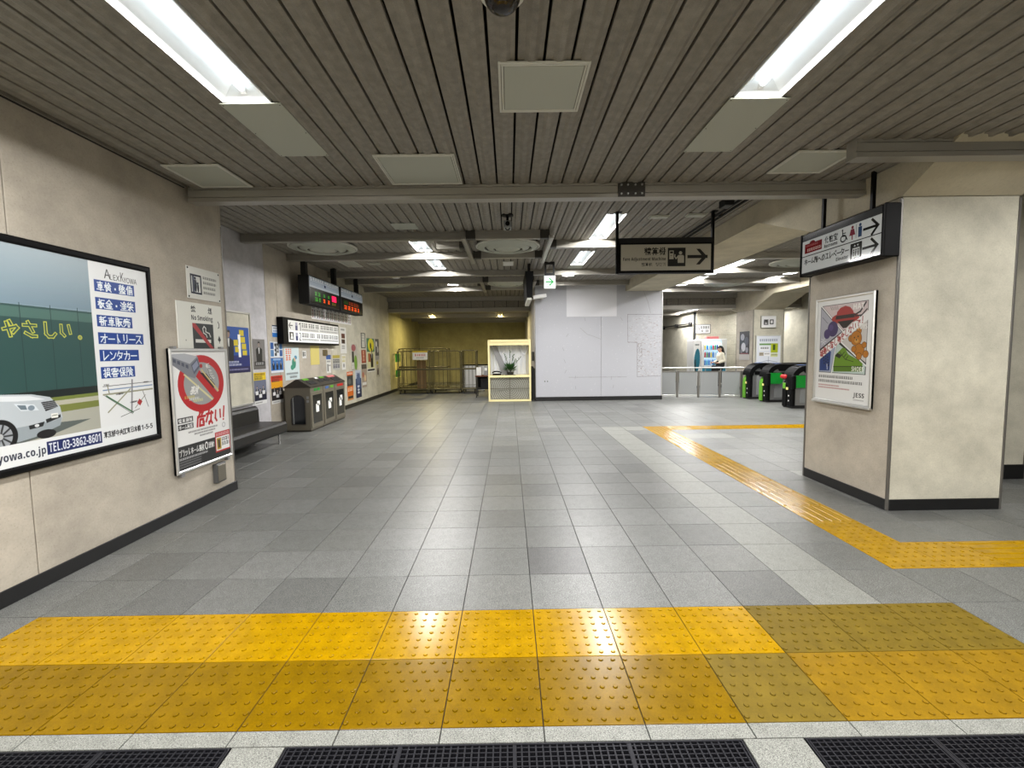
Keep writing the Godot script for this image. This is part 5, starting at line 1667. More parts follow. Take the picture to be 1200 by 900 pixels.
	bpart(cc, "body", M.grey, -0.055, 0, -0.12, 0.055, 0.095, 0.07, 0.008)
	var cl := Geo.new()
	cl.rod(Vector3(0, 0.05, 0.07), Vector3(0, 0.05, 0.085), 0.033, 0.03, 18)
	part(cc, "lens", cl, M.black)
	var hook := Geo.new()
	hook.tube([Vector3(-0.03, 0.005, 0.03), Vector3(-0.02, -0.025, 0.03), Vector3(0.02, -0.025, 0.03), Vector3(0.03, 0.005, 0.03)], 0.008, 6)
	part(cc, "bracket", hook, M.black)
	# dome at the top edge
	var dm := thing("dome_camera", "dark dome camera with a pale ring in the near ceiling, at the top edge", "camera", Vector3(-0.01, NEAR - 0.004, -2.06))
	var dg := Geo.new()
	var pr := PackedVector2Array()
	for i in 11:
		pr.append(Vector2(0.08 * cos(PI / 2 * i / 10), -0.012 - 0.07 * sin(PI / 2 * i / 10)))
	dg.lathe(pr, 28)
	part(dm, "dome", dg, mat(Color(0.12, 0.10, 0.08), 0.15))
	var dr := Geo.new()
	dr.lathe(pts([0.098, 0.004, 0.098, -0.012, 0.08, -0.016]), 28)
	part(dm, "ring", dr, M.plate)
	# small things on the ceiling
	var dev := [[2.2, -6.68, 0.13, "flat ceiling plate above the fare sign, left of two"], [2.72, -6.62, 0.13, "flat ceiling plate above the fare sign, right of two"], [-2.9, -9.9, 0.12, "small pale box on the ceiling behind the departure boards"]]
	for d in dev:
		var t := thing("ceiling_plate", d[3], "panel", Vector3(d[0], FAR - 0.03, d[1]))
		bpart(t, "plate", M.panel, -d[2], 0, -0.06, d[2], 0.022, 0.06, 0.004)
		bpart(t, "rim", M.plate, -d[2] - 0.01, 0.014, -0.07, d[2] + 0.01, 0.0215, 0.07)
	var sd := thing("smoke_detector", "round white smoke detector under the ceiling past the departure boards", "detector", Vector3(-2.85, FAR - 0.055, -11.6))
	var sg := Geo.new()
	sg.lathe(pts([0.10, 0.048, 0.10, 0.02, 0.07, 0.0, 0.0, 0.0]), 24)
	part(sd, "cover", sg, M.white)
	var sr := Geo.new()
	sr.lathe(pts([0.115, 0.054, 0.115, 0.044, 0.10, 0.04]), 24)
	part(sd, "base_ring", sr, M.plate)
	var sp := thing("ceiling_speaker", "square ceiling speaker grille behind the central diffuser", "speaker", Vector3(0.0, FAR - 0.022, -10.05))
	bpart(sp, "frame", M.plate, -0.12, 0.0, -0.22, 0.12, 0.012, 0.22, 0.003)
	for i in 8:
		bpart(sp, "slat", M.white, -0.10, -0.008, -0.19 + i * 0.05, 0.10, 0.0, -0.165 + i * 0.05, 0.002)
	# conduits along the concrete beam
	for q2 in [[2.98, "upper black conduit under the ceiling left of the concrete beam"], [3.06, "second black conduit under the ceiling, next to the concrete beam"]]:
		var cd := thing("conduit", q2[1], "conduit", Vector3(q2[0], FAR - 0.045, -7.8))
		var cg := Geo.new()
		cg.rod(Vector3(0, 0, -2.2), Vector3(0, 0, 2.1), 0.018, -1, 8)
		part(cd, "pipe", cg, M.matt_black)
		for z in [-1.6, -0.4, 1.2]:
			bpart(cd, "clip", M.dark, -0.028, -0.004, z - 0.012, 0.028, 0.045, z + 0.012)
	var jb := thing("junction_box", "small black junction box on the ceiling near the fare sign's right post", "box", Vector3(2.86, FAR - 0.09, -6.0))
	bpart(jb, "box", M.matt_black, -0.06, 0, -0.09, 0.06, 0.088, 0.09, 0.006)
	bpart(jb, "lid", M.dark, -0.052, -0.006, -0.08, 0.052, 0.0, 0.08, 0.002)

func box_geo(x0: float, y0: float, z0: float, x1: float, y1: float, z1: float, b := 0.0) -> Geo:
	var g := Geo.new()
	g.box(x0, y0, z0, x1, y1, z1, b)
	return g
func cage(label: String, x: float, z: float, w: float, h: float, d: float, sides: bool) -> Node3D:
	var o := thing("cage_trolley", label, "trolley", Vector3(x, 0, z), 0, "cage trolleys in the alcove")
	var a := w / 2
	var y0 := 0.16
	var panel := func(p0: Vector3, p1: Vector3, n: int) -> void:
		var f := Geo.new()
		var up := Vector3(0, h - 0.06, 0)
		var e := (p1 - p0).normalized() * 0.06
		f.tube([p0 + Vector3(0, y0, 0), p0 + up, p0 + up + e + Vector3(0, 0.055, 0), p1 + up - e + Vector3(0, 0.055, 0), p1 + up, p1 + Vector3(0, y0, 0), p0 + Vector3(0, y0, 0)], 0.016, 7)
		var s := part(o, "side_frame", f, M.cage)
		for i in n:
			var t := (i + 1.0) / (n + 1)
			var b := Geo.new()
			b.rod(p0.lerp(p1, t) + Vector3(0, y0, 0), p0.lerp(p1, t) + up + Vector3(0, 0.05, 0), 0.0065, -1, 5)
			part(s, "bar", b, M.cage)
		var band := Geo.new()
		var m := Vector3(0, lerpf(y0, h, 0.50), 0)
		band.quad(p0 + m, p1 + m, p1 + m + Vector3(0, 0.06, 0), p0 + m + Vector3(0, 0.06, 0), Vector3(0, 0, 1))
		band.rod(p0 + m + Vector3(0, 0.03, 0), p1 + m + Vector3(0, 0.03, 0), 0.022, -1, 6)
		part(s, "middle_band", band, M.cage)
		var low := Geo.new()
		low.rod(p0 + Vector3(0, y0 + 0.14, 0), p1 + Vector3(0, y0 + 0.14, 0), 0.008, -1, 5)
		part(s, "lower_rail", low, M.cage)
	panel.call(Vector3(-a, 0, 0), Vector3(a, 0, 0), int(w / 0.155))
	if sides:
		panel.call(Vector3(-a, 0, -0.01), Vector3(-a, 0, -d), 2)
		panel.call(Vector3(a, 0, -0.01), Vector3(a, 0, -d), 2)
	bpart(o, "base_frame", M.cage, -a, y0 - 0.03, -d, a, y0, 0.0, 0.006)
	for sx in [-1.0, 1.0]:
		for sz in [-0.05, -d + 0.05]:
			var c := Geo.new()
			var cx: float = sx * (a - 0.06)
			c.rod(Vector3(cx - 0.015, 0.05, sz), Vector3(cx + 0.015, 0.05, sz), 0.05, -1, 12)
			var k := part(o, "caster", c, M.rubber)
			bpart(k, "fork", M.cage, cx - 0.022, 0.05, sz - 0.02, cx + 0.022, 0.13, sz + 0.02, 0.004)
	return o

func build_alcove() -> void:
	for q in [[-3.02, -17.7, "warm ceiling lamp on the left in the yellow-lit alcove"], [-0.34, -17.7, "warm ceiling lamp on the right in the yellow-lit alcove"]]:
		var o := thing("ceiling_light", q[2], "light", Vector3(q[0], 2.95, q[1]))
		bpart(o, "fitting", M.cream_paint, -0.10, -0.06, -0.45, 0.10, 0.0, 0.45, 0.006)
		for s in [-0.055, 0.055]:
			var g := Geo.new()
			g.rod(Vector3(s, -0.085, -0.40), Vector3(s, -0.085, 0.40), 0.018, -1, 10)
			part(o, "tube", g, M.warm_tube)
		for z in [-0.42, 0.42]:
			bpart(o, "lamp_holder", M.white, -0.08, -0.105, z - 0.015, 0.08, -0.06, z + 0.015, 0.004)
		area(o, Vector3(0, -0.112, 0), 0.16, 0.8, LAMP * ALCOVE, Color(1.0, 0.92, 0.66))
	cage("wide cage trolley at the back left of the alcove, taller than those in front", -3.22, -16.75, 1.80, 1.60, 0.8, true)
	var c := cage("cage trolley on the left in the front row, with a small white notice", -3.38, -15.75, 1.08, 1.50, 0.75, true)
	cage("cage trolley in the middle of the front row", -2.26, -15.75, 1.06, 1.50, 0.75, true)
	cage("narrow cage trolley on the right of the row, beside the brown desk", -1.42, -15.7, 0.50, 1.51, 0.75, true)
	var k := Ink.new(110, 64, Color(0.90, 0.89, 0.84))
	var r := RandomNumberGenerator.new()
	r.seed = 12
	k.rect(0, 0, 110, 12, Color(0.78, 0.66, 0.14))
	k.fine(16, 22, 80, 16, Color(0.70, 0.25, 0.25), r)
	k.fine(28, 46, 56, 7, Color(0.4, 0.4, 0.4), r)
	poster("notice", "small white notice with a yellow top edge hung on the left cage trolley", "notice", Vector3(-3.12, 1.20, -15.728), 0, 0.52, 0.31, k.tex())
	# leaning boards, table, desk
	var lb := thing("leaning_board", "white board standing behind the narrow cage trolley", "board", Vector3(-1.35, 0, -16.62))
	bpart(lb, "board", M.white, -0.42, 0.02, -0.03, 0.42, 0.95, 0.0, 0.004)
	bpart(lb, "top_edge", M.black, -0.44, 0.95, -0.05, 0.62, 0.99, 0.03, 0.004)
	bpart(lb, "foot", M.black, -0.42, 0, -0.16, -0.38, 0.03, 0.12, 0.004)
	bpart(lb, "foot", M.black, 0.38, 0, -0.16, 0.42, 0.03, 0.12, 0.004)
	var cb := thing("cardboard_sheet", "brown cardboard sheet standing inside the left cage trolley", "cardboard", Vector3(-3.15, 0.161, -16.1))
	bpart(cb, "sheet", mat(Color(0.42, 0.33, 0.20), 0.8), -0.16, 0, 0, 0.16, 1.0, 0.02)
	bpart(cb, "tape", mat(Color(0.50, 0.40, 0.25), 0.4), -0.03, 0, 0.02, 0.03, 1.0, 0.021)
	var sp := thing("spray_poster", "narrow green and yellow poster on the alcove's left wall", "poster", Vector3(-4.296, 0.5, -17.3), PI / 2)
	bpart(sp, "sheet", M.yellow_paper, -0.4, 0, 0, 0.4, 0.95, 0.003)
	bpart(sp, "green_field", M.green, -0.36, 0.6, 0.003, 0.36, 0.92, 0.004)
	bpart(sp, "green_field", M.green, -0.36, 0.03, 0.003, 0.36, 0.3, 0.004)
	sp.name = "wall_poster"
	var dk := thing("desk", "brown-topped desk on casters left of the cream display stand", "desk", Vector3(-0.82, 0, -14.5))
	bpart(dk, "top", M.wood, -0.27, 0.665, -0.35, 0.20, 0.70, 0.35, 0.004)
	bpart(dk, "modesty_panel", M.matt_black, -0.22, 0.28, -0.30, 0.20, 0.665, -0.27)
	bpart(dk, "shelf", M.matt_black, -0.22, 0.26, -0.30, 0.20, 0.29, 0.28)
	bpart(dk, "drawer_unit", M.matt_black, -0.10, 0.29, -0.27, 0.20, 0.62, 0.26, 0.004)
	for x in [-0.24, 0.18]:
		for z in [-0.3, 0.3]:
			var l := Geo.new()
			l.rod(Vector3(x, 0.07, z), Vector3(x, 0.665, z), 0.017, -1, 8)
			var lp := part(dk, "leg", l, M.dark)
			var w := Geo.new()
			w.rod(Vector3(x - 0.014, 0.035, z), Vector3(x + 0.014, 0.035, z), 0.035, -1, 12)
			part(lp, "caster", w, M.rubber)
	for q in [[-0.98, -14.45, 0.16, 0.25, "white box file standing on the brown desk, left of two"], [-0.76, -14.5, 0.12, 0.30, "grey box file on the brown desk, right of two"]]:
		var b := thing("box_file", q[4], "box", Vector3(q[0], 0.7005, q[1]))
		bpart(b, "body", M.white if q[0] < -0.9 else M.grey, -q[2] / 2, 0, -0.13, q[2] / 2, q[3], 0.13, 0.004)
		bpart(b, "label", M.paper, -0.04, q[3] * 0.5, 0.13, 0.04, q[3] * 0.8, 0.132)
	# display stand
	var X0 := -0.62
	var X1 := 0.62
	var o := thing("display_stand", "cream display stand with a flower niche above a wire circle panel", "stand", Vector3(0, 0, -13.0))
	for x in [X0, X1 - 0.05]:
		bpart(o, "upright", M.cream_paint, x, 0, -0.05, x + 0.05, 1.79, 0.0, 0.006)
		bpart(o, "rear_upright", M.cream_paint, x, 0, -0.42, x + 0.05, 1.79, -0.37, 0.006)
	bpart(o, "header", M.cream_paint, X0 + 0.05, 1.63, -0.045, X1 - 0.05, 1.72, -0.01, 0.004)
	bpart(o, "top_rail", M.cream_paint, X0 + 0.05, 1.735, -0.05, X1 - 0.05, 1.79, 0.0, 0.005)
	bpart(o, "roof_board", M.cream_paint, X0 + 0.05, 1.72, -0.42, X1 - 0.05, 1.735, -0.0)
	bpart(o, "shelf", M.cream_paint, X0 + 0.05, 0.70, -0.42, X1 - 0.05, 0.76, -0.0, 0.005)
	bpart(o, "bottom_rail", M.cream_paint, X0 + 0.05, 0.0, -0.05, X1 - 0.05, 0.055, 0.0, 0.005)
	for x in [X0 + 0.01, X1 - 0.03]:
		bpart(o, "side_board", M.cream_paint, x, 0.06, -0.37, x + 0.02, 1.72, -0.05)
	bpart(o, "lower_board", mat(Color(0.66, 0.66, 0.62), 0.6), X0 + 0.03, 0.06, -0.12, X1 - 0.03, 0.70, -0.10)
	# hanging cloth in soft folds
	var cl := Geo.new()
	var n := 60
	var fold := func(i: int) -> Vector3:
		var t := float(i) / n
		return Vector3(lerpf(X0 + 0.035, X1 - 0.035, t), 0, -0.385 + 0.014 * sin(t * 63.0) + 0.008 * sin(t * 29.0 + 1.0))
	for i in n:
		var a: Vector3 = fold.call(i)
		var b: Vector3 = fold.call(i + 1)
		var na := Vector3(-(b - a).z, 0, (b - a).x).normalized()
		cl.quad(a + Vector3(0, 0.765, 0), b + Vector3(0, 0.765, 0), b + Vector3(0, 1.70, 0), a + Vector3(0, 1.70, 0), na)
	part(o, "backcloth", cl, mat(Color(0.86, 0.87, 0.89), 0.6))
	var sash := Geo.new()
	sash.quad(Vector3(X0 + 0.06, 1.66, -0.335), Vector3(X0 + 0.22, 1.66, -0.335), Vector3(0.0, 0.765, -0.335), Vector3(-0.22, 0.765, -0.335), Vector3(0, 0, 1))
	sash.quad(Vector3(X0 + 0.06, 1.66, -0.338), Vector3(X0 + 0.22, 1.66, -0.338), Vector3(0.0, 0.765, -0.338), Vector3(-0.22, 0.765, -0.338), Vector3(0, 0, -1))
	part(o, "sash", sash, mat(Color(0.55, 0.55, 0.56), 0.6))
	var loop := Geo.new()
	var lp2 := []
	for i in 15:
		var t2 := i / 14.0
		lp2.append(Vector3(0.30 + 0.26 * t2, 1.66 - 0.30 * sin(PI * t2 * 0.9), -0.345))
	loop.tube(lp2, 0.022, 7)
	part(o, "cord", loop, mat(Color(0.90, 0.91, 0.93), 0.6))
	# wire circles in the lower panel
	for k2 in 11:
		var rad := 0.05 + 0.053 * k2
		var wg := Geo.new()
		var runs := []
		var cur := []
		for i in 73:
			var p := Vector3(rad * cos(TAU * i / 72), 0.375 + rad * sin(TAU * i / 72), -0.028)
			if absf(p.x) < 0.565 and p.y > 0.06 and p.y < 0.70:
				cur.append(p)
			else:
				if cur.size() > 1:
					runs.append(cur)
				cur = []
		if cur.size() > 1:
			runs.append(cur)
		for q2 in runs:
			wg.tube(q2, 0.0065, 5)
		part(o, "wire_ring", wg, M.wire)
	bpart(o, "wire_cross", M.wire, -0.006, 0.055, -0.032, 0.006, 0.70, -0.024)
	bpart(o, "wire_cross", M.wire, X0 + 0.05, 0.369, -0.032, X1 - 0.05, 0.381, -0.024)
	# flower arrangement
	var fl := thing("flower_arrangement", "green flower arrangement with tall stems in a dark bowl on the display stand", "plant", Vector3(0.02, 0.7605, -13.2))
	var bowl := Geo.new()
	bowl.lathe(pts([0.07, 0.0, 0.085, 0.005, 0.10, 0.09, 0.09, 0.09, 0.07, 0.02]), 20)
	bowl.lathe(pts([0.0, 0.0, 0.07, 0.0]), 20)
	part(fl, "bowl", bowl, M.dark)
	bpart(fl, "mat", M.bracket, -0.16, 0.0, -0.13, 0.16, 0.004, 0.13)
	var rr := RandomNumberGenerator.new()
	rr.seed = 14
	var leafm := mat(Color(0.20, 0.36, 0.16), 0.6)
	var leafs := Geo.new()
	for i in 130:
		var th := rr.randf() * TAU
		var el := rr.randf_range(-0.1, 1.3)
		var base := Vector3(0, 0.14, 0) + Vector3(cos(th) * cos(el), sin(el), sin(th) * cos(el)) * rr.randf_range(0.02, 0.13)
		var dir := Vector3(cos(th) * cos(el), sin(el) * 0.8 + 0.1, sin(th) * cos(el)).normalized()
		var side := dir.cross(Vector3(rr.randf() - 0.5, 1, rr.randf() - 0.5)).normalized() * rr.randf_range(0.016, 0.03)
		var len := rr.randf_range(0.10, 0.18)
		var nn := side.cross(dir)
		leafs.quad(base, base + dir * len * 0.5 + side, base + dir * len, base + dir * len * 0.5 - side, nn)
	part(fl, "foliage", leafs, leafm).set_meta("kind", "stuff")
	for q3 in [[-0.17, 0.62, 0.02], [0.0, 0.72, -0.03], [0.10, 0.60, 0.0], [0.30, 0.52, 0.04], [0.17, 0.46, 0.05]]:
		var sg := Geo.new()
		var tip := Vector3(q3[0], q3[1], q3[2])
		var mid := Vector3(q3[0] * 0.4, q3[1] * 0.55, q3[2])
		sg.tube([Vector3(0, 0.08, 0), mid, tip], 0.006, 5)
		var st := part(fl, "stem", sg, mat(Color(0.17, 0.22, 0.16), 0.6))
		var bud := Geo.new()
		for i in 8:
			var p4 := mid.lerp(tip, 0.35 + 0.09 * i)
			var s4 := Vector3(rr.randf() - 0.5, 0.3, rr.randf() - 0.5).normalized()
			var w4 := s4.cross(Vector3.FORWARD).normalized() * 0.012
			bud.quad(p4, p4 + s4 * 0.02 + w4, p4 + s4 * 0.05, p4 + s4 * 0.02 - w4, Vector3(0, 0, 1))
		part(st, "leaflets", bud, leafm).set_meta("kind", "stuff")
	# telephone on the shelf
	var ph := thing("telephone", "black telephone handset on the shelf of the display stand, left of the flowers", "telephone", Vector3(-0.37, 0.7605, -13.12))
	bpart(ph, "base", M.black, -0.13, 0, -0.09, 0.13, 0.05, 0.07, 0.012)
	var hs := Geo.new()
	hs.tube([Vector3(-0.13, 0.065, 0), Vector3(-0.10, 0.105, 0), Vector3(0.0, 0.115, 0), Vector3(0.10, 0.095, 0), Vector3(0.13, 0.06, 0)], 0.02, 8)
	part(ph, "handset", hs, M.black)
	var cord := Geo.new()
	cord.tube([Vector3(0.13, 0.02, 0.05), Vector3(0.17, 0.01, 0.07), Vector3(0.20, 0.008, 0.03)], 0.006, 5)
	part(ph, "cord", cord, M.black)
	# dark folded thing between stand and wall
	var fs := thing("folded_stand", "black folded sign stand in the gap between the display stand and the white wall", "stand", Vector3(0.69, 0, -13.3))
	bpart(fs, "panel", M.matt_black, -0.035, 0.03, -0.3, 0.005, 1.0, 0.25, 0.006)
	bpart(fs, "panel", M.matt_black, 0.01, 0.03, -0.3, 0.045, 0.95, 0.25, 0.006)
	bpart(fs, "foot", M.dark, -0.04, 0, 0.15, 0.05, 0.03, 0.29, 0.004)
	bpart(fs, "foot", M.dark, -0.04, 0, -0.34, 0.05, 0.03, -0.2, 0.004)
	var wb := thing("switch_box", "small grey box on the side of the white wall block, above the folded stand", "box", Vector3(0.757, 1.15, -13.9), -PI / 2)
	bpart(wb, "box", M.grey_dark, -0.1, 0, -0.0, 0.1, 0.28, 0.06, 0.004)
	bpart(wb, "lid", M.grey, -0.09, 0.02, 0.06, 0.09, 0.26, 0.066, 0.002)

func gate(label: String, x: float, z: float, end_mat: Material, flap: Material) -> void:
	var o := thing("ticket_gate", label, "ticket gate", Vector3(x, 0, z), 0, "ticket gates")
	var w := 0.16
	var l := 1.75
	var arc := func(i0: float, r: float) -> PackedVector2Array:
		var p := PackedVector2Array()
		for i in 9:
			var t := PI - PI / 2 * i / 8
			p.append(Vector2(0.34 + r * cos(t), 1.02 - 0.34 + r * sin(t)))
		return p
	var body := PackedVector2Array([Vector2(0.06, 0.06)])
	for p in arc.call(0, 0.26):
		body.append(p)
	body.append(Vector2(l - 0.05, 0.94)); body.append(Vector2(l - 0.05, 0.06))
	var g := Geo.new()
	g.prism(body, "z", -w, w)
	part(o, "body", g, M.steel)
	var top := PackedVector2Array()
	for p in arc.call(0, 0.34):
		top.append(p)
	top.append(Vector2(l, 1.02)); top.append(Vector2(l, 0.84))
	var inner: PackedVector2Array = arc.call(0, 0.22)
	for i in inner.size():
		top.append(inner[inner.size() - 1 - i] + Vector2(0, -0.06 if i == 0 else 0.0))
	var tg := Geo.new()
	tg.prism(top, "z", -w - 0.03, w + 0.03)
	part(o, "top_cover", tg, M.black)
	var band := func(r0: float, r1: float) -> PackedVector2Array:
		var p := PackedVector2Array([Vector2(0.34 - r1, 0.03)])
		for i in 9:
			var t := PI - PI / 2 * i / 8
			p.append(Vector2(0.34 + r1 * cos(t), 0.46 + r1 * sin(t)))
		for i in 9:
			var t := PI / 2 + PI / 2 * i / 8
			p.append(Vector2(0.34 + r0 * cos(t), 0.46 + r0 * sin(t)))
		p.append(Vector2(0.34 - r0, 0.03))
		return p
	var eg := Geo.new()
	eg.prism(band.call(0.25, 0.34), "z", -w - 0.02, -0.03)
	part(o, "end_post", eg, end_mat)
	bpart(o, "end_post", M.black, 0.0, 0.03, -0.025, 0.12, 0.74, w + 0.02, 0.03)
	if end_mat == M.black:
		bpart(o, "red_cap", M.red, -0.03, 0.70, -w - 0.10, 0.22, 0.80, -0.03, 0.03)
		bpart(o, "arrow_mark", M.lime, -0.006, 0.46, -w, 0.01, 0.60, -0.06, 0.004)
	bpart(o, "kick_plate", M.rubber, 0.02, 0, -w - 0.01, l, 0.07, w + 0.01, 0.004)
	bpart(o, "side_panel", M.grey, 0.22, 0.12, w, l - 0.12, 0.66, w + 0.012, 0.01)
	bpart(o, "sensor_strip", M.black, 0.16, 0.70, w, l - 0.1, 0.80, w + 0.014, 0.005)
	for y in [0.18, 0.30]:
		var sg := Geo.new()
		sg.rod(Vector3(-0.004, y, w * 0.5), Vector3(0.004, y, w * 0.5), 0.018, -1, 12)
		part(o, "sensor", sg, M.white)
	bpart(o, "sticker", M.yellow_paper, -0.003, 0.44, -0.03, 0.004, 0.50, 0.05)
	if flap:
		bpart(o, "flap_hinge", M.black, -0.03, 0.46, w + 0.024, 0.07, 0.80, w + 0.10, 0.02)
		var fg := Geo.new()
		fg.prism(pts([0.03, 0.55, 0.08, 0.50, 0.36, 0.50, 0.40, 0.56, 0.40, 0.74, 0.36, 0.79, 0.08, 0.79, 0.03, 0.74]), "z", w + 0.03, w + 0.075)
		part(o, "flap_door", fg, flap)
	bpart(o, "card_reader", M.bin_dark, 0.22, 1.018, -0.09, 0.55, 1.035, 0.09, 0.006)
	bpart(o, "card_pad", M.blue, 0.26, 1.033, -0.07, 0.44, 1.039, 0.07, 0.003)

func build_right() -> void:
	# steel fence
	var a := Vector3(4.47, 0, -13.62)
	var b := Vector3(6.86, 0, -13.22)
	var dirv := (b - a)
	var len := dirv.length()
	var o := thing("barrier_fence", "low grey steel panel fence with a rail, between the white wall and the ticket gates", "fence", a, atan2(-dirv.z, dirv.x))
	for i in 5:
		var x := len * i / 4.0
		bpart(o, "post", M.trim, x - 0.03, 0, -0.02, x + 0.03, 0.80, 0.02, 0.004)
		if i < 4:
			bpart(o, "panel", M.grey, x + 0.05, 0.09, -0.012, x + len / 4.0 - 0.05, 0.76, 0.012, 0.004)
			bpart(o, "panel_edge", M.trim, x + 0.03, 0.755, -0.016, x + len / 4.0 - 0.03, 0.785, 0.016, 0.003)
			bpart(o, "kick_rail", M.alu, x + 0.03, 0.03, -0.014, x + len / 4.0 - 0.03, 0.075, 0.014, 0.003)
	for i in 6:
		var x := len * (i + 0.25) / 5.6
		var sg := Geo.new()
		sg.rod(Vector3(x, 0.79, 0), Vector3(x, 0.88, 0), 0.012, -1, 8)
		part(o, "rail_stay", sg, M.steel)
	var rg := Geo.new()
	rg.rod(Vector3(-0.03, 0.89, 0), Vector3(len + 0.03, 0.89, 0), 0.02, -1, 10)
	part(o, "hand_rail", rg, M.alu)
	gate("ticket gate with a bright green end, next to the steel fence", 6.82, -12.9, M.lime, null)
	gate("second ticket gate from the fence, with a lime end and a green flap", 6.86, -12.1, M.lime, M.green)
	gate("third ticket gate from the fence, with a red light, partly behind the near pillar", 6.74, -10.85, M.black, M.green)
	# drinks machine
	var v := thing("vending_machine", "white drinks machine with lit shelves behind the walking woman", "vending machine", Vector3(8.02, 0, -17.55))
	bpart(v, "cabinet", M.white, -0.50, 0.05, -0.72, 0.50, 1.83, -0.03, 0.01)
	bpart(v, "plinth", M.dark, -0.48, 0, -0.70, 0.48, 0.05, -0.08)
	bpart(v, "window_light_panel", glow(Color(0.78, 0.90, 1.0), 0.45), -0.42, 0.78, -0.03, 0.24, 1.70, -0.022)
	for s in [-0.44, 0.25]:
		bpart(v, "window_frame", M.white, s - 0.02, 0.76, -0.03, s + 0.02, 1.74, 0.06, 0.004)
	bpart(v, "window_frame", M.white, -0.42, 0.74, -0.03, 0.23, 0.78, 0.06, 0.004)
	bpart(v, "light_header", glow(Color(0.62, 0.85, 1.0), 1.1), -0.42, 1.70, -0.03, 0.23, 1.75, 0.05, 0.004)
	var vl := AreaLight3D.new()
	vl.name = "window_light"
	vl.area_size = Vector2(0.6, 0.05)
	vl.area_normalize_energy = true
	vl.light_energy = 0.35
	vl.light_color = Color(0.70, 0.88, 1.0)
	vl.area_range = 30.0
	vl.area_attenuation = 2.0
	vl.shadow_enabled = true
	v.add_child(vl, true)
	vl.position = Vector3(-0.1, 1.69, 0.04)
	vl.rotation.x = -PI / 2 + 0.35
	var cols := [Color(0.15, 0.50, 0.80), Color(0.80, 0.85, 0.88), Color(0.20, 0.65, 0.75), Color(0.75, 0.20, 0.18), Color(0.30, 0.55, 0.25), Color(0.25, 0.25, 0.50), Color(0.90, 0.80, 0.30)]
	var shared := []
	for c in cols:
		var bg := Geo.new()
		bg.lathe(pts([0.0, 0.0, 0.03, 0.0, 0.03, 0.16, 0.014, 0.20, 0.014, 0.225, 0.0, 0.225]), 10)
		shared.append(mesh_of(bg, mat(c, 0.3)))
	for row in 3:
		bpart(v, "shelf", M.plate, -0.42, 0.80 + row * 0.30, -0.025, 0.23, 0.815 + row * 0.30, 0.05)
		for i in 8:
			put(v, "drink_bottle", shared[(i + row * 3) % 7 if row else [0, 2, 0, 1, 0, 2, 3, 0][i]], Vector3(-0.37 + i * 0.078, 0.815 + row * 0.30, 0.012))
	bpart(v, "coin_panel", M.paper, 0.29, 0.9, -0.03, 0.46, 1.6, -0.018, 0.004)
	bpart(v, "coin_slot", M.dark, 0.34, 1.18, -0.018, 0.42, 1.26, -0.01, 0.004)
	bpart(v, "delivery_flap", M.smoke_glass, -0.34, 0.22, -0.03, 0.30, 0.48, -0.015, 0.006)
	bpart(v, "lower_panel", mat(Color(0.20, 0.55, 0.66), 0.4), -0.46, 0.52, -0.03, 0.46, 0.72, -0.02, 0.004)
	bpart(v, "top_sign", M.pink, -0.26, 1.83, -0.30, 0.22, 1.93, -0.12, 0.01)
	var v2 := thing("coin_locker", "narrow white cabinet with a teal shape, left of the drinks machine", "cabinet", Vector3(7.36, 0, -17.6))
	bpart(v2, "body", M.white, -0.14, 0, -0.66, 0.14, 1.80, 0.0, 0.01)
	var tl := Geo.new()
	var tp := PackedVector2Array()
	for i in 24:
		var t := TAU * i / 24
		tp.append(Vector2(0.0 + 0.115 * cos(t) + 0.02 * sin(t), 1.0 + 0.46 * sin(t)))
	tl.prism(tp, "z", 0.0, 0.004)
	part(v2, "teal_shape", tl, mat(Color(0.10, 0.42, 0.50), 0.4))
	bpart(v2, "label", M.grey, -0.08, 1.58, 0.0, 0.08, 1.64, 0.004)
	woman()
	# signs on the far wall and pillar
	var r := RandomNumberGenerator.new()
	r.seed = 17
	var dk := Color(0.12, 0.12, 0.12)
	var k := Ink.new(110, 70, Color(0.86, 0.87, 0.87))
	k.oval(18, 34, 12, 14, dk)
	k.oval(18, 34, 9, 11, Color(0.86, 0.87, 0.87))
	k.word("1", 15, 27, 6, 14, dk)
	k.fine(38, 12, 64, 20, dk, r)
	k.fine(44, 42, 18, 18, dk, r)
	k.fine(76, 42, 22, 18, dk, r)
	poster("wall_sign", "white sign with two rows of black lettering above the drinks machine", "sign", Vector3(7.86, 2.06, -18.3 + 0.002), 0, 0.62, 0.38, k.tex(), "", 0.02, M.grey_dark, 0.03)
	var k2 := Ink.new(110, 80, Color(0.92, 0.92, 0.92))
	k2.kan("西", 16, 22, 36, 38, 6.5, dk)
	k2.kan("口", 60, 22, 36, 38, 6.5, dk)
	poster("exit_name_sign", "white sign with two black characters on the far pillar", "sign", Vector3(8.62, 2.12, -15.0 + 0.004), 0, 0.50, 0.40, k2.tex(), "", 0.02, M.plate, 0.04)
	var k3 := Ink.new(180, 260, Color(0.88, 0.90, 0.93))
	k3.fine(22, 22, 136, 16, Color(0.45, 0.48, 0.55), r)
	k3.rect(20, 54, 140, 12, Color(0.45, 0.62, 0.35))
	k3.rect(108, 54, 54, 66, Color(0.68, 0.74, 0.10))
	k3.rect(124, 62, 18, 40, Color(0.25, 0.35, 0.1))
	k3.rect(20, 72, 80, 34, Color(0.94, 0.95, 0.96))
	k3.fine(30, 80, 62, 12, dk, r)
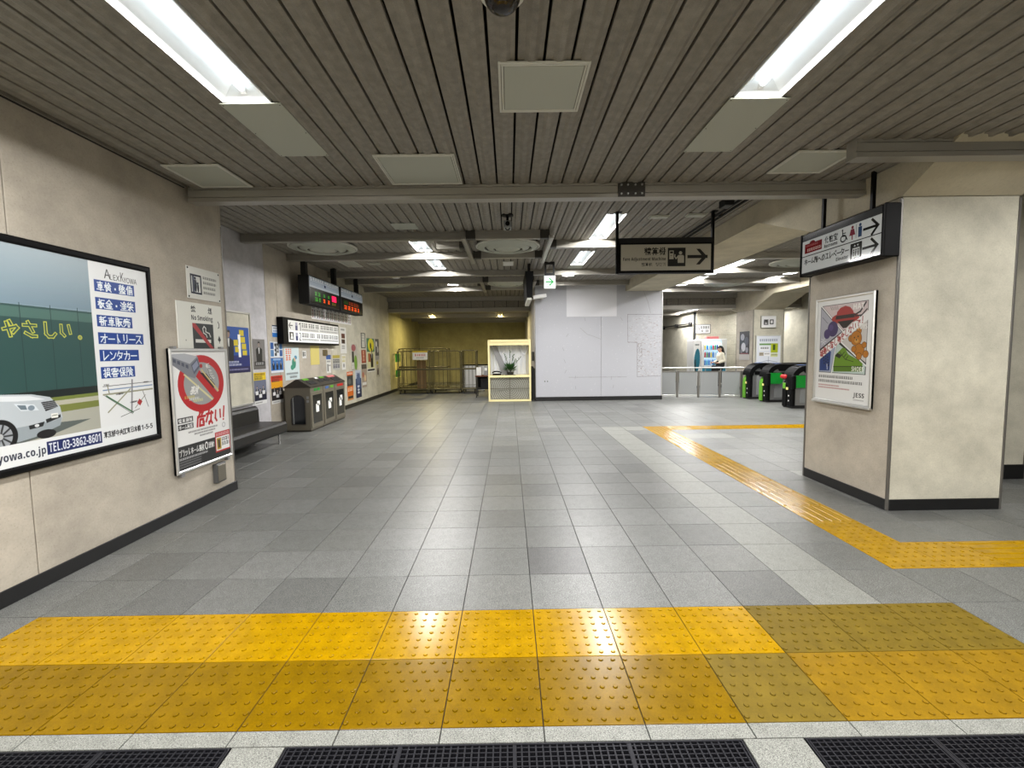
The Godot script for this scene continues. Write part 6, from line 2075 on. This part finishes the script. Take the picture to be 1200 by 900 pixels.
	for q in [[20, 118, 34, Color(0.70, 0.66, 0.58)], [58, 118, 46, Color(0.95, 0.95, 0.95)], [108, 126, 54, Color(0.85, 0.88, 0.62)]]:
		k3.rect(q[0], q[1], q[2], 24, q[3])
		k3.fine(q[0] + 4, q[1] + 6, q[2] - 8, 8, Color(0.4, 0.4, 0.4), r)
	k3.ln(Color(0.55, 0.58, 0.65), 3, [20, 190, 90, 176, 160, 188])
	k3.ln(Color(0.55, 0.58, 0.65), 3, [92, 150, 90, 200])
	k3.ln(Color(0.35, 0.35, 0.4), 3, [20, 204, 160, 200])
	k3.fine(30, 214, 56, 12, Color(0.2, 0.2, 0.25), r)
	k3.fine(96, 214, 60, 12, Color(0.2, 0.2, 0.25), r)
	poster("map_board", "framed white, green and yellow area map on the far pillar behind the ticket gates", "map", Vector3(8.64, 0.62, -15.0 + 0.004), 0, 0.84, 1.26, k3.tex(), "", 0.03, M.plate, 0.03)
	var fp := poster("poster", "dark grey picture poster on the left face of the far pillar", "poster", Vector3(8.13 - 0.004, 1.05, -15.52), -PI / 2, 0.66, 0.98, small_print(70, 104, [[0.8, Color(0.22, 0.22, 0.24)], [0.2, Color(0.75, 0.74, 0.72)]], [["o", 0.3, 0.2, 0.2, 0.12, Color(0.65, 0.65, 0.68)], ["o", 0.7, 0.35, 0.2, 0.16, Color(0.35, 0.36, 0.4)], ["o", 0.4, 0.55, 0.22, 0.16, Color(0.8, 0.8, 0.82)], ["o", 0.75, 0.65, 0.14, 0.1, Color(0.6, 0.6, 0.64)], ["o", 0.2, 0.7, 0.12, 0.08, Color(0.5, 0.5, 0.52)], ["r", 0.1, 0.76, 0.8, 0.03, Color(0.6, 0.3, 0.3)]], 44))
	fp.set_meta("category", "poster")
	var gp := thing("floor_sign", "slim grey-blue information post right of the far pillar", "post", Vector3(9.35, 0, -16.6))
	bpart(gp, "column", mat(Color(0.45, 0.52, 0.56), 0.4), -0.12, 0, -0.05, 0.12, 1.25, 0.05, 0.01)
	bpart(gp, "head", M.plate, -0.11, 1.25, -0.04, 0.11, 1.5, 0.04, 0.02)
	# pipe and pole in the hall
	var pi := thing("wall_pipe", "dark pipe with brackets high on the cream side wall of the far hall", "pipe", Vector3(7.52, 2.50, -20.6))
	var pg := Geo.new()
	pg.rod(Vector3(0, 0, -2.2), Vector3(0, 0, 2.0), 0.03, -1, 8)
	part(pi, "pipe", pg, M.dark)
	for z in [-1.4, 0.3, 1.85]:
		bpart(pi, "bracket", M.matt_black, -0.05, -0.09, z - 0.05, 0.08, 0.06, z + 0.05, 0.006)
	var bp := thing("barrier_pole", "thin dark pole standing left of the drinks machine", "pole", Vector3(7.05, 0, -17.0))
	var bg2 := Geo.new()
	bg2.rod(Vector3(0, 0.02, 0), Vector3(0, 1.05, 0), 0.03, 0.018, 10)
	part(bp, "pole", bg2, M.dark)
	var bb := Geo.new()
	bb.lathe(pts([0.0, 0.025, 0.05, 0.025, 0.15, 0.01, 0.15, 0.0, 0.0, 0.0]), 20)
	part(bp, "base", bb, M.dark)
	pillar_poster()

func pillar_poster() -> void:
	var k := Ink.new(420, 580, Color(0.90, 0.90, 0.89))
	var r := RandomNumberGenerator.new()
	r.seed = 19
	var dk := Color(0.12, 0.11, 0.11)
	var paper := Color(0.90, 0.90, 0.89)
	# five panels round a slanting band
	k.rect(30, 30, 360, 390, dk)
	k.pl(Color(0.80, 0.74, 0.73), [46, 33, 387, 33, 387, 150, 214, 178])
	k.pl(Color(0.66, 0.66, 0.70), [33, 40, 206, 186, 33, 282])
	k.pl(Color(0.78, 0.76, 0.74), [190, 238, 387, 124, 387, 356])
	k.pl(Color(0.74, 0.80, 0.78), [176, 248, 384, 372, 384, 417, 140, 417])
	k.pl(Color(0.62, 0.66, 0.74), [33, 320, 166, 246, 130, 417, 33, 417])
	k.ln(paper, 8, [34, 30, 220, 190])
	k.ln(paper, 8, [176, 226, 390, 372])
	k.ln(paper, 8, [172, 236, 136, 420])
	# hat
	var red := Color(0.62, 0.17, 0.15)
	k.oval(226, 112, 104, 30, red)
	k.pl(red, [156, 112, 164, 74, 190, 52, 226, 44, 262, 54, 286, 78, 294, 112])
	k.pl(Color(0.15, 0.10, 0.10), [156, 96, 294, 92, 298, 112, 154, 116])
	k.pl(Color(0.12, 0.08, 0.08), [170, 128, 300, 124, 240, 166, 214, 168])
	k.ln(dk, 9, [300, 98, 336, 84, 372, 40])
	k.ln(dk, 7, [304, 106, 346, 104, 380, 76])
	k.oval(346, 118, 12, 16, dk)
	k.word("HAT", 286, 40, 76, 30, Color(0.93, 0.92, 0.90), true)
	for i in 5:
		k.ln(dk, 2, [110 + i * 14, 40, 122 + i * 12, 60])
	# headphones
	k.oval(134, 168, 42, 44, Color(0.23, 0.17, 0.36))
	k.oval(88, 196, 26, 28, Color(0.26, 0.20, 0.40))
	k.oval(120, 160, 18, 18, Color(0.31, 0.25, 0.46))
	for i in 3:
		k.ln(dk, 2, [44 + i * 16, 96 + i * 14, 60 + i * 16, 108 + i * 12])
	for i in 6:
		k.ln(Color(0.92, 0.92, 0.92), 3, [60 + 6 * cos(i), 238 + 6 * sin(i), 60 + 24 * cos(i), 238 + 20 * sin(i)])
	# soft toy
	var br := Color(0.70, 0.44, 0.12)
	for q in [[276, 226, 17], [332, 186, 17], [314, 226, 38], [338, 290, 34], [300, 284, 16], [372, 262, 15], [384, 310, 18], [338, 322, 18]]:
		k.oval(q[0], q[1], q[2] + 2, q[2] + 2, Color(0.25, 0.14, 0.05))
		k.oval(q[0], q[1], q[2], q[2], br)
	k.oval(318, 240, 15, 11, Color(0.80, 0.60, 0.30))
	k.oval(302, 222, 4, 4, dk)
	k.oval(328, 216, 4, 4, dk)
	k.oval(317, 234, 5, 4, dk)
	k.word("TOYS", 318, 152, 70, 26, Color(0.93, 0.92, 0.90), true)
	# shoe
	var gn := Color(0.40, 0.55, 0.13)
	k.pl(gn, [160, 318, 196, 292, 216, 276, 238, 280, 262, 312, 330, 340, 366, 360, 366, 384, 150, 384])
	k.pl(Color(0.33, 0.47, 0.10), [150, 380, 366, 372, 362, 404, 152, 412])
	k.ln(dk, 3, [150, 384, 366, 376])
	k.ln(dk, 3, [196, 300, 240, 340, 300, 352])
	k.pl(Color(0.12, 0.14, 0.08), [160, 322, 178, 306, 214, 318, 196, 336])
	for i in 3:
		k.ln(dk, 4, [232 + i * 14, 300 + i * 12, 214 + i * 16, 318 + i * 10])
	k.word("SHOES", 290, 378, 84, 26, Color(0.93, 0.92, 0.90), true)
	# telephone
	k.pl(Color(0.12, 0.22, 0.46), [66, 270, 126, 298, 118, 408, 36, 410, 36, 330])
	for i in 12:
		k.oval(64 + (i % 3) * 18 + (i / 3) * 3, 318 + (i / 3) * 16 + (i % 3) * 6, 6, 5, Color(0.06, 0.08, 0.2), 10)
	k.ln(Color(0.9, 0.9, 0.95), 4, [96, 370, 100, 400])
	# slanting line of characters
	k.pl(paper, [30, 296, 390, 82, 390, 132, 30, 346])
	var text := "線路に落し物をしないで!"
	for i in text.length():
		k.kan(text[i], 34 + i * 27.6, 290 - i * 16.4, 30, 37, 4.6, Color(0.60, 0.14, 0.14))
	for i in 2:
		k.fine(30, 436 + i * 26, 270 + i * 70, 14, dk, r)
		k.fine(30, 490 + i * 14, 170 + i * 80, 7, Color(0.62, 0.25, 0.25), r)
	k.word("JESS", 308, 520, 78, 30, dk, true)
	k.fine(310, 556, 74, 5, Color(0.5, 0.5, 0.5), r)
	var o := poster("framed_poster", "silver-framed comic poster of a hat, soft toy and shoe on the near pillar", "poster", Vector3(3.35 - 0.002, 0.89, -4.49), -PI / 2, 0.79, 1.085, k.tex(), "", 0.028, M.alu, 0.02, 0.3)
	bpart(o, "lower_lip", M.alu, -0.395, -0.012, 0.0, 0.395, 0.012, 0.045, 0.006)

# ---------------------------------------------------------------- a person: smooth union of tapered capsules, meshed as surface nets
func body_field(g: Geo, bones: Array, cell: float, k: float, grow := 0.0) -> void:
	var lo := Vector3.ONE * 1e9
	var hi := -lo
	for b in bones:
		var rr: float = maxf(b[2], b[3]) + grow + k + cell * 2
		lo = lo.min(b[0] - Vector3.ONE * rr).min(b[1] - Vector3.ONE * rr)
		hi = hi.max(b[0] + Vector3.ONE * rr).max(b[1] + Vector3.ONE * rr)
	var nx := int((hi.x - lo.x) / cell) + 2
	var ny := int((hi.y - lo.y) / cell) + 2
	var nz := int((hi.z - lo.z) / cell) + 2
	var f := PackedFloat32Array()
	f.resize(nx * ny * nz)
	f.fill(0.5)
	for b in bones:
		var pa: Vector3 = b[0]
		var pb: Vector3 = b[1]
		var ra: float = b[2] + grow
		var rb: float = b[3] + grow
		var m := maxf(ra, rb) + k + cell * 2
		var l0 := (pa.min(pb) - Vector3.ONE * m - lo) / cell
		var l1 := (pa.max(pb) + Vector3.ONE * m - lo) / cell
		var ab := pb - pa
		var ll := maxf(ab.length_squared(), 1e-8)
		for ix in range(maxi(0, int(l0.x)), mini(nx, int(l1.x) + 2)):
			for iy in range(maxi(0, int(l0.y)), mini(ny, int(l1.y) + 2)):
				for iz in range(maxi(0, int(l0.z)), mini(nz, int(l1.z) + 2)):
					var p := lo + Vector3(ix, iy, iz) * cell
					var t := clampf((p - pa).dot(ab) / ll, 0.0, 1.0)
					var d := (p - pa - ab * t).length() - lerpf(ra, rb, t)
					var at := (ix * ny + iy) * nz + iz
					var h := maxf(k - absf(f[at] - d), 0.0) / k
					f[at] = minf(f[at], d) - h * h * k * 0.25
	var vert := {}
	var norm := {}
	for ix in nx - 1:
		for iy in ny - 1:
			for iz in nz - 1:
				var at := (ix * ny + iy) * nz + iz
				var v := [f[at], f[at + ny * nz], f[at + nz], f[at + ny * nz + nz], f[at + 1], f[at + ny * nz + 1], f[at + nz + 1], f[at + ny * nz + nz + 1]]
				var neg := 0
				for q in v:
					if q < 0.0:
						neg += 1
				if neg == 0 or neg == 8:
					continue
				var sum := Vector3()
				var cnt := 0
				for e in [[0, 1], [2, 3], [4, 5], [6, 7], [0, 2], [1, 3], [4, 6], [5, 7], [0, 4], [1, 5], [2, 6], [3, 7]]:
					var a: float = v[e[0]]
					var b: float = v[e[1]]
					if (a < 0.0) != (b < 0.0):
						var t := a / (a - b)
						var pa := Vector3(e[0] & 1, (e[0] >> 1) & 1, e[0] >> 2)
						var pb := Vector3(e[1] & 1, (e[1] >> 1) & 1, e[1] >> 2)
						sum += pa.lerp(pb, t)
						cnt += 1
				vert[at] = lo + (Vector3(ix, iy, iz) + sum / cnt) * cell
				norm[at] = Vector3(v[1] + v[3] + v[5] + v[7] - v[0] - v[2] - v[4] - v[6], v[2] + v[3] + v[6] + v[7] - v[0] - v[1] - v[4] - v[5], v[4] + v[5] + v[6] + v[7] - v[0] - v[1] - v[2] - v[3]).normalized()
	var step := [ny * nz, nz, 1]
	for at in vert:
		for ax in 3:
			var nb: int = at + step[ax]
			if nb >= f.size() or (f[at] < 0.0) == (f[nb] < 0.0):
				continue
			var u: int = step[(ax + 1) % 3]
			var w: int = step[(ax + 2) % 3]
			if vert.has(at - u) and vert.has(at - w) and vert.has(at - u - w):
				g.squad(vert[at], norm[at], vert[at - u], norm[at - u], vert[at - u - w], norm[at - u - w], vert[at - w], norm[at - w])

func woman() -> void:
	var o := thing("person", "woman with long black hair, cream blouse and black trousers walking past the drinks machine", "person", Vector3(7.78, 0, -16.55), -PI / 2)
	var V := func(x: float, y: float, z: float) -> Vector3: return Vector3(x, y, z)
	# faces +z; +x is the side towards the viewer
	var head := [[V.call(0, 1.455, 0.005), V.call(0, 1.41, 0.022), 0.078, 0.062], [V.call(0, 1.40, 0.035), V.call(0, 1.375, 0.05), 0.045, 0.032], [V.call(0, 1.425, 0.09), V.call(0, 1.408, 0.103), 0.010, 0.014], [V.call(0.074, 1.42, 0.0), V.call(0.076, 1.40, 0.0), 0.014, 0.010], [V.call(-0.074, 1.42, 0.0), V.call(-0.076, 1.40, 0.0), 0.014, 0.010], [V.call(-0.015, 1.378, 0.088), V.call(0.015, 1.378, 0.088), 0.008, 0.008]]
	var torso := [[V.call(0, 1.30, -0.01), V.call(0, 1.38, 0.0), 0.050, 0.044], [V.call(-0.12, 1.245, -0.01), V.call(0.12, 1.245, -0.01), 0.062, 0.062], [V.call(-0.05, 1.16, 0.0), V.call(-0.04, 0.98, 0.0), 0.105, 0.090], [V.call(0.05, 1.16, 0.0), V.call(0.04, 0.98, 0.0), 0.105, 0.090]]
	var hips := [[V.call(-0.06, 0.90, -0.005), V.call(0.06, 0.90, -0.005), 0.108, 0.108]]
	var legs := [[V.call(0.085, 0.84, 0.0), V.call(0.085, 0.46, 0.12), 0.085, 0.056], [V.call(0.085, 0.46, 0.12), V.call(0.085, 0.10, 0.16), 0.054, 0.036], [V.call(-0.085, 0.84, 0.0), V.call(-0.085, 0.45, -0.02), 0.085, 0.056], [V.call(-0.085, 0.45, -0.02), V.call(-0.085, 0.11, -0.20), 0.054, 0.036]]
	var feet := [[V.call(0.085, 0.055, 0.15), V.call(0.09, 0.03, 0.31), 0.038, 0.026], [V.call(-0.085, 0.07, -0.21), V.call(-0.09, 0.03, -0.08), 0.038, 0.026]]
	var arm_r := [[V.call(0.165, 1.235, -0.01), V.call(0.20, 1.01, -0.06), 0.046, 0.038], [V.call(0.20, 1.01, -0.06), V.call(0.17, 0.93, 0.15), 0.036, 0.026]]
	var arm_l := [[V.call(-0.165, 1.235, -0.01), V.call(-0.20, 1.0, -0.02), 0.046, 0.038], [V.call(-0.20, 1.0, -0.02), V.call(-0.16, 0.94, 0.18), 0.036, 0.026]]
	var g := Geo.new()
	body_field(g, head + torso + hips + legs + feet + arm_r + arm_l, 0.014, 0.03)
	var skin := mat(Color(0.80, 0.62, 0.52), 0.6)
	for s in [1.0, -1.0]:
		var wr: Vector3 = arm_r[1][1] if s > 0 else arm_l[1][1]
		var hand := [[wr, wr + V.call(-0.004 * s, -0.005, 0.06), 0.024, 0.028], [wr + V.call(-0.02 * s, 0.0, 0.03), wr + V.call(-0.04 * s, 0.0, 0.07), 0.011, 0.009]]
		for i in 4:
			var b0: Vector3 = wr + V.call(-0.006 * s, 0.018 - i * 0.015, 0.075)
			hand.append([b0, b0 + V.call(-0.008 * s, -0.006, 0.032), 0.0085, 0.008])
			hand.append([b0 + V.call(-0.008 * s, -0.006, 0.032), b0 + V.call(-0.03 * s, -0.012, 0.035 - i * 0.004), 0.008, 0.0065])
		body_field(g, hand, 0.0045, 0.006)
	part(o, "body", g, skin)
	var bl := Geo.new()
	body_field(bl, torso.slice(1) + arm_r.slice(0, 1) + arm_l.slice(0, 1) + [[arm_r[1][0], arm_r[1][0].lerp(arm_r[1][1], 0.8), 0.036, 0.030], [arm_l[1][0], arm_l[1][0].lerp(arm_l[1][1], 0.8), 0.036, 0.030]], 0.015, 0.03, 0.014)
	part(o, "blouse", bl, mat(Color(0.90, 0.88, 0.80), 0.75))
	var tr := Geo.new()
	body_field(tr, hips + legs + [[V.call(-0.03, 1.0, 0.0), V.call(0.03, 1.0, 0.0), 0.085, 0.085]], 0.016, 0.04, 0.018)
	part(o, "trousers", tr, mat(Color(0.04, 0.04, 0.045), 0.8))
	var hr := Geo.new()
	body_field(hr, [[V.call(0, 1.475, -0.012), V.call(0, 1.43, -0.03), 0.084, 0.075], [V.call(0, 1.44, -0.06), V.call(0, 1.25, -0.12), 0.062, 0.052], [V.call(0, 1.25, -0.12), V.call(0, 1.10, -0.125), 0.050, 0.022], [V.call(0.0, 1.50, 0.03), V.call(0.0, 1.49, 0.05), 0.05, 0.04]], 0.012, 0.03)
	part(o, "hair", hr, mat(Color(0.035, 0.03, 0.03), 0.5))
	for s in [-0.028, 0.028]:
		var eg := Geo.new()
		eg.rod(V.call(s - 0.008, 1.437, 0.076), V.call(s + 0.008, 1.437, 0.076), 0.006, -1, 6)
		part(o, "eye", eg, M.black)
	for f in feet:
		var sh := Geo.new()
		body_field(sh, [f], 0.010, 0.02, 0.007)
		part(o, "shoe", sh, M.black)
	var bag := thing("handbag", "black handbag carried in front by the walking woman", "bag", Vector3(7.50, 0.60, -16.28), -PI / 2)
	bpart(bag, "body", M.matt_black, -0.05, 0, -0.15, 0.05, 0.24, 0.15, 0.02)
	var hd := Geo.new()
	hd.tube([V.call(0, 0.23, -0.10), V.call(0, 0.31, -0.06), V.call(0, 0.335, 0.0), V.call(0, 0.31, 0.06), V.call(0, 0.23, 0.10)], 0.009, 6)
	part(bag, "handle", hd, M.matt_black)

func build_small() -> void:
	var cn := thing("corner_trim", "thin metal strip on the corner where the left wall ends", "trim", Vector3(-3.0, 0.10, -4.82))
	bpart(cn, "strip", M.trim, -0.02, 0, -0.005, 0.003, 2.7, 0.012, 0.002)
	cn.set_meta("kind", "structure")
